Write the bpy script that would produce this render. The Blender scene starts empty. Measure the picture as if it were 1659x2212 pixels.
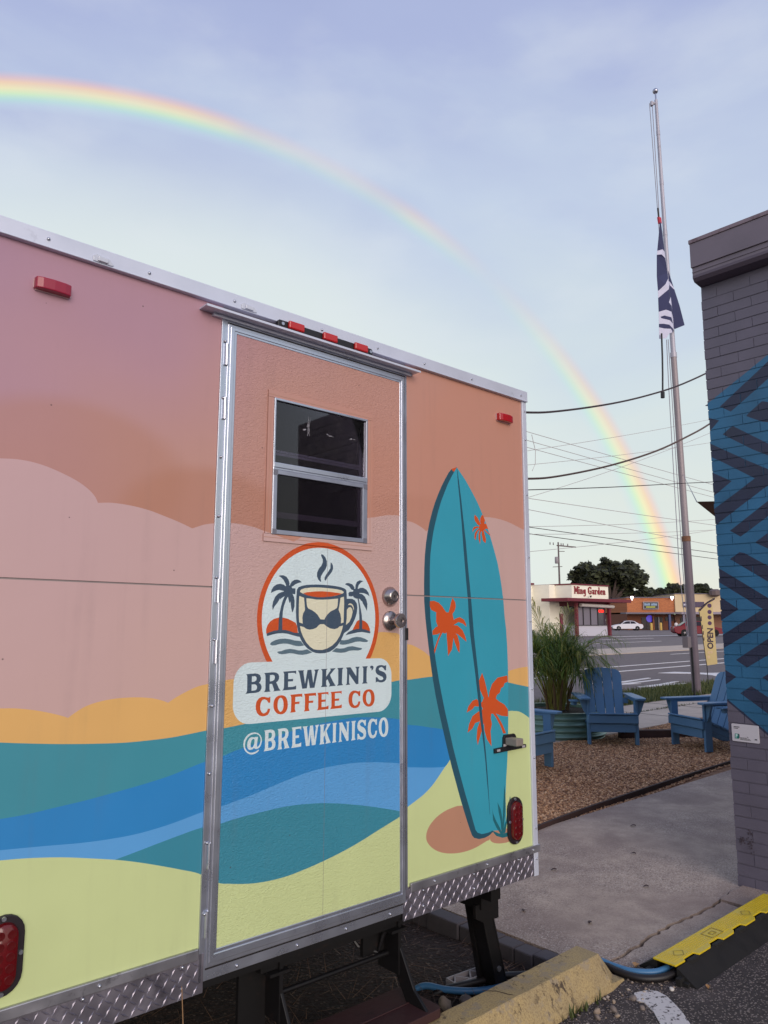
import bpy, bmesh, math, random
import numpy as np
from mathutils import Vector, Matrix
from mathutils.geometry import delaunay_2d_cdt
random.seed(7)
rng = np.random.default_rng(7)
SC = bpy.context.scene
COL = SC.collection
R = math.radians

# ------------------------------------------------------------------ camera
cam_d = bpy.data.cameras.new('camera')
cam = bpy.data.objects.new('camera', cam_d)
COL.objects.link(cam)
AZ = R(48.36); PITCH = math.atan(234 / 1620.0)
cam.location = (0, 0, 1.5)
cam.rotation_euler = (R(90) + PITCH, 0, AZ - R(90))
cam_d.sensor_fit = 'VERTICAL'
cam_d.sensor_height = 36.0
cam_d.lens = 36.0 * 1620.0 / 2212.0
cam_d.clip_start = 0.05
cam_d.clip_end = 3000
SC.camera = cam
SC.render.resolution_x = 768
SC.render.resolution_y = 1024

# ------------------------------------------------------------------ sky, sun, exposure
SUN_EL = R(11.0)
SUN_DIR = Vector((-0.3812 * math.cos(SUN_EL), -0.9245 * math.cos(SUN_EL), math.sin(SUN_EL)))
SC.view_settings.view_transform = 'Standard'
SC.view_settings.look = 'None'
SC.view_settings.exposure = 0.12
SC.view_settings.gamma = 1.0
SC.view_settings.use_curve_mapping = False

def lin(c):
    c = c / 255.0
    return c / 12.92 if c <= 0.04045 else ((c + 0.055) / 1.055) ** 2.4

def rgb(r, g, b, k=1.0):
    return (lin(r) * k, lin(g) * k, lin(b) * k, 1.0)

def N(nt, kind, **kw):
    n = nt.nodes.new(kind)
    for k, v in kw.items():
        if isinstance(k, str) and k.startswith('i_'):
            n.inputs[int(k[2:])].default_value = v
        else:
            setattr(n, k, v)
    return n

def ramp(nt, stops, interp='LINEAR'):
    n = nt.nodes.new('ShaderNodeValToRGB')
    cr = n.color_ramp
    cr.interpolation = interp
    while len(cr.elements) < len(stops):
        cr.elements.new(0.5)
    for e, (p, c) in zip(cr.elements, stops):
        e.position = p
        e.color = c if len(c) == 4 else (*c, 1)
    return n

def math_node(nt, op, a, b=None, clamp=False):
    n = nt.nodes.new('ShaderNodeMath')
    n.operation = op
    n.use_clamp = clamp
    for i, v in enumerate((a, b)):
        if v is None:
            continue
        if hasattr(v, 'links'):
            nt.links.new(v, n.inputs[i])
        else:
            n.inputs[i].default_value = v
    return n.outputs[0]

def mixc(nt, blend, f, a, b):
    n = nt.nodes.new('ShaderNodeMix')
    n.data_type = 'RGBA'
    n.blend_type = blend
    for i, v in ((0, f), (6, a), (7, b)):
        if hasattr(v, 'links'):
            nt.links.new(v, n.inputs[i])
        else:
            n.inputs[i].default_value = v
    return n.outputs[2]

def maprange(nt, v, a, b, c=0.0, d=1.0, smooth=True):
    n = nt.nodes.new('ShaderNodeMapRange')
    n.interpolation_type = 'SMOOTHSTEP' if smooth else 'LINEAR'
    nt.links.new(v, n.inputs[0])
    for i, x in zip((1, 2, 3, 4), (a, b, c, d)):
        n.inputs[i].default_value = x
    return n.outputs[0]

def build_world():
    w = bpy.data.worlds.new('World')
    SC.world = w
    w.use_nodes = True
    nt = w.node_tree
    nt.nodes.clear()
    L = nt.links
    out = N(nt, 'ShaderNodeOutputWorld')
    bg = N(nt, 'ShaderNodeBackground')
    bg.inputs[1].default_value = 0.1
    L.new(bg.outputs[0], out.inputs[0])
    tc = N(nt, 'ShaderNodeTexCoord')
    d = tc.outputs['Generated']
    sky = N(nt, 'ShaderNodeTexSky')
    sky.sky_type = 'NISHITA'
    sky.sun_disc = False
    sky.sun_elevation = SUN_EL
    sky.sun_rotation = math.atan2(SUN_DIR.x, SUN_DIR.y)
    sky.air_density = 1.0
    sky.dust_density = 2.0
    sky.ozone_density = 2.0
    sep = N(nt, 'ShaderNodeSeparateXYZ')
    L.new(d, sep.inputs[0])
    # thin bright evening overcast: pale and creamy low down, lavender blue high up
    noise = N(nt, 'ShaderNodeTexNoise')
    noise.inputs['Scale'].default_value = 2.2
    noise.inputs['Detail'].default_value = 5.0
    noise.inputs['Roughness'].default_value = 0.5
    noise.inputs['Distortion'].default_value = 0.6
    mp = N(nt, 'ShaderNodeMapping')
    mp.inputs['Scale'].default_value = (1.0, 1.0, 2.4)
    L.new(d, mp.inputs[0])
    L.new(mp.outputs[0], noise.inputs[0])
    nz = math_node(nt, 'SUBTRACT', noise.outputs[0], 0.5)
    el = math_node(nt, 'ADD', sep.outputs[2], math_node(nt, 'MULTIPLY', nz, 0.42))
    K = 10.0
    grad = ramp(nt, [(0.0, rgb(230, 230, 215)), (0.10, rgb(222, 228, 220)), (0.25, rgb(210, 222, 225)), (0.45, rgb(193, 206, 227)), (0.62, rgb(171, 182, 218)), (0.85, rgb(162, 173, 212)), (1.0, rgb(160, 170, 210))])
    L.new(el, grad.inputs[0])
    # the sky inside the bow is brighter than outside it
    ax = Vector((0.3791, 0.9197, -0.1021)).normalized()
    dot = N(nt, 'ShaderNodeVectorMath', operation='DOT_PRODUCT')
    L.new(d, dot.inputs[0]); dot.inputs[1].default_value = ax
    ang = math_node(nt, 'MULTIPLY', math_node(nt, 'ARCCOSINE', dot.outputs['Value']), 180 / math.pi)
    inside = maprange(nt, ang, 41.3, 31.0)
    c1 = mixc(nt, 'MIX', math_node(nt, 'MULTIPLY', inside, 0.80), grad.outputs[0], rgb(223, 232, 228))
    # the bow
    bow = ramp(nt, [(0.0, rgb(200, 222, 232)), (0.16, rgb(196, 226, 232)), (0.30, rgb(186, 240, 214)), (0.44, rgb(216, 246, 186)), (0.57, rgb(252, 240, 172)), (0.70, rgb(255, 214, 160)), (0.84, rgb(252, 190, 172)), (1.0, rgb(222, 196, 204))])
    bt = maprange(nt, ang, 39.7, 41.95, smooth=False)
    L.new(bt, bow.inputs[0])
    shape = ramp(nt, [(0.0, (0, 0, 0, 1)), (0.2, (.45, .45, .45, 1)), (0.45, (1, 1, 1, 1)), (0.72, (1, 1, 1, 1)), (0.86, (.5, .5, .5, 1)), (1.0, (0, 0, 0, 1))])
    L.new(bt, shape.inputs[0])
    e1 = Vector((0, 0, 1)) - ax * ax.z
    e1.normalize()
    e2 = ax.cross(e1)
    d1 = N(nt, 'ShaderNodeVectorMath', operation='DOT_PRODUCT'); L.new(d, d1.inputs[0]); d1.inputs[1].default_value = e1
    d2 = N(nt, 'ShaderNodeVectorMath', operation='DOT_PRODUCT'); L.new(d, d2.inputs[0]); d2.inputs[1].default_value = e2
    phi = math_node(nt, 'ARCTAN2', d2.outputs['Value'], d1.outputs['Value'])
    ph = math_node(nt, 'ADD', math_node(nt, 'DIVIDE', phi, math.pi), 0.5)
    g = lambda v: (v, v, v, 1)
    # brightness of the bow along its length: cloud thins it out in places
    mod = ramp(nt, [(0.0, g(.8)), (0.44, g(.86)), (0.52, g(.80)), (0.545, g(.60)), (0.556, g(.36)), (0.59, g(.24)), (0.645, g(.20)), (0.662, g(.36)), (0.69, g(.20)), (0.72, g(.02)), (0.765, g(.18)), (0.83, g(.56)), (0.92, g(.92)), (1.0, g(.92))])
    L.new(ph, mod.inputs[0])
    alpha = math_node(nt, 'MULTIPLY', math_node(nt, 'MULTIPLY', shape.outputs[0], mod.outputs[0]), math_node(nt, 'ADD', 0.82, math_node(nt, 'MULTIPLY', nz, 0.8)), True)
    c2 = mixc(nt, 'MIX', alpha, c1, bow.outputs[0])
    # a few pale streaks
    n2 = N(nt, 'ShaderNodeTexNoise')
    n2.inputs['Scale'].default_value = 5.0
    n2.inputs['Detail'].default_value = 6.0
    L.new(mp.outputs[0], n2.inputs[0])
    st = math_node(nt, 'MULTIPLY', maprange(nt, n2.outputs[0], 0.46, 0.72), 0.27)
    c3 = mixc(nt, 'MIX', st, c2, rgb(222, 228, 234))
    sc = N(nt, 'ShaderNodeVectorMath', operation='SCALE')
    L.new(c3, sc.inputs[0]); sc.inputs['Scale'].default_value = K
    fin = mixc(nt, 'MIX', 0.06, sc.outputs[0], sky.outputs[0])
    L.new(fin, bg.inputs[0])
build_world()

sun_d = bpy.data.lights.new('sun', 'SUN')
sun_d.energy = 2.3
sun_d.angle = R(48)
sun_d.color = (1.0, 0.87, 0.77)
sun = bpy.data.objects.new('sun', sun_d)
sun.rotation_euler = (-SUN_DIR).to_track_quat('-Z', 'Y').to_euler()
COL.objects.link(sun)

# ------------------------------------------------------------------ materials
MATS = {}
def pm(name, col, rough=0.6, metal=0.0, spec=0.5, bump=None, var=None, coat=0.0, emit=None, stain=None):
    if name in MATS:
        return MATS[name]
    m = bpy.data.materials.new(name)
    m.use_nodes = True
    nt = m.node_tree
    b = nt.nodes['Principled BSDF']
    c = rgb(*col)
    b.inputs['Base Color'].default_value = c
    b.inputs['Roughness'].default_value = rough
    b.inputs['Metallic'].default_value = metal
    b.inputs['Specular IOR Level'].default_value = spec
    if coat:
        b.inputs['Coat Weight'].default_value = coat
        b.inputs['Coat Roughness'].default_value = 0.08
    tc = None
    if bump or var or stain:
        tc = N(nt, 'ShaderNodeTexCoord')
    cout = None
    if var:
        n = N(nt, 'ShaderNodeTexNoise')
        n.inputs['Scale'].default_value = var[0]
        n.inputs['Detail'].default_value = 6
        nt.links.new(tc.outputs['Object'], n.inputs[0])
        a = var[1]
        f = maprange(nt, n.outputs[0], 0.3, 0.7, 1 - a, 1 + a, False)
        sc = N(nt, 'ShaderNodeVectorMath', operation='SCALE')
        sc.inputs[0].default_value = c[:3]
        nt.links.new(f, sc.inputs['Scale'])
        cout = sc.outputs[0]
        nt.links.new(maprange(nt, n.outputs[0], 0.3, 0.7, max(0, rough - .08), min(1, rough + .08), False), b.inputs['Roughness'])
    if stain:
        n = N(nt, 'ShaderNodeTexNoise')
        n.inputs['Scale'].default_value = stain[0]
        n.inputs['Detail'].default_value = 8
        n.inputs['Roughness'].default_value = 0.65
        nt.links.new(tc.outputs['Object'], n.inputs[0])
        f = math_node(nt, 'MULTIPLY', maprange(nt, n.outputs[0], stain[1], stain[1] + .16), stain[3])
        cout = mixc(nt, 'MIX', f, cout if cout else c, rgb(*stain[2]))
    if cout:
        nt.links.new(cout, b.inputs['Base Color'])
    if bump:
        n = N(nt, 'ShaderNodeTexNoise')
        n.inputs['Scale'].default_value = bump[0]
        n.inputs['Detail'].default_value = 4
        nt.links.new(tc.outputs['Object'], n.inputs[0])
        bp = N(nt, 'ShaderNodeBump')
        bp.inputs['Strength'].default_value = bump[1]
        bp.inputs['Distance'].default_value = bump[2] if len(bump) > 2 else 0.005
        nt.links.new(n.outputs[0], bp.inputs['Height'])
        nt.links.new(bp.outputs[0], b.inputs['Normal'])
    if emit:
        b.inputs['Emission Color'].default_value = rgb(*emit[0])
        b.inputs['Emission Strength'].default_value = emit[1]
    MATS[name] = m
    return m

def glass_mat(name, tint, gloss=1.0):
    if name in MATS:
        return MATS[name]
    m = bpy.data.materials.new(name)
    m.use_nodes = True
    nt = m.node_tree
    nt.nodes.clear()
    o = N(nt, 'ShaderNodeOutputMaterial')
    t = N(nt, 'ShaderNodeBsdfTransparent'); t.inputs[0].default_value = (*tint, 1)
    g = N(nt, 'ShaderNodeBsdfGlossy'); g.inputs[0].default_value = (gloss, gloss, gloss, 1); g.inputs['Roughness'].default_value = 0.02
    fr = N(nt, 'ShaderNodeFresnel'); fr.inputs[0].default_value = 1.5
    mx = N(nt, 'ShaderNodeMixShader')
    nt.links.new(fr.outputs[0], mx.inputs[0]); nt.links.new(t.outputs[0], mx.inputs[1]); nt.links.new(g.outputs[0], mx.inputs[2])
    nt.links.new(mx.outputs[0], o.inputs[0])
    MATS[name] = m
    return m

# ------------------------------------------------------------------ mesh helpers
def setp(o, label=None, cat=None, group=None, kind=None):
    for k, v in (('label', label), ('category', cat), ('group', group), ('kind', kind)):
        if v:
            o[k] = v
    return o

def empty(name, loc=(0, 0, 0), rz=0.0, label=None, cat=None, group=None):
    o = bpy.data.objects.new(name, None)
    o.empty_display_size = 0.1
    o.location = loc
    o.rotation_euler = (0, 0, rz)
    COL.objects.link(o)
    return setp(o, label, cat, group)

class MB:
    def __init__(s):
        s.v = []; s.f = []; s.m = []
    def add(s, vs, fs, mi=0):
        b = len(s.v)
        s.v += [tuple(map(float, p)) for p in vs]
        s.f += [tuple(b + i for i in f) for f in fs]
        s.m += [mi] * len(fs)
        return s
    def box(s, x0, x1, y0, y1, z0, z1, mi=0, M=None):
        vs = [(x0, y0, z0), (x1, y0, z0), (x1, y1, z0), (x0, y1, z0), (x0, y0, z1), (x1, y0, z1), (x1, y1, z1), (x0, y1, z1)]
        if M is not None:
            vs = [M @ Vector(p) for p in vs]
        return s.add(vs, [(3, 2, 1, 0), (4, 5, 6, 7), (0, 1, 5, 4), (1, 2, 6, 5), (2, 3, 7, 6), (3, 0, 4, 7)], mi)
    def prism(s, poly, axis, a, b, mi=0, M=None, cap=True):
        """poly: 2D points; extruded along axis from a to b. axis x: (y,z), y: (x,z), z: (x,y)"""
        n = len(poly)
        def P(p, t):
            return {'x': (t, p[0], p[1]), 'y': (p[0], t, p[1]), 'z': (p[0], p[1], t)}[axis]
        vs = [P(p, a) for p in poly] + [P(p, b) for p in poly]
        if M is not None:
            vs = [M @ Vector(p) for p in vs]
        fs = [(i, (i + 1) % n, n + (i + 1) % n, n + i) for i in range(n)]
        if cap:
            fs += [tuple(range(n))[::-1], tuple(range(n, 2 * n))]
        return s.add(vs, fs, mi)
    def tube(s, pts, r, seg=8, mi=0, cap=True):
        pts = [Vector(p) for p in pts]
        rs = r if isinstance(r, (list, tuple)) else [r] * len(pts)
        rings = []
        up = Vector((0, 0, 1))
        for i, p in enumerate(pts):
            t = (pts[min(i + 1, len(pts) - 1)] - pts[max(i - 1, 0)])
            if t.length < 1e-9:
                t = Vector((0, 0, 1))
            t.normalize()
            ref = up if abs(t.z) < 0.95 else Vector((1, 0, 0))
            a = t.cross(ref).normalized(); b = a.cross(t).normalized()
            rings.append([p + (a * math.cos(2 * math.pi * k / seg) + b * math.sin(2 * math.pi * k / seg)) * rs[i] for k in range(seg)])
        vs = [q for rg in rings for q in rg]
        fs = []
        for i in range(len(pts) - 1):
            for k in range(seg):
                fs.append((i * seg + k, i * seg + (k + 1) % seg, (i + 1) * seg + (k + 1) % seg, (i + 1) * seg + k))
        if cap:
            fs += [tuple(range(seg))[::-1], tuple(range((len(pts) - 1) * seg, len(pts) * seg))]
        return s.add(vs, fs, mi)
    def lathe(s, prof, seg=20, axis='z', c=(0, 0, 0), mi=0):
        vs = []
        for (r, h) in prof:
            for k in range(seg):
                a = 2 * math.pi * k / seg
                x, y = r * math.cos(a), r * math.sin(a)
                q = {'z': (x, y, h), 'y': (x, h, y), 'x': (h, x, y)}[axis]
                vs.append((q[0] + c[0], q[1] + c[1], q[2] + c[2]))
        fs = []
        for i in range(len(prof) - 1):
            for k in range(seg):
                fs.append((i * seg + k, i * seg + (k + 1) % seg, (i + 1) * seg + (k + 1) % seg, (i + 1) * seg + k))
        fs += [tuple(range(seg))[::-1], tuple(range((len(prof) - 1) * seg, len(prof) * seg))]
        return s.add(vs, fs, mi)
    def build(s, name, mats, parent=None, smooth=False, bevel=0.0, fix=True):
        me = bpy.data.meshes.new(name)
        me.from_pydata(s.v, [], s.f)
        mats = mats if isinstance(mats, (list, tuple)) else [mats]
        for m in mats:
            me.materials.append(m)
        me.polygons.foreach_set('material_index', s.m)
        if fix:
            bm = bmesh.new(); bm.from_mesh(me)
            bmesh.ops.recalc_face_normals(bm, faces=bm.faces)
            bm.to_mesh(me); bm.free()
        if smooth:
            me.polygons.foreach_set('use_smooth', [True] * len(me.polygons))
            me.update()
            try:
                me.set_sharp_from_angle(angle=R(40))
            except Exception:
                pass
        o = bpy.data.objects.new(name, me)
        COL.objects.link(o)
        if parent is not None:
            o.parent = parent
        if bevel > 0:
            md = o.modifiers.new('bevel', 'BEVEL'); md.width = bevel; md.segments = 2; md.limit_method = 'ANGLE'
        return o

def copy_part(o, parent, loc=None):
    c = o.copy()
    COL.objects.link(c)
    c.parent = parent
    if loc is not None:
        c.location = loc
    return c

def copy_tree(o, parent=None):
    c = o.copy()
    COL.objects.link(c)
    c.parent = parent
    for ch in list(o.children):
        copy_tree(ch, c)
    return c

def parse(s):
    return [tuple(float(a) / 1e4 for a in p.split(',')) for p in s.split()]

def area2(p):
    return sum(p[i][0] * p[(i + 1) % len(p)][1] - p[(i + 1) % len(p)][0] * p[i][1] for i in range(len(p)))

def clean(p):
    q = []
    for a in p:
        if not q or (abs(a[0] - q[-1][0]) + abs(a[1] - q[-1][1])) > 2e-4:
            q.append(a)
    if len(q) > 2 and abs(q[0][0] - q[-1][0]) + abs(q[0][1] - q[-1][1]) < 2e-4:
        q.pop()
    return q if area2(q) > 0 else q[::-1]

def partition(layers, outline, base, cut=None):
    """Flat print: split a planar outline into pieces by layered polygons (mat, outer, holes).
    Returns verts2d, faces, material keys. cut: rectangle left open."""
    V = []; F = []; tagl = []
    def addp(p, tag):
        p = clean(p)
        if len(p) < 3:
            return
        b = len(V); V.extend(Vector(q) for q in p); F.append(list(range(b, b + len(p)))); tagl.append(tag)
    addp(outline, ('base', 0))
    ox0 = min(p[0] for p in outline); ox1 = max(p[0] for p in outline); oy0 = min(p[1] for p in outline); oy1 = max(p[1] for p in outline)
    def near(p):
        return not (max(a[0] for a in p) < ox0 or min(a[0] for a in p) > ox1 or max(a[1] for a in p) < oy0 or min(a[1] for a in p) > oy1)
    for i, (mk, o, hs) in enumerate(layers):
        if not near(o):
            continue
        addp(o, ('on', i))
        for h in hs:
            addp(h, ('off', i))
    if cut:
        addp([(cut[0], cut[2]), (cut[1], cut[2]), (cut[1], cut[3]), (cut[0], cut[3])], ('cut', 0))
    vo, eo, fo, _, _, fid = delaunay_2d_cdt(V, [], F, 0, 1e-5, True)
    faces = []; keys = []
    for f, ids in zip(fo, fid):
        t = [tagl[k] for k in ids]
        if ('base', 0) not in t or ('cut', 0) in t:
            continue
        off = {i for a, i in t if a == 'off'}
        on = [i for a, i in t if a == 'on' and i not in off]
        faces.append(tuple(f)); keys.append(layers[max(on)][0] if on else base)
    used = sorted({i for f in faces for i in f}); mp_ = {i: k for k, i in enumerate(used)}
    return [(vo[i].x, vo[i].y) for i in used], [tuple(mp_[i] for i in f) for f in faces], keys

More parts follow.
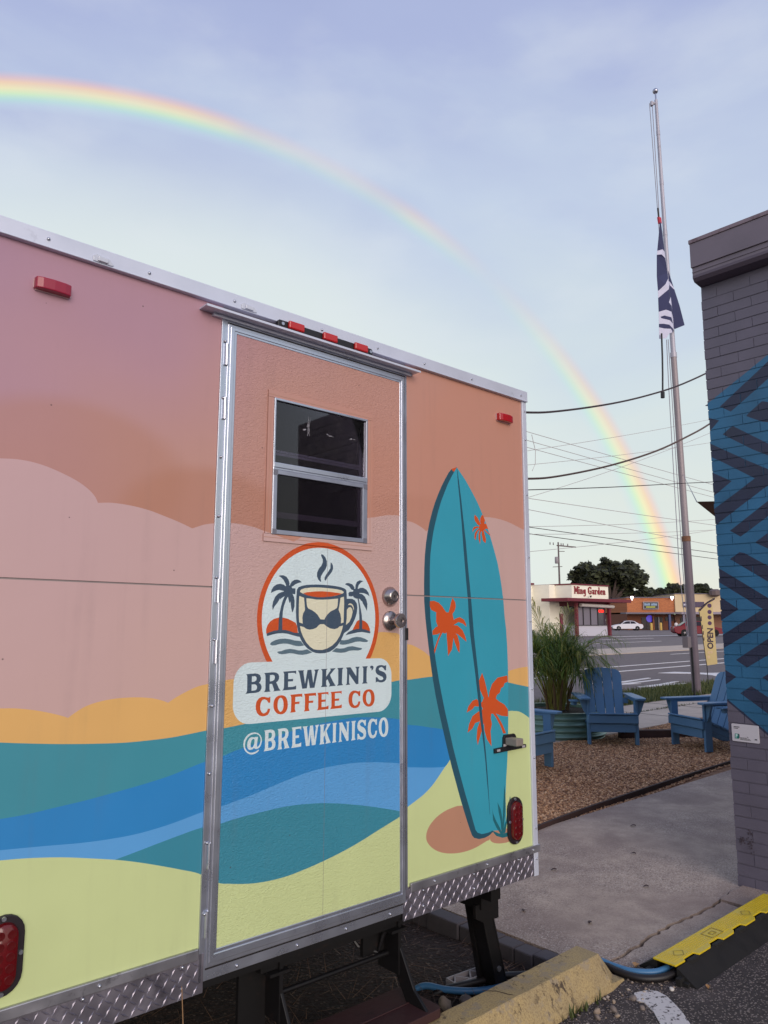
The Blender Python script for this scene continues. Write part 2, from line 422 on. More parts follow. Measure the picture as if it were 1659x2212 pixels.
MURAL=[('cloud','-14000,2000 14000,2000 14000,19201 12161,19201 12055,19228 11950,19255 11842,19283 11725,19312 11598,19342 11463,19375 11323,19406 11180,19434 11031,19458 10877,19479 10721,19497 10567,19512 10412,19522 10254,19529 10103,19533 9967,19533 9863,19531 9782,19526 9692,19517 9561,19505 9371,19490 9142,19472 8898,19449 8662,19421 8439,19388 8217,19351 7992,19308 7760,19256 7509,19194 7244,19122 6987,19045 6760,18970 6574,18897 6416,18822 6268,18747 6116,18673 5958,18577 5906,18606 5855,18634 5802,18663 5741,18691 5671,18720 5594,18750 5514,18778 5435,18803 5359,18825 5283,18844 5208,18861 5132,18875 5060,18882 4991,18884 4917,18888 4833,18901 4729,18931 4613,18973 4496,19012 4391,19038 4304,19045 4226,19041 4151,19031 4072,19022 4002,19017 3938,19014 3857,19004 3730,18982 3537,18939 3294,18882 3042,18822 2818,18771 2636,18736 2474,18709 2318,18683 2151,18651 1971,18611 1785,18568 1595,18520 1400,18464 1197,18401 985,18331 776,18255 578,18177 396,18095 225,18007 58,17918 -111,17830 -446,17642 -626,17683 -810,17724 -988,17765 -1154,17802 -1307,17836 -1450,17867 -1583,17896 -1703,17922 -1804,17946 -1889,17968 -1970,17987 -2061,18004 -2166,18019 -2279,18032 -2392,18044 -2498,18052 -2590,18058 -2674,18062 -2760,18064 -2856,18062 -2969,18056 -3092,18047 -3217,18035 -3338,18020 -3456,18003 -3573,17984 -3684,17962 -3782,17939 -3862,17916 -3929,17890 -3991,17865 -4056,17839 -4226,17772 -4339,17812 -4453,17852 -4566,17891 -4680,17928 -4792,17962 -4904,17994 -5018,18025 -5137,18057 -5261,18091 -5389,18126 -5520,18160 -5655,18189 -5795,18214 -5939,18236 -6084,18254 -6226,18268 -6369,18278 -6512,18284 -6649,18286 -6776,18285 -6887,18277 -6987,18264 -7082,18250 -7180,18236 -7188,18268 -7209,18306 -7228,18344 -7251,18382 -7282,18423 -7323,18468 -7372,18515 -7427,18562 -7488,18609 -7554,18654 -7626,18699 -7704,18743 -7787,18786 -7876,18826 -7972,18866 -8072,18903 -8174,18940 -8280,18977 -8391,19013 -8502,19046 -8612,19075 -8719,19100 -8826,19120 -8931,19137 -9035,19150 -9140,19159 -9245,19163 -9347,19163 -9443,19161 -9533,19155 -9617,19146 -9699,19135 -9782,19125 -14000,19125',[]),
('yellow','-14000,2000 14000,2000 14000,13062 12501,13062 12444,13064 12389,13066 12328,13068 12252,13068 12156,13067 12045,13063 11927,13058 11809,13051 11689,13039 11565,13025 11442,13010 11323,12993 11223,12978 11134,12964 11032,12946 10894,12918 10705,12876 10480,12824 10241,12768 10010,12715 9115,12521 8920,12541 8736,12549 8529,12579 8263,12666 7915,12832 7507,13055 7076,13299 6657,13533 6076,13678 6011,13719 5946,13761 5880,13803 5812,13842 5741,13878 5669,13911 5593,13944 5512,13978 5423,14013 5327,14049 5231,14084 5142,14112 5067,14127 5001,14132 4932,14143 4850,14177 4746,14251 4628,14351 4509,14451 4403,14523 4316,14558 4240,14569 4167,14571 4085,14575 3990,14584 3888,14590 3787,14595 3695,14598 3627,14603 3575,14608 3511,14606 3406,14592 3246,14564 3047,14525 2833,14476 2626,14419 2440,14356 2259,14287 2067,14205 1848,14102 1598,13964 1327,13799 1033,13635 712,13499 356,13404 -31,13333 -431,13271 -824,13205 -875,13203 -1338,13192 -1824,13181 -2265,13170 -2597,13161 -2775,13153 -2842,13148 -2867,13142 -2918,13133 -3007,13118 -3102,13101 -3195,13083 -3280,13069 -3354,13059 -3419,13053 -3482,13047 -3550,13039 -3622,13029 -3695,13018 -3771,13004 -3852,12984 -3940,12956 -4034,12921 -4129,12884 -4219,12847 -4305,12810 -4389,12772 -4469,12734 -4541,12699 -4602,12666 -4656,12635 -4706,12604 -4757,12574 -4764,12568 -4821,12590 -4876,12613 -4934,12636 -5002,12658 -5078,12680 -5162,12702 -5253,12723 -5353,12740 -5462,12755 -5580,12768 -5704,12777 -5829,12784 -5959,12787 -6094,12788 -6228,12786 -6355,12780 -6473,12770 -6587,12758 -6695,12742 -6798,12723 -6897,12703 -6991,12680 -7080,12653 -7165,12623 -7247,12586 -7326,12543 -7398,12500 -7460,12462 -7508,12431 -7546,12404 -7579,12379 -7615,12353 -7620,12348 -7648,12361 -7673,12372 -7705,12386 -7754,12404 -7826,12428 -7915,12457 -8012,12487 -8110,12515 -8207,12541 -8307,12567 -8409,12592 -8515,12615 -8625,12636 -8740,12656 -8854,12674 -8962,12688 -9061,12697 -9155,12702 -9247,12706 -9340,12710 -14000,12710',[]),
('teal','-14000,2000 14000,2000 14000,12202 12259,12202 12062,12236 11862,12271 11668,12305 11486,12337 11348,12363 11241,12385 11103,12411 10874,12450 10514,12509 10064,12582 9581,12656 9121,12718 8686,12768 8249,12812 7828,12847 7442,12872 7092,12885 6770,12886 6477,12882 6217,12877 6000,12872 5822,12864 5662,12854 5498,12845 5328,12835 5162,12825 4999,12815 4838,12807 4718,12811 4628,12823 4485,12824 4207,12798 3738,12735 3131,12645 2476,12543 1860,12444 1292,12345 732,12241 186,12140 -337,12050 -862,11971 -1385,11898 -1851,11837 -2125,11774 -2241,11760 -2456,11738 -2704,11715 -2920,11697 -3090,11686 -3248,11679 -3396,11673 -3537,11665 -3665,11654 -3782,11642 -3897,11630 -4022,11618 -4157,11605 -4298,11592 -4445,11579 -4600,11569 -4766,11562 -4943,11557 -5122,11554 -5297,11552 -5465,11551 -5631,11550 -5797,11552 -5966,11555 -6136,11561 -6304,11570 -6481,11581 -6674,11594 -6890,11610 -7123,11628 -7361,11649 -7592,11670 -7813,11692 -8032,11716 -8247,11740 -8460,11765 -8669,11791 -8874,11817 -9078,11844 -9282,11871 -14000,11871',[]),
('blue','-14000,2000 14000,2000 14000,10535 8204,10535 7814,10621 7412,10710 7035,10792 6723,10858 6501,10902 6342,10928 6211,10949 6072,10972 5919,11001 5772,11030 5625,11058 5476,11085 5319,11108 5157,11127 5000,11150 4859,11183 4750,11230 4663,11289 4567,11349 4428,11400 4233,11441 4001,11476 3749,11506 3497,11535 3234,11562 2955,11586 2686,11607 2455,11620 2288,11627 2166,11627 2040,11622 1866,11612 1621,11599 1332,11580 1029,11558 739,11533 467,11506 200,11476 -64,11442 -324,11405 -582,11363 -837,11317 -1087,11269 -1327,11223 -1567,11176 -1805,11127 -2024,11082 -2207,11044 -2340,11018 -2435,10999 -2514,10983 -2596,10964 -2691,10938 -2785,10909 -2869,10882 -2927,10867 -2970,10861 -3083,10840 -3242,10811 -3417,10778 -3578,10745 -3719,10712 -3856,10678 -3990,10644 -4128,10610 -4262,10576 -4394,10543 -4534,10510 -4694,10477 -4881,10443 -5089,10409 -5302,10376 -5509,10345 -5707,10317 -5902,10291 -6095,10267 -6286,10243 -6472,10219 -6656,10196 -6839,10173 -7025,10153 -7215,10134 -7407,10118 -7599,10102 -7788,10086 -7974,10069 -8158,10051 -8338,10035 -8513,10023 -8679,10016 -8839,10013 -8996,10011 -9154,10009 -14000,10009',[]),
('sky_blue','-14000,2000 14000,2000 14000,9425 7522,9425 7368,9424 7210,9423 7059,9422 6928,9422 6830,9423 6755,9425 6679,9428 6579,9435 6446,9447 6292,9462 6130,9479 5973,9497 5824,9515 5674,9534 5527,9553 5384,9573 5242,9590 5103,9606 4969,9626 4845,9652 4741,9690 4652,9736 4557,9783 4436,9824 4278,9859 4096,9889 3905,9917 3719,9943 3541,9967 3363,9989 3187,10010 3012,10028 2840,10046 2671,10062 2501,10076 2327,10086 2149,10092 1969,10096 1786,10096 1600,10095 1412,10091 1219,10086 1027,10078 838,10067 652,10051 468,10031 285,10008 105,9983 -74,9955 -250,9923 -425,9890 -599,9856 -770,9821 -940,9785 -1108,9748 -1275,9712 -1441,9676 -1607,9639 -1769,9604 -1926,9573 -2078,9545 -2227,9520 -2369,9497 -2502,9475 -2619,9455 -2723,9436 -2829,9418 -2950,9399 -3088,9380 -3238,9362 -3398,9341 -3569,9316 -3756,9283 -3958,9245 -4162,9207 -4355,9174 -4535,9146 -4708,9122 -4877,9102 -5046,9084 -5211,9068 -5373,9055 -5537,9046 -5709,9040 -5895,9037 -6091,9039 -6286,9043 -6473,9048 -6645,9055 -6808,9063 -6972,9074 -7143,9086 -7329,9103 -7523,9122 -7716,9142 -7902,9160 -8078,9176 -8249,9192 -8414,9206 -8569,9220 -8712,9232 -8844,9243 -8972,9254 -9103,9265 -14000,9265',[]),
('teal_deep','-6117,8477 -5979,8498 -5842,8519 -5702,8541 -5555,8565 -5397,8591 -5231,8620 -5061,8650 -4891,8679 -4718,8707 -4542,8737 -4367,8765 -4197,8791 -4035,8817 -3877,8841 -3722,8862 -3567,8880 -3409,8890 -3250,8896 -3096,8901 -2953,8909 -2828,8920 -2717,8934 -2607,8948 -2486,8961 -2351,8973 -2209,8985 -2062,8996 -1910,9006 -1753,9014 -1590,9022 -1424,9028 -1258,9035 -1091,9041 -923,9049 -753,9054 -582,9055 -408,9052 -234,9046 -57,9037 121,9025 302,9011 483,8994 667,8974 852,8952 1041,8926 1233,8896 1424,8864 1612,8831 1796,8797 1978,8761 2157,8724 2334,8686 2506,8649 2675,8611 2843,8571 3013,8531 3186,8489 3361,8446 3537,8401 3715,8355 3906,8304 4108,8250 4294,8199 4439,8158 4528,8131 4575,8114 4607,8101 4647,8086 4647,3000 -6117,3000',[]),
('lime','-14000,2000 14000,2000 14000,10677 12529,10677 12465,10724 12400,10772 12336,10818 12271,10862 12207,10901 12145,10938 12079,10973 12004,11010 11917,11052 11821,11096 11721,11137 11624,11171 11530,11194 11437,11210 11343,11221 11245,11230 11162,11240 11087,11248 10986,11251 10823,11246 10573,11239 10259,11229 9920,11203 9595,11146 9280,11049 8960,10921 8652,10776 8374,10630 8128,10477 7905,10313 7707,10151 7536,10006 7396,9876 7285,9757 7194,9651 7112,9564 7044,9504 6993,9467 6946,9434 6888,9390 6818,9330 6741,9262 6659,9190 6573,9116 6484,9040 6389,8960 6290,8880 6188,8806 6079,8735 5965,8667 5850,8604 5737,8546 5626,8496 5516,8453 5407,8413 5297,8372 5185,8330 5073,8289 4962,8246 4853,8198 4749,8142 4650,8079 4548,8017 4438,7962 4319,7918 4192,7881 4061,7847 3928,7810 3793,7772 3655,7735 3512,7696 3360,7654 3197,7606 3023,7555 2847,7504 2674,7456 2507,7412 2340,7370 2176,7331 2012,7294 1850,7259 1690,7226 1531,7195 1373,7165 1217,7137 1061,7110 908,7084 755,7060 604,7038 453,7018 305,6999 157,6981 10,6964 -135,6947 -279,6933 -423,6923 -565,6916 -706,6913 -846,6913 -985,6914 -1123,6918 -1260,6925 -1396,6934 -1531,6946 -1665,6961 -1799,6979 -1931,7000 -2063,7023 -2197,7049 -2333,7079 -2463,7108 -2580,7137 -2674,7156 -2750,7171 -2830,7194 -2935,7238 -3075,7316 -3238,7417 -3409,7523 -3571,7613 -3718,7679 -3860,7733 -4003,7783 -4157,7838 -4326,7900 -4505,7964 -4686,8027 -4864,8089 -5038,8148 -5211,8206 -5381,8261 -5542,8312 -5690,8357 -5828,8398 -5967,8437 -6117,8477 -6286,8519 -6466,8563 -6647,8606 -6818,8646 -6976,8683 -7127,8719 -7273,8752 -7420,8783 -7566,8813 -7711,8839 -7855,8865 -7997,8888 -8138,8910 -8277,8931 -8416,8950 -8552,8967 -8687,8983 -8821,8996 -8953,9009 -9086,9022 -14000,9022',[]),
('sand','7764,7847 7594,7863 7462,7856 7325,7843 7171,7827 7012,7805 6855,7772 6696,7728 6538,7674 6393,7613 6264,7544 6149,7468 6052,7390 5975,7310 5917,7227 5878,7145 5858,7062 5857,6979 5874,6898 5911,6821 5967,6747 6041,6671 6134,6593 6247,6513 6372,6439 6511,6373 6662,6312 6824,6259 6997,6214 7180,6176 7364,6146 7548,6123 7733,6106 7919,6097 8114,6096 8311,6103 8490,6115 8642,6133 8778,6157 8909,6183 9047,6209 9180,6238 9293,6265 9389,6267 9465,6269 9494,6337 9472,6520 9403,6769 9277,7015 9070,7248 8805,7478 8537,7658 8269,7762 7998,7816',[]),
('sand','9493,6327 9508,6274 9541,6229 9592,6187 9663,6147 9751,6110 9849,6078 9954,6052 10069,6030 10199,6013 10359,5997 10535,5986 10692,5988 10831,6000 10951,6026 11016,6081 11020,6187 10969,6323 10848,6439 10616,6524 10314,6588 10046,6624 9846,6620 9680,6588 9561,6540 9502,6476 9488,6397',[]),
('board_edge','7813,21469 7470,21327 7298,21146 7092,20858 6888,20551 6685,20200 6484,19808 6318,19425 6152,18955 6038,18540 5951,18131 5882,17638 5843,17107 5822,16449 5825,15798 5884,15151 5960,14614 6044,14079 6149,13437 6270,12796 6435,12100 6618,11455 6838,10754 7059,10052 7282,9399 7507,8796 7733,8191 7961,7636 8152,7189 8306,6851 8423,6622 8544,6513 8833,6417 9170,6403 9472,6448 9692,6546 9650,6590 9347,6565 9006,6578 8757,6672 8636,6798 8481,7191 8289,7694 8059,8253 7831,8862 7604,9469 7378,10127 7193,10726 6970,11432 6786,12082 6603,12783 6459,13430 6353,14022 6246,14615 6162,15156 6146,15807 6144,16464 6154,17125 6194,17660 6278,18158 6367,18570 6503,19013 6672,19487 6843,19897 7047,20293 7254,20670 7462,20981 7672,21271 7813,21450',[]),
('board','7813,21450 7672,21271 7462,20981 7254,20670 7047,20293 6843,19897 6672,19487 6503,19013 6367,18570 6278,18158 6194,17660 6154,17125 6144,16464 6146,15807 6162,15156 6246,14615 6353,14022 6459,13430 6603,12783 6786,12082 6970,11432 7193,10726 7378,10127 7604,9469 7831,8862 8059,8253 8289,7694 8481,7191 8636,6798 8757,6672 9006,6578 9347,6565 9650,6590 10488,6498 10548,7093 10542,7812 10606,8473 10684,9025 10758,9695 10805,10375 10843,11060 10868,11868 10888,12566 10890,13270 10872,13979 10827,14691 10738,15287 10689,15896 10599,16470 10505,16948 10341,17568 10103,18181 9865,18744 9590,19300 9315,19755 9039,20159 8695,20575 8354,20963 8083,21212',[]),
('orange','9352,19131 9240,19241 9246,19410 9367,19592 9453,19552 9556,19369 9515,19220',[]),
('orange','9293,19101 9079,19129 8905,19279 8860,19418 8899,19542 9053,19462 9191,19284',[]),
('orange','9255,19026 9003,18978 8823,18889 8748,18764 8738,18881 8826,19009 9041,19063',[]),
('orange','9290,18981 9070,18841 8979,18665 8930,18447 8848,18559 8889,18753 9073,18937',[]),
('orange','9361,18964 9224,18735 9239,18521 9210,18304 9117,18511 9123,18726 9232,18975',[]),
('orange','9398,18991 9501,18808 9601,18552 9574,18371 9403,18463 9325,18744',[]),
('orange','9441,19188 9625,19230 9763,19001 9580,19008 9435,19019',[]),
('orange','9187,19163 9516,19244 9617,19012 9357,18843 9144,18919',[]),
('orange','9542,18956 9866,18792 9901,18723 9504,18905',[]),
('orange','6146,15807 6384,15823 6636,15756 6856,15607 7013,15434 7141,15339 6691,15330 6408,15399 6221,15460 6143,15589',[]),
('orange','7449,15972 7610,15806 7639,15627 7569,15446 7400,15286 7172,15282 7275,15529 7345,15754',[]),
('orange','6494,15368 7419,15387 7533,15010 7404,14730 6994,14536 6677,14617 6487,14997',[]),
('orange','6682,14863 6444,14779 6270,14643 6283,14481 6557,14508 6917,14645',[]),
('orange','7326,14924 7577,15122 7869,15199 8119,15101 8241,14933 8263,14803 8072,14931 7781,15001 7489,14870',[]),
('orange','7244,14895 7736,14855 8024,14678 8185,14425 8264,14200 7974,14370 7727,14509 7320,14647',[]),
('orange','7404,14730 7726,14453 7842,14119 7833,13758 7712,13871 7555,14176 7438,14453',[]),
('orange','7079,14728 7443,14675 7476,14343 7385,13902 7152,13648 7128,14015 7088,14399',[]),
('orange','6917,14673 6672,14345 6509,14021 6395,13753 6350,13888 6553,14291 6757,14645',[]),
('orange','9438,11718 9227,11954 9020,12273 8969,12583 9198,12914 9337,12626 9458,12281 9576,11879',[]),
('orange','9572,11767 9629,12103 9819,12436 10190,12680 10840,12744 10857,12480 10640,12431 10560,12289 10402,12238 10302,12041 10117,11965 9971,11687',[]),
('orange','9792,11698 10243,11701 10604,11536 10826,11321 10814,11034 10402,11091 9954,11234',[]),
('orange','9393,11692 9003,11743 8835,11874 8577,11822 8318,11617 8211,11377 8567,11491 8698,11594 9388,11524',[]),
('orange','9387,11496 8905,11359 8559,11217 8340,10905 8247,10586 8545,10725 8720,10931 8978,10967 9380,11300',[]),
('orange','9427,11381 9068,11071 8841,10702 8787,10322 8846,10043 8974,10306 9233,10837 9511,11264',[]),
('orange','9385,11440 9732,11249 9697,11027 9760,10797 9661,10525 9710,9908 9430,10211 9269,10612 9258,11058',[]),
('orange','9269,11896 9890,11919 10288,11669 9998,11203 9334,11248 9086,11626',[]),
('orange','9955,11263 10130,11109 10434,10746 10666,10358 10482,10356 10295,10700 10037,11031 9820,11243',[]),
('orange','7470,21327 7813,21469 7672,21271 7590,21240 7510,21305',[]),
('board_edge','7812,21411 7865,20776 7952,20124 8063,19100 8141,18171 8222,17341 8304,16560 8387,15875 8419,15191 8485,14510 8632,13662 8778,12815 8898,11971 9009,11131 9119,10514 9221,9953 9311,9285 9375,8622 9443,8069 9517,7247 9535,7244 9461,8339 9408,9055 9344,9721 9262,10391 9173,11119 9079,11962 8968,12808 8847,13658 8726,14510 8660,15195 8583,15973 8482,16800 8398,17491 8305,18372 8182,19206 8055,20136 7948,20787 7833,21414',[]),
('grass_print','9591,6632 10039,6435 10303,6364 10709,6380 10701,6200 10297,6213 9903,6349',[]),
('grass_print','9682,7466 9719,7271 9883,6975 10135,6636 10285,6367 10170,6386 9916,6672 9709,7002',[]),
('grass_print','10015,7653 10209,7363 10309,6964 10320,6361 10232,6376 10189,6873 10071,7273',[]),
('grass_print','10471,8294 10547,7923 10524,7372 10429,6836 10347,6357 10285,6367 10327,6961 10400,7666',[]),
('grass_print','10643,6968 10537,6600 10374,6353 10323,6416 10452,6723',[]),
('grass_print','10833,7784 10867,7713 10745,7229 10483,6389 10392,6350 10602,7084',[]),
('orange','3414,15080 3404,15309 3374,15537 3324,15761 3255,15980 3167,16192 3061,16396 2938,16589 2798,16771 2643,16940 2474,17096 2292,17235 2098,17359 1895,17465 1683,17552 1464,17621 1240,17671 1012,17701 783,17711 554,17701 326,17671 102,17621 -117,17552 -329,17465 -533,17359 -726,17235 -908,17096 -1078,16940 -1233,16771 -1372,16589 -1496,16396 -1602,16192 -1690,15980 -1759,15761 -1808,15537 -1838,15309 -1848,15080 -1838,14851 -1808,14623 -1759,14399 -1690,14180 -1602,13968 -1496,13764 -1372,13571 -1233,13389 -1078,13220 -908,13064 -726,12925 -533,12801 -329,12695 -117,12608 102,12539 326,12489 554,12459 783,12449 1012,12459 1240,12489 1464,12539 1683,12608 1895,12695 2098,12801 2292,12925 2474,13064 2643,13220 2798,13389 2938,13571 3061,13764 3167,13968 3255,14180 3324,14399 3374,14623 3404,14851',[]),
('plate','3229,15080 3220,15293 3192,15505 3146,15713 3081,15917 3000,16114 2901,16303 2787,16483 2657,16652 2512,16810 2355,16954 2186,17084 2006,17198 1817,17297 1619,17379 1416,17443 1208,17489 996,17517 783,17526 570,17517 358,17489 150,17443 -54,17379 -251,17297 -440,17198 -620,17084 -789,16954 -947,16810 -1091,16652 -1221,16483 -1335,16303 -1434,16114 -1516,15917 -1580,15713 -1626,15505 -1654,15293 -1663,15080 -1654,14867 -1626,14655 -1580,14447 -1516,14243 -1434,14046 -1335,13857 -1221,13677 -1091,13508 -947,13350 -789,13206 -620,13076 -440,12962 -251,12863 -54,12781 150,12717 358,12671 570,12643 783,12634 996,12643 1208,12671 1416,12717 1619,12781 1817,12863 2006,12962 2186,13076 2355,13206 2512,13350 2657,13508 2787,13677 2901,13857 3000,14046 3081,14243 3146,14447 3192,14655 3220,14867',[]),
('plate','3415,11750 3536,11762 3652,11797 3759,11854 3853,11932 3931,12026 3988,12133 4023,12249 4035,12370 4035,13035 4023,13156 3988,13272 3931,13379 3853,13473 3759,13551 3652,13608 3536,13643 3415,13655 -2014,13655 -2135,13643 -2251,13608 -2358,13551 -2452,13473 -2529,13379 -2587,13272 -2622,13156 -2634,13035 -2634,12370 -2622,12249 -2587,12133 -2529,12026 -2452,11932 -2358,11854 -2251,11797 -2135,11762 -2014,11750',[]),
('wave_grey','-1333,14218 -1273,14285 -1111,14353 -925,14390 -737,14395 -546,14372 -353,14330 -93,14306 41,14156 -133,14136 -285,14144 -457,14186 -627,14222 -796,14231 -963,14215 -1107,14182 -1250,14174',[]),
('wave_grey','-1044,13959 -999,13979 -874,13991 -708,14041 -539,14056 -368,14037 -196,14000 -22,13998 174,14031 397,13922 155,13864 -19,13846 -193,13861 -366,13898 -536,13914 -705,13894 -851,13883 -976,13907',[]),
('wave_grey','1624,14327 1767,14317 1958,14344 2152,14409 2348,14437 2546,14418 2746,14361 2892,14295 2846,14247 2696,14244 2497,14268 2300,14260 2105,14214 1863,14169 1696,14161 1554,14181',[]),
('wave_grey','1414,14054 1579,14030 1769,14041 1960,14095 2154,14108 2349,14073 2522,14043 2609,14033 2572,13977 2424,13947 2203,13957 2009,13947 1818,13894 1627,13884 1439,13899 1228,13938',[]),
('orange','-1479,14558 -1487,14694 -1440,14831 -1341,14951 -1189,15040 -1003,15081 -814,15080 -645,15048 -473,14980 -321,14912 -265,14807 -217,14561 -421,14561 -635,14595 -847,14629 -1013,14628 -1220,14610',[]),
('orange','2150,14680 2248,14830 2345,14981 2444,15034 2593,15032 2744,14986 2870,14893 2959,14741 2985,14570 2795,14607 2595,14654 2396,14662',[]),
('navy','-1055,16454 -993,16480 -866,16487 -738,16444 -650,16351 -610,16247 -608,16176 -731,16126 -776,16221 -863,16341 -971,16423',[]),
('navy','-583,16195 -520,16287 -414,16354 -305,16372 -195,16347 -102,16285 -238,16255 -367,16205 -474,16129 -581,16106',[]),
('navy','-1339,15882 -1315,15988 -1235,16104 -1112,16174 -965,16198 -838,16174 -741,16108 -750,16028 -834,15963 -1003,15992 -1055,15984 -1128,15969 -1231,15930',[]),
('navy','-1253,15323 -1275,15452 -1244,15608 -1165,15767 -1042,15876 -896,15934 -812,15947 -747,15852 -788,15798 -913,15724 -985,15669 -976,15730 -1016,15650 -1077,15561 -1178,15454',[]),
('navy','-660,15785 -469,15871 -413,15776 -384,15635 -385,15458 -436,15306 -472,15249 -513,15384 -544,15542 -539,15630 -581,15558 -625,15663',[]),
('navy','-537,16055 -440,16071 -360,16066 -361,15866 -469,15877',[]),
('navy','-815,16096 -668,16182 -539,16144 -472,16040 -469,15880 -617,15769 -766,15790 -833,15937',[]),
('navy','-788,15807 -650,15803 -742,15641 -812,15464 -850,15271 -861,14975 -857,14646 -1014,14645 -1005,14973 -985,15199 -928,15444 -869,15637',[]),
('navy','-1463,14558 -1342,14609 -1179,14653 -973,14680 -722,14678 -530,14630 -379,14587 -206,14579 -95,14447 -226,14456 -420,14499 -634,14551 -845,14573 -1053,14562 -1259,14524 -1451,14476',[]),
('navy','1780,16293 1848,16334 1969,16343 2117,16308 2228,16199 2192,16093 2093,16108 1970,16226',[]),
('navy','2265,16153 2277,16287 2339,16404 2463,16464 2652,16448 2539,16395 2426,16294 2370,16138',[]),
('navy','2370,16129 2489,16191 2640,16197 2792,16136 2894,16025 2945,15901 2818,15964 2666,16006 2440,16008',[]),
('navy','2428,15988 2590,15965 2716,15884 2805,15752 2844,15600 2819,15365 2743,15482 2642,15613 2579,15726 2554,15716 2491,15780 2416,15807',[]),
('navy','1947,15980 1996,16029 2167,16045 2193,15894 2070,15865 1960,15876',[]),
('navy','2191,16150 2390,16158 2465,16008 2441,15817 2317,15794 2181,15846 2143,15996',[]),
('navy','2354,15833 2428,15816 2466,15665 2530,15439 2580,15212 2606,14947 2607,14682 2458,14681 2469,14983 2456,15248 2442,15494 2404,15683',[]),
('navy','1825,14493 1957,14604 2150,14680 2347,14714 2520,14723 2720,14702 2896,14655 2992,14617 2985,14555 2795,14579 2595,14606 2396,14591 2103,14539',[]),
('navy','725,17303 806,17276 900,17189 960,17063 962,16914 905,16781 802,16664 712,16530 695,16437 726,16346 680,16335 588,16413 534,16520 539,16649 605,16781 718,16899 775,17014 773,17125 714,17214 702,17278',[]),
('navy','1124,17032 1171,17021 1231,16931 1240,16819 1187,16704 1082,16586 990,16489 910,16383 868,16408 867,16482 931,16597 1034,16714 1115,16830 1121,16943',[]),
('navy','-308,15957 -288,16047 -235,16112 -104,16163 116,16205 385,16226 579,16235 716,16236 1040,16232 1369,16213 1608,16182 1789,16133 1849,16079 1870,15948 1876,15779 1973,15783 2120,15782 2243,15735 2342,15624 2368,15473 2344,15283 2271,15093 2149,14885 1980,14679 1765,14566 1729,14493 1624,14309 1483,14145 1321,14019 1136,13930 929,13888 702,13883 522,13903 375,13949 196,14049 40,14173 -71,14315 -161,14473 -218,14631 -265,14807 -301,15018 -323,15247 -322,15548 -316,15779',[]),
('cream','-178,15980 -124,16036 29,16088 296,16121 444,16129 740,16134 1088,16123 1417,16103 1632,16071 1741,16019 1705,15970 1586,15929 1325,15863 905,15817 585,15801 391,15822 122,15866 -56,15905 -144,15942',[]),
('orange','-38,15914 120,15953 388,15985 491,15996 788,16009 1136,15999 1419,15978 1657,15954 1467,15896 1208,15846 859,15807 585,15796 346,15816 122,15852',[]),
('cream','-197,15819 2,15763 27,15558 53,15344 -22,15236 -52,15093 -33,14889 -180,14931 -200,15161 -206,15516',[]),
('cream','102,15749 392,15731 518,15717 792,15717 1139,15741 1480,15776 1459,15524 1424,15440 1330,15392 1143,15314 982,15183 881,15035 714,15042 581,15202 466,15285 331,15354 196,15398 140,15463 115,15596',[]),
('cream','-146,14808 19,14774 119,14713 252,14687 408,14706 564,14761 621,14824 711,14874 871,14875 987,14800 1150,14729 1337,14706 1478,14740 1548,14796 1715,14834 1668,14677 1575,14474 1435,14291 1249,14146 1042,14049 814,13997 588,14005 440,14028 283,14119 127,14261 -8,14456 -99,14632',[]),
('cream','1587,15807 1742,15854 1756,15607 1747,15290 1738,14937 1619,14907 1624,15083 1592,15231 1507,15377 1537,15508',[]),
('cream','1846,14854 1881,15106 1884,15386 1951,15463 2048,15488 2122,15429 2152,15317 2099,15128 2003,14958',[]),
('cream','1921,15556 1986,15614 2072,15620 2158,15571 2207,15469 2196,15355 2166,15468 2097,15551 1999,15567',[]),
('navy','-2192,13291 -2042,13301 -1864,13304 -1755,13289 -1673,13244 -1633,13166 -1635,13098 -1667,13039 -1708,13006 -1648,12970 -1604,12900 -1606,12824 -1642,12758 -1713,12713 -1811,12698 -2025,12691 -2201,12684 -2158,12722 -2136,12773 -2140,13020 -2146,13229 -2165,13267',['-1972,13216 -1861,13220 -1811,13195 -1796,13142 -1813,13082 -1866,13051 -1972,13038','-1976,12961 -1872,12967 -1809,12946 -1771,12884 -1779,12817 -1822,12781 -1885,12774 -1974,12769']),
('navy','-1520,13303 -1318,13313 -1151,13316 -1048,13297 -972,13252 -936,13173 -940,13096 -976,13035 -1046,12984 -992,12897 -933,12787 -869,12718 -1168,12709 -1124,12734 -1129,12773 -1207,12951 -1300,12948 -1300,12803 -1285,12734 -1244,12706 -1523,12701 -1478,12735 -1456,12795 -1459,13054 -1470,13222 -1486,13276',['-1294,13231 -1186,13235 -1121,13210 -1101,13156 -1118,13087 -1173,13043 -1293,13028']),
('navy','-788,13323 -565,13328 -264,13333 -262,13213 -312,13259 -389,13269 -582,13267 -578,13070 -382,13074 -384,12996 -581,12994 -577,12815 -400,12815 -313,12830 -251,12854 -253,12726 -552,12721 -803,12715 -762,12749 -739,12810 -741,13073 -744,13237 -761,13291',[]),
('navy','-206,13338 65,13339 32,13299 47,13203 108,12887 200,13342 361,13347 449,12902 524,13268 483,13342 687,13352 636,13281 506,12743 314,12738 241,13066 186,12738 -4,12733 -131,13241 -166,13305',[]),
('navy','776,13351 1056,13356 1000,13307 999,13087 1179,13285 1189,13326 1157,13356 1411,13366 1316,13289 1166,13143 1202,13064 1320,12880 1417,12761 1111,12750 1163,12804 1142,12854 1050,13004 1001,12949 1002,12827 1049,12749 774,12748 820,12803 826,13142 824,13288',[]),
('navy','1479,13364 1754,13368 1707,13303 1698,13080 1694,12832 1748,12770 1470,12759 1527,12822 1524,13085 1522,13308',[]),
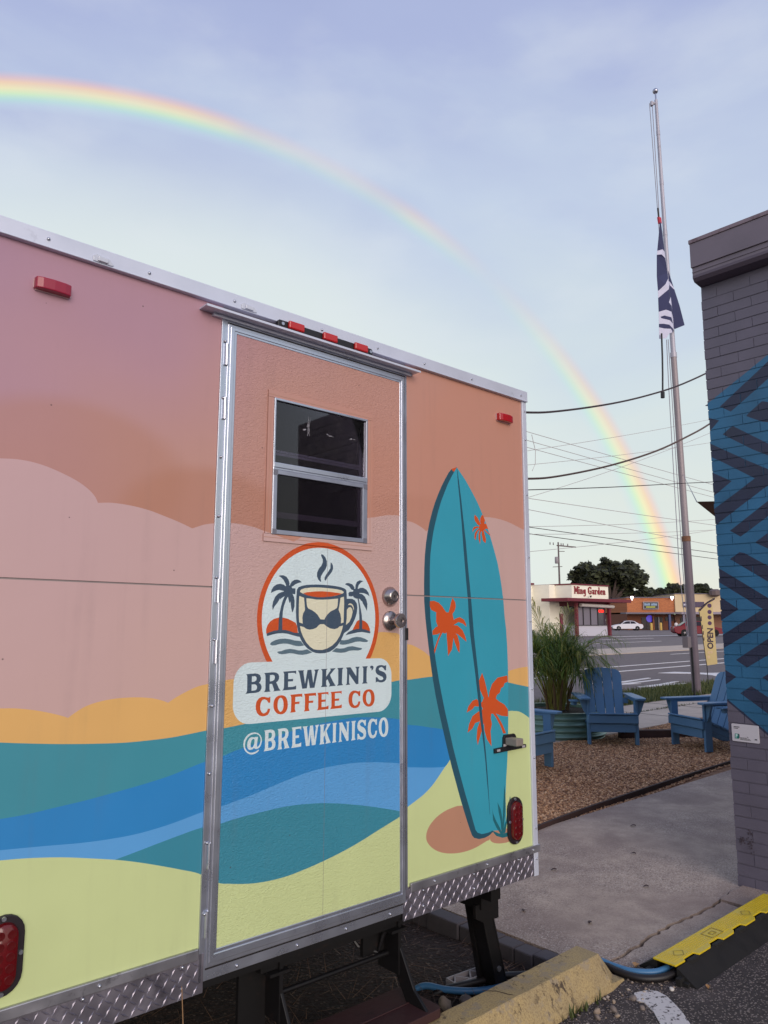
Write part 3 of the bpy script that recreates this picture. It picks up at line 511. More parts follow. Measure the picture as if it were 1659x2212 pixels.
('navy','1869,13370 2071,13375 2343,13049 2348,13310 2292,13379 2498,13382 2449,13307 2444,12778 2335,12773 2015,13135 2013,12836 2068,12772 1863,12765 1910,12815 1919,13105 1918,13305',[]),
('navy','2615,13384 2883,13387 2833,13322 2825,13075 2823,12837 2880,12779 2612,12778 2660,12835 2666,13080 2665,13318',[]),
('navy','2987,13361 3017,13391 3074,13399 3137,13382 3155,13330 3137,13279 3098,13241 3035,13229 3067,13273 3063,13290 3005,13309',[]),
('navy','3772,13401 3767,13209 3700,13211 3636,13291 3553,13337 3471,13322 3412,13289 3407,13254 3459,13210 3600,13171 3707,13124 3778,13043 3795,12965 3766,12870 3694,12812 3576,12782 3458,12787 3365,12816 3306,12810 3264,12782 3260,12978 3341,12975 3388,12910 3458,12869 3553,12866 3623,12893 3631,12936 3588,12980 3459,13028 3342,13075 3272,13138 3248,13216 3272,13310 3330,13372 3436,13404 3554,13406 3660,13381 3720,13380',[]),
('orange','-1258,12542 -1258,12355 -1327,12356 -1388,12438 -1480,12478 -1561,12455 -1614,12383 -1634,12264 -1621,12158 -1579,12081 -1523,12039 -1451,12042 -1379,12083 -1345,12171 -1249,12168 -1278,12061 -1340,11982 -1449,11949 -1557,11952 -1666,11989 -1749,12069 -1797,12184 -1804,12304 -1777,12422 -1699,12515 -1591,12559 -1482,12554 -1390,12529 -1326,12519',[]),
('orange','-853,12568 -794,12564 -739,12550 -692,12526 -652,12491 -619,12444 -593,12388 -578,12326 -571,12263 -572,12200 -582,12140 -603,12088 -633,12043 -671,12006 -717,11979 -776,11965 -839,11961 -902,11969 -962,11988 -1013,12021 -1056,12062 -1090,12107 -1114,12157 -1130,12217 -1136,12280 -1132,12338 -1120,12393 -1098,12445 -1066,12490 -1025,12524 -974,12549 -915,12563',['-855,12491 -823,12479 -794,12452 -771,12413 -754,12366 -744,12313 -740,12257 -741,12202 -749,12150 -768,12104 -795,12069 -826,12048 -860,12042 -889,12056 -917,12084 -945,12127 -966,12179 -974,12232 -974,12286 -969,12341 -958,12392 -940,12433 -916,12464 -887,12484']),
('orange','-482,12563 -259,12568 3,12572 5,12457 -53,12484 -121,12484 -277,12480 -278,12319 -105,12322 -107,12249 -282,12251 -285,12091 -248,11992 -480,11987 -442,12039 -437,12271 -442,12488',[]),
('orange','73,12563 303,12568 574,12572 576,12457 516,12484 445,12484 284,12480 283,12319 462,12322 460,12249 279,12251 276,12091 314,11992 75,11987 114,12039 119,12271 114,12488',[]),
('orange','626,12563 830,12567 1105,12572 1107,12459 1062,12502 990,12512 814,12510 818,12324 997,12327 995,12253 816,12251 819,12082 981,12082 1060,12096 1117,12119 1115,11997 842,11992 612,11987 650,12019 671,12077 669,12326 666,12481 651,12533',[]),
('orange','1193,12563 1404,12567 1686,12572 1688,12459 1642,12502 1568,12512 1387,12510 1391,12324 1576,12327 1573,12253 1388,12251 1392,12082 1559,12082 1640,12096 1698,12119 1697,11997 1415,11992 1179,11987 1218,12019 1240,12077 1238,12326 1234,12481 1219,12533',[]),
('orange','2533,12542 2534,12355 2465,12356 2405,12438 2314,12478 2234,12455 2182,12383 2162,12264 2175,12158 2217,12081 2271,12039 2343,12042 2414,12083 2448,12171 2542,12168 2514,12061 2452,11982 2345,11949 2238,11952 2130,11989 2048,12069 2001,12184 1994,12304 2021,12422 2098,12515 2204,12559 2312,12554 2403,12529 2466,12519',[]),
('orange','2929,12568 2989,12564 3044,12550 3091,12526 3131,12491 3166,12444 3191,12388 3207,12326 3213,12263 3213,12200 3202,12140 3181,12088 3151,12043 3113,12006 3066,11979 3007,11965 2943,11961 2879,11969 2819,11988 2767,12021 2723,12062 2689,12107 2665,12157 2649,12217 2643,12280 2646,12338 2659,12393 2681,12445 2713,12490 2755,12524 2806,12549 2866,12563',['2927,12491 2959,12479 2989,12452 3012,12413 3029,12366 3039,12313 3043,12257 3042,12202 3033,12150 3014,12104 2988,12069 2955,12048 2922,12042 2892,12056 2864,12084 2836,12127 2815,12179 2806,12232 2806,12286 2811,12341 2823,12392 2841,12433 2865,12464 2895,12484']),
('handle_white','-1458,11500 -1346,11510 -1213,11514 -1133,11498 -1071,11450 -1041,11368 -1042,11296 -1067,11233 -1097,11198 -1052,11160 -1020,11086 -1021,11006 -1048,10936 -1101,10888 -1174,10872 -1333,10864 -1465,10857 -1433,10898 -1417,10952 -1420,11213 -1424,11435 -1438,11475',['-1294,11420 -1212,11424 -1174,11399 -1163,11342 -1175,11279 -1215,11246 -1294,11233','-1297,11150 -1220,11157 -1173,11135 -1144,11069 -1150,10998 -1183,10960 -1229,10952 -1295,10947']),
('handle_white','-950,11500 -802,11511 -679,11514 -603,11494 -547,11445 -521,11362 -523,11279 -550,11215 -602,11160 -562,11067 -518,10949 -471,10875 -691,10865 -659,10893 -662,10934 -720,11124 -788,11121 -788,10966 -777,10892 -747,10863 -952,10857 -919,10894 -903,10958 -905,11234 -913,11414 -925,11471',['-784,11424 -705,11428 -656,11401 -642,11343 -654,11269 -694,11222 -783,11206']),
('handle_white','-395,11504 -232,11508 -13,11514 -11,11387 -47,11435 -104,11446 -245,11444 -242,11235 -98,11239 -100,11156 -244,11154 -241,10963 -112,10964 -48,10980 -3,11005 -4,10869 -223,10863 -406,10857 -376,10893 -359,10958 -360,11238 -363,11412 -375,11470',[]),
('handle_white','38,11499 244,11501 219,11458 231,11356 277,11020 347,11503 469,11508 536,11036 593,11425 562,11503 717,11514 679,11438 579,10867 434,10862 378,11210 336,10862 192,10857 95,11396 69,11464',[]),
('handle_white','751,11498 962,11504 920,11451 919,11218 1054,11429 1062,11472 1038,11504 1229,11514 1158,11433 1044,11278 1072,11193 1161,10997 1233,10871 1004,10859 1043,10917 1026,10970 957,11129 920,11071 921,10941 957,10858 750,10857 785,10915 789,11276 788,11431',[]),
('handle_white','1292,11510 1485,11514 1452,11444 1445,11203 1442,10936 1480,10869 1285,10857 1325,10925 1323,11209 1322,11450',[]),
('handle_white','1574,11501 1727,11506 1934,11160 1938,11437 1895,11511 2052,11514 2015,11434 2011,10871 1928,10865 1685,11251 1683,10932 1725,10864 1569,10857 1605,10910 1612,11219 1611,11432',[]),
('handle_white','2134,11510 2336,11514 2301,11444 2295,11203 2292,10936 2331,10869 2128,10857 2169,10925 2168,11209 2166,11450',[]),
('handle_white','2805,11523 2801,11312 2750,11314 2701,11402 2638,11453 2575,11436 2531,11400 2527,11362 2566,11313 2674,11270 2755,11218 2809,11130 2822,11043 2800,10939 2745,10875 2655,10842 2566,10847 2495,10880 2450,10873 2419,10843 2415,11058 2477,11055 2513,10983 2566,10938 2638,10934 2691,10964 2697,11011 2665,11060 2566,11113 2477,11165 2424,11233 2406,11319 2424,11423 2468,11492 2549,11527 2638,11529 2719,11501 2765,11500',[]),
('handle_white','3328,11510 3329,11300 3273,11301 3225,11393 3152,11438 3087,11412 3045,11331 3029,11197 3040,11078 3073,10990 3117,10944 3175,10947 3232,10993 3259,11092 3336,11089 3313,10969 3263,10880 3177,10842 3090,10845 3003,10887 2937,10977 2899,11107 2894,11242 2916,11374 2978,11479 3063,11529 3150,11523 3223,11495 3274,11483',[]),
('handle_white','3648,11529 3697,11524 3742,11509 3780,11482 3813,11442 3840,11388 3861,11325 3874,11256 3879,11184 3878,11112 3870,11045 3853,10985 3828,10935 3798,10893 3760,10863 3711,10846 3660,10842 3608,10851 3559,10872 3517,10909 3482,10957 3454,11007 3434,11064 3422,11132 3417,11203 3419,11269 3430,11332 3448,11390 3473,11441 3508,11480 3549,11508 3598,11524',['3647,11442 3673,11428 3697,11398 3716,11354 3729,11300 3738,11240 3741,11177 3740,11115 3733,11056 3718,11004 3696,10964 3670,10940 3643,10934 3618,10949 3596,10981 3573,11030 3556,11088 3549,11148 3549,11210 3553,11273 3562,11330 3577,11376 3596,11411 3621,11434']),
('handle_white','-1629,10912 -1672,10872 -1742,10835 -1830,10814 -1936,10813 -2042,10857 -2140,10939 -2195,11039 -2215,11143 -2202,11258 -2144,11355 -2050,11436 -1937,11473 -1813,11478 -1687,11443 -1596,11368 -1545,11275 -1537,11185 -1561,11084 -1613,10999 -1675,10968 -1746,10960 -1799,10980 -1827,11005 -1866,10972 -1940,10954 -2010,10963 -2064,11027 -2076,11116 -2061,11217 -2011,11300 -1942,11338 -1862,11335 -1826,11314 -1800,11334 -1684,11331 -1700,11229 -1714,11112 -1716,11039 -1685,11021 -1641,11054 -1599,11131 -1583,11219 -1603,11310 -1659,11381 -1749,11423 -1847,11431 -1970,11407 -2073,11335 -2140,11238 -2159,11123 -2134,11019 -2070,10933 -1981,10880 -1884,10864 -1779,10880 -1700,10912 -1656,10933',['-1870,11281 -1825,11284 -1806,11224 -1821,11107 -1863,11037 -1915,11020 -1951,11060 -1949,11148 -1921,11241']),
]


MURAL = [(m, parse(o), [parse(h) for h in hs]) for m, o, hs in MURAL]

# ------------------------------------------------------------------ ground
def noise_ground(name, c1, c2, scale, rough=0.85, bump=(60, .4, .01), speck=None, big=None, grain=None):
    m = bpy.data.materials.new(name); m.use_nodes = True
    nt = m.node_tree; b = nt.nodes['Principled BSDF']
    tc = N(nt, 'ShaderNodeTexCoord')
    n = N(nt, 'ShaderNodeTexNoise'); n.inputs['Scale'].default_value = scale; n.inputs['Detail'].default_value = 8; n.inputs['Roughness'].default_value = .65
    nt.links.new(tc.outputs['Object'], n.inputs[0])
    r = ramp(nt, [(0.32, rgb(*c1)), (0.68, rgb(*c2))]); nt.links.new(n.outputs[0], r.inputs[0])
    col = r.outputs[0]
    if big:
        n3 = N(nt, 'ShaderNodeTexNoise'); n3.inputs['Scale'].default_value = big[0]; n3.inputs['Detail'].default_value = 5; n3.inputs['Distortion'].default_value = .4
        nt.links.new(tc.outputs['Object'], n3.inputs[0])
        f = math_node(nt, 'MULTIPLY', maprange(nt, n3.outputs[0], .42, .66), big[2])
        col = mixc(nt, 'MIX', f, col, rgb(*big[1]))
    h = n.outputs[0]
    if grain:
        for sc_, lo, hi, gc, am in grain:
            n4 = N(nt, 'ShaderNodeTexNoise'); n4.inputs['Scale'].default_value = sc_; n4.inputs['Detail'].default_value = 2; n4.inputs['Roughness'].default_value = .6
            nt.links.new(tc.outputs['Object'], n4.inputs[0])
            n5 = N(nt, 'ShaderNodeTexNoise'); n5.inputs['Scale'].default_value = 1.1; n5.inputs['Detail'].default_value = 4
            nt.links.new(tc.outputs['Object'], n5.inputs[0])
            f = math_node(nt, 'MULTIPLY', maprange(nt, n4.outputs[0], lo, hi), math_node(nt, 'MULTIPLY', maprange(nt, n5.outputs[0], .36, .6, .25, 1.0), am))
            col = mixc(nt, 'MIX', f, col, rgb(*gc))
    if speck:
        v = N(nt, 'ShaderNodeTexVoronoi'); v.inputs['Scale'].default_value = speck[0]
        nt.links.new(tc.outputs['Object'], v.inputs[0])
        vs = N(nt, 'ShaderNodeSeparateColor'); nt.links.new(v.outputs['Color'], vs.inputs[0])
        pick = math_node(nt, 'GREATER_THAN', vs.outputs[0], speck[2])
        f = math_node(nt, 'MULTIPLY', pick, math_node(nt, 'LESS_THAN', v.outputs['Distance'], speck[3]))
        f = math_node(nt, 'MULTIPLY', f, speck[4])
        col = mixc(nt, 'MIX', f, col, rgb(*speck[1]))
        h = math_node(nt, 'ADD', h, math_node(nt, 'MULTIPLY', math_node(nt, 'SUBTRACT', .5, v.outputs['Distance']), 0.6))
    nt.links.new(col, b.inputs['Base Color'])
    b.inputs['Roughness'].default_value = rough
    n2 = N(nt, 'ShaderNodeTexNoise'); n2.inputs['Scale'].default_value = bump[0]; n2.inputs['Detail'].default_value = 5
    nt.links.new(tc.outputs['Object'], n2.inputs[0])
    bp = N(nt, 'ShaderNodeBump'); bp.inputs['Strength'].default_value = bump[1]; bp.inputs['Distance'].default_value = bump[2]
    nt.links.new(math_node(nt, 'ADD', h, n2.outputs[0]), bp.inputs['Height']); nt.links.new(bp.outputs[0], b.inputs['Normal'])
    MATS[name] = m
    return m

ASPH = noise_ground('asphalt', (44, 38, 38), (78, 69, 68), 45, .85, (180, .8, .008), (120, (158, 144, 136), .55, .42, .85), (3, (92, 82, 80), .5))
CONC = noise_ground('slab_concrete', (152, 133, 121), (188, 168, 152), 7, .75, (120, .6, .005), None, (1.5, (136, 116, 108), .85), [(95, .55, .62, (104, 88, 82), .75), (150, .56, .62, (212, 198, 186), .7), (28, .6, .68, (120, 102, 96), .5)])
DIRT = noise_ground('dirt', (38, 27, 24), (62, 45, 39), 14, .95, (40, .9, .03), (60, (112, 96, 86), .8, .4, .7))
GRAVB = noise_ground('gravel_base', (120, 86, 64), (160, 120, 90), 30, .95, (70, .9, .02), (38, (170, 134, 106), .5, .4, .8))
WALK = noise_ground('sidewalk_concrete', (176, 158, 144), (200, 182, 166), 2, .85, (80, .3, .003))
ROAD = noise_ground('road_asphalt', (98, 86, 86), (114, 101, 100), 6, .85, (60, .2, .004))
LOT = noise_ground('lot_asphalt', (106, 94, 94), (122, 110, 108), 1.5, .85, (30, .2, .004))
TURF = noise_ground('turf', (58, 66, 36), (88, 92, 50), 3, .9, (40, .8, .03))

def struct(o):
    o['kind'] = 'structure'
    return o
def sheet(name, x0, x1, y0, y1, z, mat, thick=0.0):
    b = MB()
    if thick:
        b.box(x0, x1, y0, y1, z - thick, z)
    else:
        b.add([(x0, y0, z), (x1, y0, z), (x1, y1, z), (x0, y1, z)], [(0, 1, 2, 3)])
    return struct(b.build(name, mat))
sheet('ground', -1200, 1600, -1200, 1600, -0.13, LOT)
# dirt bed below the trailer, gently uneven
b = MB(); nx, ny = 46, 40
xs = np.linspace(-2.2, 2.94, nx); ys = np.linspace(1.9, 8.0, ny)
for y in ys:
    for x in xs:
        b.v.append((x, y, -0.075 + 0.018 * math.sin(x * 3.1 + y * 2.3) * math.sin(y * 4.1 - x) + random.uniform(-.006, .006)))
for j in range(ny - 1):
    for i in range(nx - 1):
        b.f.append((j * nx + i, j * nx + i + 1, (j + 1) * nx + i + 1, (j + 1) * nx + i)); b.m.append(0)
struct(b.build('dirt_bed', DIRT, smooth=True))
# foreground parking lot
edge = [(-60, 2.06), (1.0, 2.06), (1.6, 2.04), (2.3, 2.05), (2.95, 2.01), (3.02, 1.93), (3.2, 1.9), (4.3, 1.885), (4.7, 1.88), (60, 1.88)]
b = MB(); b.prism([(-60, -60)] + [(60, -60)] + edge[::-1], 'z', -0.12, 0.0)
struct(b.build('asphalt_lot', ASPH))
# concrete slab and the cracked strip along it
crack = [(3.02, 2.06)]
x = 3.06
while x < 4.56:
    crack.append((x, 2.022 + 0.012 * math.sin(x * 7.3) + random.uniform(-.008, .008))); x += random.uniform(.03, .07)
crack += [(4.58, 2.06), (14, 2.06)]
b = MB(); b.prism(crack + [(14, 3.64), (3.02, 3.5)], 'z', -0.12, 0.004)
slab = struct(b.build('concrete_slab', CONC))
strip = [(p[0], p[1] - 0.014 - random.uniform(0, .006)) for p in crack if 3.03 < p[0] < 4.22]
strip2 = [(p[0], p[1] - 0.010) for p in crack if 4.2 < p[0] < 4.57]
b = MB(); b.prism([(3.06, 1.93), (3.22, 1.9), (4.19, 1.89)] + strip[::-1], 'z', -0.12, 0.002)
b.prism([(4.215, 1.885), (4.62, 1.87), (4.56, 2.03)] + strip2[::-1], 'z', -0.12, 0.012)
struct(b.build('concrete_strip', CONC))
# gravel garden
b = MB(); nx, ny = 90, 44
gx = np.linspace(2.95, 13.5, nx); gy = np.linspace(3.45, 5.75, ny)
for y in gy:
    for x in gx:
        b.v.append((x, y, -0.012 + 0.016 * math.sin(x * 1.7 + 1) * math.sin(y * 2.6 + x * .6)))
for j in range(ny - 1):
    for i in range(nx - 1):
        b.f.append((j * nx + i, j * nx + i + 1, (j + 1) * nx + i + 1, (j + 1) * nx + i)); b.m.append(0)
struct(b.build('gravel_bed', GRAVB, smooth=True))
sheet('sidewalk', -40, 60, 5.72, 7.38, 0.0, WALK, .12)
for k, xj in enumerate((8.2, 9.9, 11.6, 13.2, 15.0)):
    pass
sheet('grass_verge', -40, 90, 7.38, 8.62, -0.02, TURF, .1)
sheet('road', -300, 400, 8.62, 18.9, -0.03, ROAD, .09)
sheet('far_sidewalk', -300, 400, 18.9, 22.6, 0.0, WALK, .12)
sheet('parking_lot', -300, 500, 22.6, 400, -0.004, LOT, .1)

# pebbles of the gravel garden: real stones, too many to count
def pebbles(name, pts, sizes, mats, parent=None):
    base = np.array([(1, 0, 0), (-1, 0, 0), (0, 1, 0), (0, -1, 0), (0, 0, 1), (0, 0, -1)], float)
    tri = np.array([(0, 2, 4), (2, 1, 4), (1, 3, 4), (3, 0, 4), (2, 0, 5), (1, 2, 5), (3, 1, 5), (0, 3, 5)])
    n = len(pts)
    s = sizes[:, None, None] * (0.7 + 0.6 * rng.random((n, 6, 1))) * np.array([1.0, .8, .55])
    vv = base[None] * s
    a = rng.random(n) * 6.283
    ca, sa = np.cos(a)[:, None], np.sin(a)[:, None]
    x = vv[:, :, 0] * ca - vv[:, :, 1] * sa; y = vv[:, :, 0] * sa + vv[:, :, 1] * ca
    t = (rng.random((n, 1)) - .5) * .9
    z = vv[:, :, 2] + x * t
    V = np.stack([x, y, z], -1) + pts[:, None, :]
    F = (tri[None] + (np.arange(n) * 6)[:, None, None]).reshape(-1, 3)
    me = bpy.data.meshes.new(name)
    me.vertices.add(n * 6); me.vertices.foreach_set('co', V.reshape(-1))
    me.loops.add(len(F) * 3); me.loops.foreach_set('vertex_index', F.reshape(-1).astype(np.int32))
    me.polygons.add(len(F)); me.polygons.foreach_set('loop_start', (np.arange(len(F)) * 3).astype(np.int32)); me.polygons.foreach_set('loop_total', np.full(len(F), 3, np.int32))
    for m in mats:
        me.materials.append(m)
    mi = np.repeat(rng.integers(0, len(mats), n), 8).astype(np.int32)
    me.polygons.foreach_set('material_index', mi)
    me.update(); me.validate()
    o = bpy.data.objects.new(name, me); COL.objects.link(o)
    if parent: o.parent = parent
    return o
n = 42000
px_ = 4.5 + 6.4 * rng.random(n) ** 1.15; py_ = 3.52 + (5.74 - 3.52) * rng.random(n)
keep = py_ > 3.5 + (px_ - 4.6) * .045
px_, py_ = px_[keep], py_[keep]
pz_ = -0.012 + 0.016 * np.sin(px_ * 1.7 + 1) * np.sin(py_ * 2.6 + px_ * .6) + .004
PEB = [pm('pebble_%d' % i, c, .8) for i, c in enumerate([(206, 156, 112), (172, 128, 92), (226, 184, 142), (140, 102, 76), (190, 142, 102), (156, 114, 82)])]
o = pebbles('gravel', np.stack([px_, py_, pz_], -1), .011 + .010 * rng.random(len(px_)), PEB)
setp(o, 'brown pea gravel covering the garden between the chairs', 'gravel', kind='stuff')
# dark edging between slab and gravel
b = MB()
ep = [(4.3, 3.46), (4.62, 3.5), (5.0, 3.54), (5.43, 3.575), (6.0, 3.605), (6.42, 3.627), (7.2, 3.66), (8.1, 3.69), (9.4, 3.72)]
for (xa, ya), (xb, yb) in zip(ep[:-1], ep[1:]):
    b.add([(xa, ya, -.05), (xb, yb, -.05), (xb, yb, .035), (xa, ya, .035), (xa, ya + .022, -.05), (xb, yb + .022, -.05), (xb, yb + .022, .035), (xa, ya + .022, .035)], [(0, 1, 2, 3), (7, 6, 5, 4), (3, 2, 6, 7)])
setp(b.build('garden_edging', pm('edging', (58, 38, 36), .8, var=(20, .3)), fix=False), 'thin dark brown edging strip between concrete slab and gravel', 'edging')
# asphalt grit and stones round the wheel stop
n = 900
gx = 2.35 + 1.5 * rng.random(n); gy = 1.45 + .42 * rng.random(n)
w = np.exp(-((gy - (1.80 - (gx - 3) * .05)) / .07) ** 2) * np.exp(-np.maximum(0, gx - 3.1) / .15)
k = rng.random(n) < w
o = pebbles('loose_grit', np.stack([gx[k], gy[k], np.full(k.sum(), .003)], -1), .003 + .008 * rng.random(k.sum()) ** 2, [pm('grit_a', (140, 124, 112), .8), pm('grit_b', (104, 92, 86), .8), pm('grit_c', (172, 158, 146), .8)])
setp(o, 'loose grit and small stones beside the yellow wheel stop', 'grit', kind='stuff')
# white parking line, worn
b = MB()
wl = [(2.917, 1.765), (2.945, 1.785), (2.975, 1.775), (3.008, 1.760), (3.03, 1.73), (3.02, 1.685), (2.99, 1.64), (2.95, 1.585), (2.893, 1.526), (2.72, 1.36), (2.62, 1.42), (2.74, 1.54), (2.809, 1.6), (2.87, 1.66), (2.905, 1.72), (2.90, 1.75)]
b.prism(wl, 'z', -.001, .004)
m = pm('line_paint', (205, 200, 200), .7)
nt = m.node_tree; bs = nt.nodes['Principled BSDF']; tc = N(nt, 'ShaderNodeTexCoord')
v = N(nt, 'ShaderNodeTexNoise'); v.inputs['Scale'].default_value = 70; v.inputs['Detail'].default_value = 6; nt.links.new(tc.outputs['Object'], v.inputs[0])
nt.links.new(mixc(nt, 'MIX', maprange(nt, v.outputs[0], .56, .64), rgb(206, 200, 198), rgb(80, 72, 72)), bs.inputs['Base Color'])
struct(b.build('parking_line', m))

# road markings
WP = pm('road_paint', (225, 218, 216), .7, var=(3, .12))
def marks(name, polys, z=-0.024):
    b = MB()
    for p in polys:
        b.prism(p, 'z', z - .008, z)
    return struct(b.build(name, WP))
marks('lane_line', [[(-60, 12.48), (120, 12.48), (120, 12.62), (-60, 12.62)]])
marks('lane_line', [[(-60, 13.84), (120, 13.84), (120, 13.98), (-60, 13.98)]])
marks('edge_line', [[(32.8, 17.2), (120, 17.2), (120, 17.3), (32.8, 17.3)], [(-60, 17.2), (26, 17.2), (26, 17.3), (-60, 17.3)]])
marks('turn_arrow', [[(20.9, 11.42), (21.7, 11.34), (21.9, 10.85), (22.0, 10.45), (22.35, 10.28), (22.5, 10.35), (21.7, 9.85), (20.75, 9.59), (21.2, 9.95), (21.35, 10.3), (21.4, 10.66), (21.05, 11.1)]])
marks('turn_arrow', [[(16.5, 10.36), (18.96, 10.66), (18.9, 10.54), (17.2, 10.28)], [(16.6, 10.12), (18.7, 10.22), (18.6, 10.1), (17.0, 10.0), (17.1, 9.8), (16.2, 10.05)], [(16.0, 10.6), (17.9, 10.95), (17.8, 10.85), (16.4, 10.55)]])
marks('turn_arrow', [[(16.22, 9.40), (17.3, 9.44), (18.2, 9.58), (18.45, 9.52), (17.5, 9.33), (18.1, 9.15), (17.86, 9.04), (16.14, 9.26)]])
marks('bay_line', [[(41, 28), (52, 28), (52, 28.15), (41, 28.15)]], .002)
marks('bay_line', [[(52, 33), (60, 33), (60, 33.2), (52, 33.2)]], .002)
marks('bay_line', [[(62, 38.3), (92, 36.2), (92, 36.9), (62, 39.1)]], .002)

# sidewalk joints are dark grooves
b = MB()
for xj in (8.35, 9.9, 11.45, 13.0, 14.55, 16.1):
    b.box(xj, xj + .02, 5.73, 7.37, -.01, .0025)
b.box(-40, 60, 6.70, 6.715, -.01, .0028)
struct(b.build('sidewalk_joints', pm('joint_dark', (84, 74, 72), .95)))

# grass blades on the verge
def blades(name, pts, h, mats, spread=.5, wd=.006):
    vs = []; fs = []; mi = []
    for i, (x, y, z) in enumerate(pts):
        a = random.uniform(0, 6.283); hh = h * random.uniform(.5, 1.3); lean = random.uniform(0, spread) * hh
        dx, dy = math.cos(a), math.sin(a); b2 = random.uniform(0, 6.283)
        lx, ly = math.cos(b2) * lean, math.sin(b2) * lean
        k = len(vs)
        vs += [(x - dx * wd, y - dy * wd, z), (x + dx * wd, y + dy * wd, z), (x + lx, y + ly, z + hh)]
        fs.append((k, k + 1, k + 2)); mi.append(random.randrange(len(mats)))
    me = bpy.data.meshes.new(name); me.from_pydata(vs, [], fs)
    for m in mats: me.materials.append(m)
    me.polygons.foreach_set('material_index', mi)
    o = bpy.data.objects.new(name, me); COL.objects.link(o)
    return o
GR = [pm('grass_a', (84, 92, 48), .7), pm('grass_b', (66, 78, 38), .7), pm('grass_c', (104, 106, 62), .7)]
pts = [(random.uniform(11, 21), 7.36 + 1.28 * random.random(), -.02) for _ in range(9000)]
setp(blades('grass', pts, .13, GR, .7, .014), 'green grass verge between sidewalk and road', 'grass', kind='stuff')
pts = [(random.uniform(10.2, 13.5), random.uniform(6.66, 6.76), 0) for _ in range(160)] + [(random.gauss(2.66, .05), random.uniform(1.835, 1.856), 0) for _ in range(26)]
setp(blades('weeds', pts, .035, GR, .8, .006), 'small weeds in the sidewalk joint and at the wheel stop', 'weeds', kind='stuff')
# dry straw under the trailer
vs = []; fs = []; mi = []
for i in range(2600):
    x = random.uniform(.4, 2.9); y = random.uniform(2.1, 4.2); a = random.uniform(0, 6.283); L_ = random.uniform(.05, .22); w_ = random.uniform(.0008, .002)
    z = -.068 + random.uniform(0, .02); dx, dy = math.cos(a), math.sin(a); k = len(vs)
    vs += [(x - dy * w_, y + dx * w_, z), (x + dy * w_, y - dx * w_, z), (x + dx * L_, y + dy * L_, z + random.uniform(-.005, .045))]
    fs.append((k, k + 1, k + 2)); mi.append(i % 3)
me = bpy.data.meshes.new('straw'); me.from_pydata(vs, [], fs)
for m in (pm('straw_a', (136, 104, 80), .8), pm('straw_b', (94, 70, 56), .8), pm('straw_c', (70, 50, 42), .8)): me.materials.append(m)
me.polygons.foreach_set('material_index', mi)
o = bpy.data.objects.new('straw', me); COL.objects.link(o)
setp(o, 'dry straw and pine needles on the dirt under the trailer', 'straw', kind='stuff')

# ------------------------------------------------------------------ the coffee trailer
TA = Vector((0.99996, 0.0020, -0.0086)).normalized()
TN = Vector((-0.002, 1.0, -0.0063)); TN = (TN - TA * TN.dot(TA)).normalized()
TV = TA.cross(TN).normalized()
trailer = empty('coffee_trailer', label='pink and blue beach-painted coffee trailer seen from its rear door', cat='trailer')
trailer.matrix_world = Matrix(((TA.x, TN.x, TV.x, 1.492), (TA.y, TN.y, TV.y, 2.1), (TA.z, TN.z, TV.z, 0.0), (0, 0, 0, 1)))

ALU = pm('aluminium', (198, 202, 216), .30, .86, var=(9, .06), stain=(30, .60, (120, 122, 132), .3))
ALUW = pm('white_aluminium', (206, 210, 226), .42, .25, var=(6, .05), stain=(14, .62, (150, 152, 166), .5))
ALUD = pm('dull_aluminium', (172, 170, 178), .40, .8, var=(12, .14), stain=(40, .55, (84, 80, 88), .6))
TREAD = pm('tread_plate', (150, 144, 156), .40, .82, var=(14, .2), stain=(9, .52, (84, 80, 92), .6))
BLK = pm('black_plastic', (26, 24, 28), .5)
BLKM = pm('black_steel', (15, 13, 15), .5, .1, stain=(20, .58, (48, 32, 28), .55))
SCREW = pm('screw_steel', (186, 188, 198), .3, .9)
REDL = pm('red_lens', (172, 14, 26), .14, coat=.6)
REDD = pm('red_lens_dark', (96, 8, 14), .16, coat=.4)

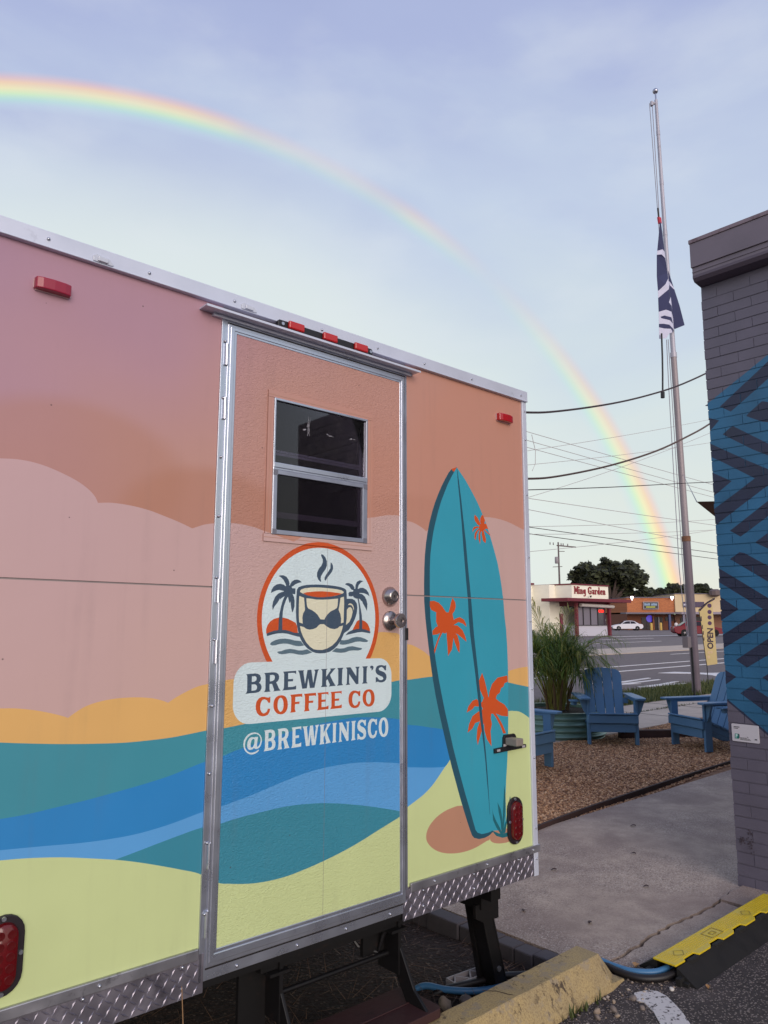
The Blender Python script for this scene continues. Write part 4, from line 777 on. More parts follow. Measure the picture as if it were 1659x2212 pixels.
PRINT = {'print_sky': None, 'cloud': (197, 163, 163), 'yellow': (222, 174, 106), 'teal': (64, 143, 160), 'teal_deep': (58, 136, 158), 'blue': (46, 132, 196), 'sky_blue': (92, 160, 218), 'lime': (200, 211, 152), 'sand': (184, 136, 112), 'board': (56, 156, 180), 'board_edge': (40, 84, 102), 'orange': (206, 84, 34), 'grass_print': (36, 104, 116), 'plate': (214, 230, 234), 'navy': (66, 84, 104), 'cream': (226, 222, 196), 'wave_grey': (92, 116, 130), 'handle_white': (214, 228, 232)}
def print_mat(key, emboss):
    nm = 'print_' + key + ('_door' if emboss else '')
    if nm in MATS:
        return MATS[nm]
    m = bpy.data.materials.new(nm); m.use_nodes = True
    nt = m.node_tree; b = nt.nodes['Principled BSDF']
    b.inputs['Roughness'].default_value = .42
    b.inputs['Specular IOR Level'].default_value = .4
    tc = N(nt, 'ShaderNodeTexCoord')
    if key in ('print_sky', 'cloud'):
        sp = N(nt, 'ShaderNodeSeparateXYZ'); nt.links.new(tc.outputs['Object'], sp.inputs[0])
        nz = N(nt, 'ShaderNodeTexNoise'); nz.inputs['Scale'].default_value = 1.6; nz.inputs['Detail'].default_value = 1
        nt.links.new(tc.outputs['Object'], nz.inputs[0])
        f = math_node(nt, 'ADD', math_node(nt, 'MULTIPLY', math_node(nt, 'ADD', sp.outputs[0], 1.05), .50), math_node(nt, 'MULTIPLY', math_node(nt, 'SUBTRACT', 2.5, sp.outputs[2]), .62))
        f = math_node(nt, 'ADD', f, math_node(nt, 'MULTIPLY', math_node(nt, 'SUBTRACT', nz.outputs[0], .5), .5))
        if key == 'print_sky':
            r = ramp(nt, [(0.0, rgb(168, 130, 154)), (.35, rgb(182, 140, 150)), (.65, rgb(190, 144, 134)), (.95, rgb(194, 140, 122))])
        else:
            r = ramp(nt, [(0.0, rgb(200, 160, 170)), (.5, rgb(196, 162, 164)), (1.0, rgb(200, 166, 160))])
        nt.links.new(f, r.inputs[0]); co_ = r.outputs[0]
        if key == 'print_sky':
            # airbrushed brown cloud shapes printed behind the pale clouds
            for (cu, cv, ru, rv, am) in ((-.36, 1.80, .34, .20, .60), (-.80, 1.90, .40, .24, .45), (.62, 1.86, .5, .16, .25)):
                du = math_node(nt, 'DIVIDE', math_node(nt, 'SUBTRACT', sp.outputs[0], cu), ru); dv = math_node(nt, 'DIVIDE', math_node(nt, 'SUBTRACT', sp.outputs[2], cv), rv)
                dd = math_node(nt, 'SQRT', math_node(nt, 'ADD', math_node(nt, 'MULTIPLY', du, du), math_node(nt, 'MULTIPLY', dv, dv)))
                co_ = mixc(nt, 'MIX', math_node(nt, 'MULTIPLY', maprange(nt, dd, 1.0, .72), am), co_, rgb(178, 124, 102))
        nt.links.new(co_, b.inputs['Base Color'])
    else:
        c = rgb(*PRINT[key])
        n = N(nt, 'ShaderNodeTexNoise'); n.inputs['Scale'].default_value = 3.0; n.inputs['Detail'].default_value = 5
        nt.links.new(tc.outputs['Object'], n.inputs[0])
        s = N(nt, 'ShaderNodeVectorMath', operation='SCALE'); s.inputs[0].default_value = c[:3]
        nt.links.new(maprange(nt, n.outputs[0], .3, .7, .96, 1.04, False), s.inputs['Scale']); nt.links.new(s.outputs[0], b.inputs['Base Color'])
    # faint rain streaks, dust and road film on the wrap
    src = b.inputs['Base Color'].links[0].from_socket
    mp2 = N(nt, 'ShaderNodeMapping'); mp2.inputs['Scale'].default_value = (22, 1, 1.1); nt.links.new(tc.outputs['Object'], mp2.inputs[0])
    ns = N(nt, 'ShaderNodeTexNoise'); ns.inputs['Scale'].default_value = 1.0; ns.inputs['Detail'].default_value = 6; nt.links.new(mp2.outputs[0], ns.inputs[0])
    nd = N(nt, 'ShaderNodeTexNoise'); nd.inputs['Scale'].default_value = 2.4; nd.inputs['Detail'].default_value = 8; nd.inputs['Roughness'].default_value = .7; nt.links.new(tc.outputs['Object'], nd.inputs[0])
    f1 = math_node(nt, 'MULTIPLY', math_node(nt, 'MULTIPLY', maprange(nt, ns.outputs[0], .5, .75), maprange(nt, nd.outputs[0], .4, .65)), .12)
    src = mixc(nt, 'MIX', f1, src, rgb(112, 98, 96))
    vd = N(nt, 'ShaderNodeTexVoronoi'); vd.inputs['Scale'].default_value = 9.0; nt.links.new(tc.outputs['Object'], vd.inputs[0])
    f2 = math_node(nt, 'MULTIPLY', math_node(nt, 'LESS_THAN', vd.outputs['Distance'], .022), .7)
    src = mixc(nt, 'MIX', f2, src, rgb(70, 56, 56))
    nt.links.new(src, b.inputs['Base Color'])
    nt.links.new(maprange(nt, nd.outputs[0], .35, .65, .36, .52, False), b.inputs['Roughness'])
    n = N(nt, 'ShaderNodeTexNoise')
    bp = N(nt, 'ShaderNodeBump')
    if emboss:
        mp = N(nt, 'ShaderNodeMapping'); mp.inputs['Scale'].default_value = (1, 1, 1.9)
        nt.links.new(tc.outputs['Object'], mp.inputs[0]); nt.links.new(mp.outputs[0], n.inputs[0])
        n.inputs['Scale'].default_value = 115; n.inputs['Detail'].default_value = 3; n.inputs['Distortion'].default_value = .8
        bp.inputs['Strength'].default_value = 1.0; bp.inputs['Distance'].default_value = .0034
    else:
        nt.links.new(tc.outputs['Object'], n.inputs[0])
        n.inputs['Scale'].default_value = 2.2; n.inputs['Detail'].default_value = 3
        bp.inputs['Strength'].default_value = .35; bp.inputs['Distance'].default_value = .016
    nt.links.new(n.outputs[0], bp.inputs['Height']); nt.links.new(bp.outputs[0], b.inputs['Normal'])
    MATS[nm] = m
    return m

def print_panel(name, u0, u1, v0, v1, y, emboss, parent, cut=None):
    pts, faces, keys = partition(MURAL, [(u0, v0), (u1, v0), (u1, v1), (u0, v1)], 'print_sky', cut)
    ks = sorted(set(keys)); idx = {k: i for i, k in enumerate(ks)}
    b = MB()
    b.v = [(p[0], y, p[1]) for p in pts]; b.f = faces; b.m = [idx[k] for k in keys]
    o = b.build(name, [print_mat(k, emboss) for k in ks], parent, fix=False)
    return o
US, UE = -1.06, 1.226
JL, JR = -.349, .487
print_panel('wall_panel', US, JL + .004, 1.6025, 2.526, 0.0, False, trailer)
print_panel('wall_panel', US, JL + .004, .552, 1.5975, 0.0, False, trailer)
print_panel('wall_panel', JR - .004, UE, 1.6025, 2.526, 0.0, False, trailer)
print_panel('wall_panel', JR - .004, UE, .545, 1.5975, 0.0, False, trailer)
# shell of the box behind the skin
b = MB()
b.box(US, -.335, .004, .05, .47, 2.53); b.box(.474, 1.24, .004, .05, .47, 2.53); b.box(-.335, .474, .004, .05, 2.452, 2.53)
b.box(US, US + .04, .05, 4.9, .47, 2.55); b.box(1.2, 1.24, .05, 4.9, .47, 2.55); b.box(US + .04, 1.2, 4.86, 4.9, .47, 2.55)
b.box(US, 1.24, .05, 4.9, 2.535, 2.562)
b.build('body_shell', pm('shell_white', (150, 138, 140), .6), trailer)
b = MB(); b.box(US + .04, 1.2, .05, 4.86, .475, .51); b.build('floor', pm('plywood_dark', (52, 42, 40), .9), trailer)
# counter and shelves inside, seen dimly through the window
b = MB(); b.box(-.9, 1.0, 1.2, 1.7, .6, 1.4); b.box(-.9, 1.0, 1.55, 1.7, 1.7, 1.74)
for i in range(7):
    b.lathe([(.04, 0), (.04, .2), (.015, .26), (.015, .3)], 8, 'z', (-.7 + i * .22, 1.62, 1.4))
b.build('counter', pm('interior_dark', (70, 62, 64), .7), trailer)

def prof_frame(b, o, i, y0, y1, mi=0):
    """mitred rectangular frame between outer rect o and inner rect i (u0,u1,v0,v1), front at y1, back at y0"""
    O = [(o[0], o[2]), (o[1], o[2]), (o[1], o[3]), (o[0], o[3])]; I = [(i[0], i[2]), (i[1], i[2]), (i[1], i[3]), (i[0], i[3])]
    vs = [(p[0], y1, p[1]) for p in O] + [(p[0], y1, p[1]) for p in I] + [(p[0], y0, p[1]) for p in O] + [(p[0], y0, p[1]) for p in I]
    fs = []
    for k in range(4):
        j = (k + 1) % 4
        fs += [(k, j, 4 + j, 4 + k), (8 + k, 8 + j, j, k), (4 + k, 4 + j, 12 + j, 12 + k)]
    b.add(vs, fs, mi)

# roof trim, corner trim
b = MB(); b.box(US - .012, 1.258, -.016, .06, 2.524, 2.574); b.box(US - .012, 1.258, -.019, -.016, 2.524, 2.5275)
rt = b.build('roof_trim', ALUW, trailer, bevel=.003)
b = MB(); b.lathe([(.0, -.0055), (.003, -.005), (.0048, -.003), (.0052, 0)], 10, 'y')
screw = b.build('screw', SCREW, rt, smooth=True); screw.location = (-.907, -.016, 2.55)
for u in (-.61, -.312, .05, .32, .575, .865, 1.208):
    copy_part(screw, rt, (u, -.016, 2.547))
for u in (-.753, -.258):
    b = MB()
    b.prism([(u - .028, 2.529), (u + .028, 2.529), (u + .033, 2.533), (u + .02, 2.548), (u - .02, 2.553), (u - .03, 2.545)], 'y', -.02, -.016)
    b.prism([(u - .016, 2.531), (u + .014, 2.531), (u + .014, 2.544), (u - .016, 2.546)], 'y', -.026, -.02)
    b.build('lamp_cover', pm('clear_plastic', (196, 200, 214), .2, 0, .7), rt, bevel=.002)
b = MB(); b.box(1.226, 1.257, -.008, .04, .432, 2.524); b.box(1.24, 1.256, .04, 4.9, .432, .47)
ct = b.build('corner_trim', ALUW, trailer, bevel=.003)
for v in (2.479, 2.343, 2.082, 1.794, 1.507, 1.21, .917, .626, .501):
    copy_part(screw, ct, (1.243, -.008, v))
b = MB(); b.box(US - .02, US, -.008, .04, .432, 2.524); b.build('corner_trim', ALUW, trailer, bevel=.003)

# tread plate skirts with their strip
def tread(u0, u1, v0, v1, hook):
    b = MB(); b.box(u0, u1, -.006, .0, v0, v1)
    t = b.build('skirt_plate', TREAD, trailer)
    b = MB(); s = .046; j = 0
    z = v0 + .012
    while z < v1 - .006:
        x = u0 + .012; k = 0
        while x < u1 - .008:
            a = R(58) if (k + j) % 2 == 0 else R(-32)
            M = Matrix.Translation((x, -.006, z)) @ Matrix.Rotation(-a, 4, 'Y')
            l, w, h = .0165, .0030, .0022
            vs = [M @ Vector(p) for p in ((-l, 0, 0), (0, 0, -w), (l, 0, 0), (0, 0, w), (-l * .45, -h, 0), (l * .45, -h, 0))]
            b.add(vs, [(0, 1, 4), (1, 5, 4), (1, 2, 5), (2, 3, 5), (3, 4, 5), (3, 0, 4)])
            x += s * .5; k += 1
        z += s * .5; j += 1
    o = b.build('tread_bars', TREAD, t, fix=True); o['kind'] = 'stuff'
    for v in (v0 + .03, v1 - .02):
        uu = u0 + .1
        while uu < u1:
            copy_part(screw, t, (uu, -.006, v)); uu += .28
    return t
tread(US, -.333, .434, .54, 0); tread(.462, 1.226, .436, .54, 0)
for (a, c) in ((US, -.352), (.497, 1.268)):
    b = MB(); b.box(a, c, -.012, 0, .527, .5575)
    s_ = b.build('trim_strip', ALUD, trailer, bevel=.003)
    for u in np.arange(a + .12, c, .3): copy_part(screw, s_, (float(u), -.012, .542))

# ---- door
SKL, SKR, SKB, SKT = -.293, .4445, .543, 2.439
door = print_panel('door', SKL - .004, SKR + .004, SKB - .004, SKT + .004, -.012, True, trailer, (-.132, .279, 1.785, 2.250))
b = MB()
prof_frame(b, (-.327, .473, .497, 2.468), (SKL, SKR, SKB, SKT), .0, -.016)
prof_frame(b, (-.318, .464, .508, 2.459), (SKL - .009, SKR + .009, SKB - .011, SKT + .008), -.016, -.021)
b.build('door_edging', ALU, door, bevel=.002)
b = MB()
prof_frame(b, (JL, JR, .462, 2.481), (-.322, .468, .503, 2.464), .0, -.007)
prof_frame(b, (JL + .006, JR - .004, .468, 2.477), (-.327, .473, .497, 2.468), -.007, -.0085)
b.box(JL, JL + .010, -.012, 0, .462, 2.481)
jamb = b.build('door_jamb', ALU, trailer, bevel=.0015)
b = MB(); b.box(-.327, .476, -.0095, -.006, 2.4685, 2.4735); b.box(.4735, .4775, -.0095, -.006, .497, 2.4735); b.box(-.327, .476, -.0095, -.006, .4915, .4965)
b.build('door_seal', pm('rubber_seal', (28, 24, 30), .8), jamb)
b = MB(); b.tube([(-.3305, -.014, -.036), (-.3305, -.014, .036)], .0056, 8); b.box(-.340, -.331, -.0125, -.0085, -.036, .036)
h0 = b.build('hinge', ALU, jamb, smooth=True); h0.location = (0, 0, 2.36)
for v in (2.178, 1.588, 1.402, .807, .618): copy_part(h0, jamb, (0, 0, v))
for v in (2.403, 2.211, 2.015, 1.823, 1.63, 1.438, 1.239, 1.041, .844, .647): copy_part(screw, jamb, (JL + .012, -.0125, v))
for u in (-.22, 0, .2, .4): copy_part(screw, jamb, (u, -.0085, .475))
# door faint vertical sheet joint
b = MB(); b.box(.0985, .0995, -.0123, -.0118, SKB, 1.757); b.build('sheet_joint', pm('joint_shadow', (120, 112, 116), .8), door)
# window trim, printed over
def trim_piece(u0, u1, v0, v1):
    o = print_panel('window_trim', u0, u1, v0, v1, -.022, False, door)
    b = MB(); b.box(u0, u1, -.0215, -.012, v0, v1)
    b.build('trim_back', pm('trim_edge', (168, 122, 108), .6), o)
    return o
trim_piece(-.16, .309, 2.254, 2.277); trim_piece(-.1655, .309, 1.758, 1.783)
trim_piece(-.160, -.137, 1.784, 2.253); trim_piece(.2825, .309, 1.784, 2.253)
b = MB()
for (u0, u1, v0, v1) in ((-.1585, .3075, 2.262, 2.264), (-.164, .3075, 1.771, 1.773), (-.150, -.148, 1.784, 2.253), (.2955, .2975, 1.784, 2.253)):
    b.box(u0, u1, -.0235, -.0222, v0, v1)
b.build('trim_ridge', pm('trim_ridge', (186, 142, 126), .5), door)
# window frame
b = MB()
prof_frame(b, (-.136, .2815, 1.784, 2.2535), (-.1285, .274, 1.79, 2.2455), -.005, -.027)
wf = b.build('window_frame', ALU, door, bevel=.001)
b = MB(); b.box(-.135, .2805, -.031, -.012, 2.011, 2.028); b.box(-.135, .2805, -.028, -.012, 2.003, 2.0105); b.build('mid_rail', ALU, door, bevel=.0012)
b = MB(); prof_frame(b, (-.134, .280, 1.784, 2.003), (-.1185, .2585, 1.799, 1.988), -.012, -.029); b.build('lower_sash', pm('sash_aluminium', (170, 174, 190), .36, .7, var=(10, .1)), door, bevel=.0012)
for (u, v) in ((-.126, 1.993), (.271, 1.993), (-.126, 1.792), (.271, 1.792)):
    b = MB(); b.box(u - .009, u + .009, -.0305, -.028, v - .009, v + .009); b.build('sash_corner', pm('sash_grey', (112, 112, 124), .5), door)
b = MB(); b.box(-.13, .276, -.010, -.008, 2.005, 2.247); b.build('pane', glass_mat('tinted_glass', (.62, .58, .64), .9), door)
b = MB(); b.box(-.12, .26, -.016, -.014, 1.797, 1.99); b.build('pane', glass_mat('tinted_glass2', (.62, .58, .64), .5), door)
b = MB(); b.box(-.13, .262, -.007, .006, 2.056, 2.064); b.box(-.13, .262, -.004, .006, 2.066, 2.074); b.box(.25, .262, -.006, .02, 2.03, 2.245); b.build('inner_rail', ALU, door)
b = MB(); b.box(-.12, .24, -.011, .002, 1.841, 1.861); b.box(.2405, .26, -.010, .006, 1.79, 1.995); b.build('inner_rail', pm('rail_grey', (126, 122, 136), .4, .5), door)
# dark screen behind the lower pane
b = MB(); b.box(-.12, .25, .016, .018, 1.863, 1.995); b.build('insect_screen', pm('screen_mesh', (22, 18, 24), .9), door)
# scratches left by old stickers on the upper pane
b = MB()
for k in range(16):
    u = .012 + random.gauss(0, .004); v = 2.165 + random.uniform(-.03, .035)
    b.add([(u, -.0102, v), (u + .0009, -.0102, v), (u + random.uniform(-.004, .004), -.0102, v + random.uniform(.012, .03))], [(0, 1, 2)])
for (cu, cv) in ((-.005, 2.165), (.10, 2.163), (.2, 2.167)):
    for k in range(7):
        u = cu + random.gauss(0, .009); v = cv + random.gauss(0, .002)
        b.add([(u, -.0102, v), (u + .008, -.0102, v + random.uniform(-.002, .002)), (u + .008, -.0102, v + .0012)], [(0, 1, 2)])
o = b.build('scratches', pm('scratch', (190, 186, 196), .6), door, fix=False); o['kind'] = 'stuff'
# the window and trims sit almost flush on the door
SQ = Matrix.Scale(.5, 4, (0, 1, 0))
def squash(o):
    o.data.transform(SQ)
    for c_ in o.children: squash(c_)
for c_ in list(door.children):
    squash(c_)
    if c_.name.split('.')[0] not in ('door_edging', 'sheet_joint'): c_.location.x = -.006
door.data.transform(SQ); jamb.data.transform(SQ)
for c_ in jamb.children:
    if c_.name.startswith('door_seal'): c_.data.transform(SQ)
    else: c_.location.y += .005
# knob and deadbolt
STEEL = pm('satin_steel', (176, 166, 164), .26, .95, var=(30, .06))
b = MB(); b.lathe([(.036, -.004), (.036, -.014), (.030, -.021), (.016, -.024), (.014, -.042), (.018, -.048), (.0265, -.060), (.027, -.070), (.0245, -.074), (.011, -.0745), (.0105, -.071), (.0, -.071)], 28, 'y', (.393, 0, 1.502))
kn = b.build('knob', STEEL, door, smooth=True)
b = MB(); b.box(.3915, .3945, -.0735, -.0705, 1.498, 1.506); b.build('keyhole', BLK, door)
b = MB(); b.lathe([(.036, -.004), (.036, -.016), (.030, -.024), (.0235, -.036), (.021, -.038), (.0165, -.0385), (.016, -.036), (.0, -.036)], 28, 'y', (.391, 0, 1.592))
b.build('deadbolt', STEEL, door, smooth=True)
b = MB(); b.box(.3895, .3925, -.0385, -.0355, 1.588, 1.596); b.build('keyhole', BLK, door)
b = MB(); b.box(.4735, .4775, -.02, -.008, 1.43, 1.475); b.build('strike_plate', BLK, jamb)

# drip cap over the door
b = MB()
b.prism([(-.43, .0), (.52, .0), (.52, -.05), (-.43, -.05)], 'z', 2.489, 2.4935)
b.box(-.43, .52, -.052, -.050, 2.486, 2.4935); b.box(-.385, .505, -.014, 0, 2.4785, 2.4885)
b.build('drip_cap', ALUW, trailer)
# light bar with three red lamps
b = MB(); b.prism([(-.150, 2.500), (.276, 2.500), (.280, 2.505), (.280, 2.523), (.275, 2.528), (-.144, 2.528), (-.150, 2.522)], 'y', -.034, -.0165)
lb = b.build('light_bar', BLK, trailer, bevel=.003)
for (a, c) in ((-.112, -.047), (.038, .101), (.184, .247)):
    b = MB(); b.prism([(a, 2.501), (c, 2.501), (c, 2.529), (a, 2.529)], 'y', -.048, -.034)
    b.build('lamp', pm('red_lamp', (186, 18, 20), .2, coat=.4), lb, bevel=.004)
for u in (-.132, .268):
    b = MB(); b.lathe([(.006, -.038), (.006, -.034)], 10, 'y', (u, 0, 2.514)); b.build('bolt', SCREW, lb)
# clearance lights
for (u, mt) in ((-.884, pm('red_lens_faded', (150, 22, 54), .3, coat=.2)), (1.0915, REDL)):
    b = MB(); b.prism([(u - .050, 2.403), (u - .044, 2.397), (u + .044, 2.397), (u + .051, 2.403), (u + .051, 2.427), (u + .045, 2.434), (u - .044, 2.434), (u - .050, 2.428)], 'y', -.006, 0)
    cl = b.build('clearance_light', pm('lamp_base', (206, 176, 180), .5), trailer)
    b = MB()
    pr = [(-.049, -.004), (-.047, -.022), (-.03, -.027), (0, -.029), (.03, -.027), (.047, -.022), (.049, -.004)]
    n_ = len(pr)
    b.add([(u + p[0], p[1], 2.399) for p in pr] + [(u + p[0], p[1], 2.432) for p in pr], [(i, i + 1, n_ + i + 1, n_ + i) for i in range(n_ - 1)] + [tuple(range(n_)), tuple(range(n_, 2 * n_))[::-1]])
    b.build('lens', mt, cl, bevel=.003)
# tail lights
def stadium(u, v, w, h, n=10):
    r = w / 2; o = []
    for k in range(n + 1): a = math.pi * k / n; o.append((u + r * math.cos(a), v + h / 2 - r + r * math.sin(a)))
    for k in range(n + 1): a = math.pi + math.pi * k / n; o.append((u + r * math.cos(a), v - h / 2 + r + r * math.sin(a)))
    return o
for u in (-.885, 1.1075):
    b = MB(); b.prism(stadium(u, .678, .098, .190), 'y', -.010, 0)
    tl = b.build('tail_light', pm('flange_black', (34, 26, 32), .45), trailer, bevel=.003)
    b = MB()
    ps = [stadium(u, .678, .066, .156), stadium(u, .678, .060, .150), stadium(u, .678, .044, .132)]; ys = (-.010, -.021, -.026); nn = len(ps[0])
    b.v = [(p[0], y, p[1]) for q, y in zip(ps, ys) for p in q]
    b.f = [(r * nn + i, r * nn + (i + 1) % nn, (r + 1) * nn + (i + 1) % nn, (r + 1) * nn + i) for r in range(2) for i in range(nn)] + [tuple(range(2 * nn, 3 * nn))]; b.m = [0] * len(b.f)
    b.build('lens', REDD, tl, smooth=True)
    for (du, dv) in ((-.013, .052), (.013, .052), (-.013, .026), (.013, .026), (-.013, 0), (.013, 0), (-.013, -.026), (.013, -.026), (-.013, -.052), (.013, -.052)):
        b = MB(); b.lathe([(.0112, -.0255), (.0100, -.0264), (.0, -.0260)], 12, 'y', (u + du, 0, .678 + dv)); b.build('diode_bowl', pm('red_bowl', (84, 6, 10), .3), tl, smooth=True)
    for (du, dv) in ((-.004, .0865), (.0408, 0), (-.0408, 0), (.002, -.0865)):
        b = MB(); b.lathe([(.0052, -.014), (.006, -.012), (.006, -.010)], 10, 'y', (u + du, 0, .678 + dv)); b.build('bolt', SCREW, tl, smooth=True)
# licence plate lamp bracket
b = MB(); b.prism([(.981, .962), (1.19, .966), (1.19, .980), (1.125, .982), (1.122, 1.022), (1.112, 1.031), (1.048, 1.031), (1.040, 1.02), (1.038, .983), (.981, .981)], 'y', -.010, 0)
pb = b.build('plate_bracket', BLK, trailer, bevel=.002)
b = MB(); b.box(1.046, 1.092, -.072, -.010, .990, 1.020); b.build('plate_lamp', pm('lamp_grey', (136, 126, 118), .4), pb, bevel=.004)
for u in (1.003, 1.17, 1.045):
    b = MB(); b.box(u - .010, u + .010, -.0115, -.0098, .968 if u != 1.045 else .985, .977 if u != 1.045 else .994); b.build('slot', pm('slot_light', (170, 164, 168), .5), pb)

# chassis and running gear
b = MB()
b.box(US + .02, 1.2, .012, .06, .435, .47); b.box(-.332, .46, .002, .012, .447, .462)
for u in (US + .12, 1.02): b.box(u, u + .06, .06, 4.9, .36, .47)
for y in (.6, 1.4, 2.2, 3.0, 3.8, 4.6): b.box(US + .18, 1.02, y, y + .05, .39, .47)
b.build('chassis', BLKM, trailer)
TYRE = pm('tyre_rubber', (24, 23, 24), .85, bump=(80, .3))
for y in (2.5, 3.3):
    for u in (US + .02, 1.0):
        b = MB(); b.lathe([(.18, 0), (.30, .0), (.325, .03), (.325, .17), (.30, .2), (.18, .2)], 24, 'x', (u, y, .33 - .07)); w = b.build('wheel', TYRE, trailer, smooth=True)
        b = MB(); b.lathe([(.05, .02), (.17, .05), (.185, .02), (.185, .18), (.17, .15)], 18, 'x', (u, y, .33 - .07)); b.build('rim', ALUW, w, smooth=True)
# stabiliser jack: two flat bars hinged on a bracket, splayed outwards
def jack(u, s):
    b = MB()
    b.box(u - .05, u + .05, .14, .27, .30, .37); b.box(u + s * .06, u + s * .12, .19, .28, .22, .37)
    b.prism([(u - .075, .27), (u - .02, .24), (u + .05, .25), (u + .05, .32), (u - .075, .32)], 'y', .15, .165)
    j = b.build('stabiliser_jack', BLKM, trailer)
    M = Matrix.Translation((u, .20, .31)) @ Matrix.Rotation(R(-s * 16), 4, 'Y')
    b2 = MB(); b2.box(-.034, -.026, -.04, .03, -.37, .0, 0, M); b2.box(.026, .034, -.04, .03, -.37, 0, 0, M); b2.box(-.026, .026, -.038, -.030, -.37, -.02, 0, M)
    b2.box(-.042, .042, -.05, .05, -.385, -.37, 0, M)
    b2.build('leg', BLKM, j, bevel=.002)
    M2 = Matrix.Translation((u - s * .012, .245, .31)) @ Matrix.Rotation(R(-s * 13), 4, 'Y')
    b3 = MB(); b3.box(-.018, .018, -.012, .012, -.345, 0, 0, M2); b3.build('brace', BLKM, j)
    p = M @ Vector((0, -.038, -.29)); b4 = MB(); b4.lathe([(.011, -.006), (.011, 0)], 12, 'y', p); b4.build('bolt', SCREW, j)
jack(1.10, 1); jack(US + .16, -1)
# folding entry step
stp = MB(); stp.box(-.10, .56, .05, .09, .400, .436)
s_ = stp.build('entry_step', BLKM, trailer)
for u in (-.035, .48):
    b = MB(); b.box(u, u + .014, .04, .15, .24, .435); b.box(u - .045, u + .03, .025, .11, .390, .399); b.box(u - .1, u + .002, .12, .135, .15 if u < 0 else .30, .42); b.build('mount', BLKM, s_)
for u in (-.03, .488):
    b = MB(); b.prism([(.06, .36), (.14, .345), (.0, .145), (-.09, .135), (-.095, .16), (-.03, .21)], 'x', u, u + .012); b.build('arm', BLKM, s_, bevel=.002)
b = MB(); b.tube([(-.02, .10, .300), (.485, .10, .296)], .0085, 10); b.build('rod', BLKM, s_, smooth=True)
b = MB()
tr = []
for (cx_, cy_, a0) in ((.535, -.085, -90), (.535, .085, 0), (-.055, .085, 90), (-.055, -.085, 180)):
    for k in range(5): a = R(a0 + 22.5 * k); tr.append((cx_ + .022 * math.cos(a), cy_ + .022 * math.sin(a)))
b.prism(tr, 'z', .130, .160); b.box(-.04, .52, -.008, -.002, .160, .163)
b.build('tread', pm('rust_red_tread', (58, 32, 33), .6, stain=(14, .55, (36, 22, 24), .6), bump=(60, .3)), s_, bevel=.004)
b = MB(); b.tube([(.35, .2, .40), (.38, .15, .33), (.45, .12, .30), (.46, .1, .36), (.463, .06, .43)], .008, 8); b.build('wire_loom', BLK, trailer, smooth=True)

# ------------------------------------------------------------------ things round the trailer
YEL = bpy.data.materials.new('wheelstop_paint'); YEL.use_nodes = True
nt = YEL.node_tree; bs = nt.nodes['Principled BSDF']; bs.inputs['Roughness'].default_value = .9; tc = N(nt, 'ShaderNodeTexCoord')
def nz_(scale, det=6, ro=.6, mpv=None):
    n = N(nt, 'ShaderNodeTexNoise'); n.inputs['Scale'].default_value = scale; n.inputs['Detail'].default_value = det; n.inputs['Roughness'].default_value = ro
    if mpv:
        m_ = N(nt, 'ShaderNodeMapping'); m_.inputs['Scale'].default_value = mpv; nt.links.new(tc.outputs['Object'], m_.inputs[0]); nt.links.new(m_.outputs[0], n.inputs[0])
    else: nt.links.new(tc.outputs['Object'], n.inputs[0])
    return n.outputs[0]
col = mixc(nt, 'MIX', maprange(nt, nz_(6), .35, .65), rgb(182, 158, 110), rgb(166, 146, 108))
col = mixc(nt, 'MIX', math_node(nt, 'MULTIPLY', maprange(nt, nz_(150, 5, .7), .44, .66), .55), col, rgb(104, 84, 60))          # pitted, mossy grain
col = mixc(nt, 'MIX', math_node(nt, 'MULTIPLY', maprange(nt, nz_(14, 8, .7), .54, .62), .75), col, rgb(150, 136, 116))    # bare concrete
col = mixc(nt, 'MIX', math_node(nt, 'MULTIPLY', math_node(nt, 'MULTIPLY', maprange(nt, nz_(1, 7, .7, (26, 26, 9)), .54, .62), maprange(nt, nz_(5), .45, .6)), .9), col, rgb(66, 54, 46))   # tyre scuffs and black mould
nt.links.new(col, bs.inputs['Base Color'])
bp = N(nt, 'ShaderNodeBump'); bp.inputs['Strength'].default_value = .7; bp.inputs['Distance'].default_value = .003; nt.links.new(nz_(160, 4), bp.inputs['Height']); nt.links.new(bp.outputs[0], bs.inputs['Normal'])
b = MB()
# yellow concrete wheel stop with sloped sides and ends
x0, x1 = 1.2, 3.02
XS = [x0, x0 + .11] + [x0 + .11 + (x1 - x0 - .22) * i / 24 for i in range(1, 24)] + [x1 - .115, x1]
segs = len(XS) - 1
rows = []
for i, X in enumerate(XS):
    k = 0.0 if i in (0, segs) else 1.0
    jz = random.uniform(-.0012, .0012) * k
    zt = .010 + .110 * k + jz; sh = (1 - k) * .015
    rows.append([(X, 1.852 + sh, -.01), (X, 1.862 + sh, .018 * k + .006), (X, 1.916 + sh, zt - .004), (X, 1.921 + sh, zt), (X, 2.025 - sh, zt), (X, 2.031 - sh, zt - .005), (X, 2.09 - sh, -.08)])
n_ = len(rows[0])
b.v = [p for r in rows for p in r]
b.f = [(i * n_ + j, (i + 1) * n_ + j, (i + 1) * n_ + j + 1, i * n_ + j + 1) for i in range(segs) for j in range(n_ - 1)] + [tuple(range(n_)), tuple(range(segs * n_, (segs + 1) * n_))]; b.m = [0] * len(b.f)
ws = setp(b.build('wheel_stop', YEL), 'worn yellow concrete wheel stop in front of the trailer', 'wheel stop')
b = MB(); b.tube([(2.30, 2.03, .1235), (2.335, 1.99, .1245), (2.35, 1.95, .1235), (2.38, 1.918, .117), (2.385, 1.89, .06)], .0012, 4); b.build('crack', pm('crack_dark', (48, 40, 34), .9), ws)

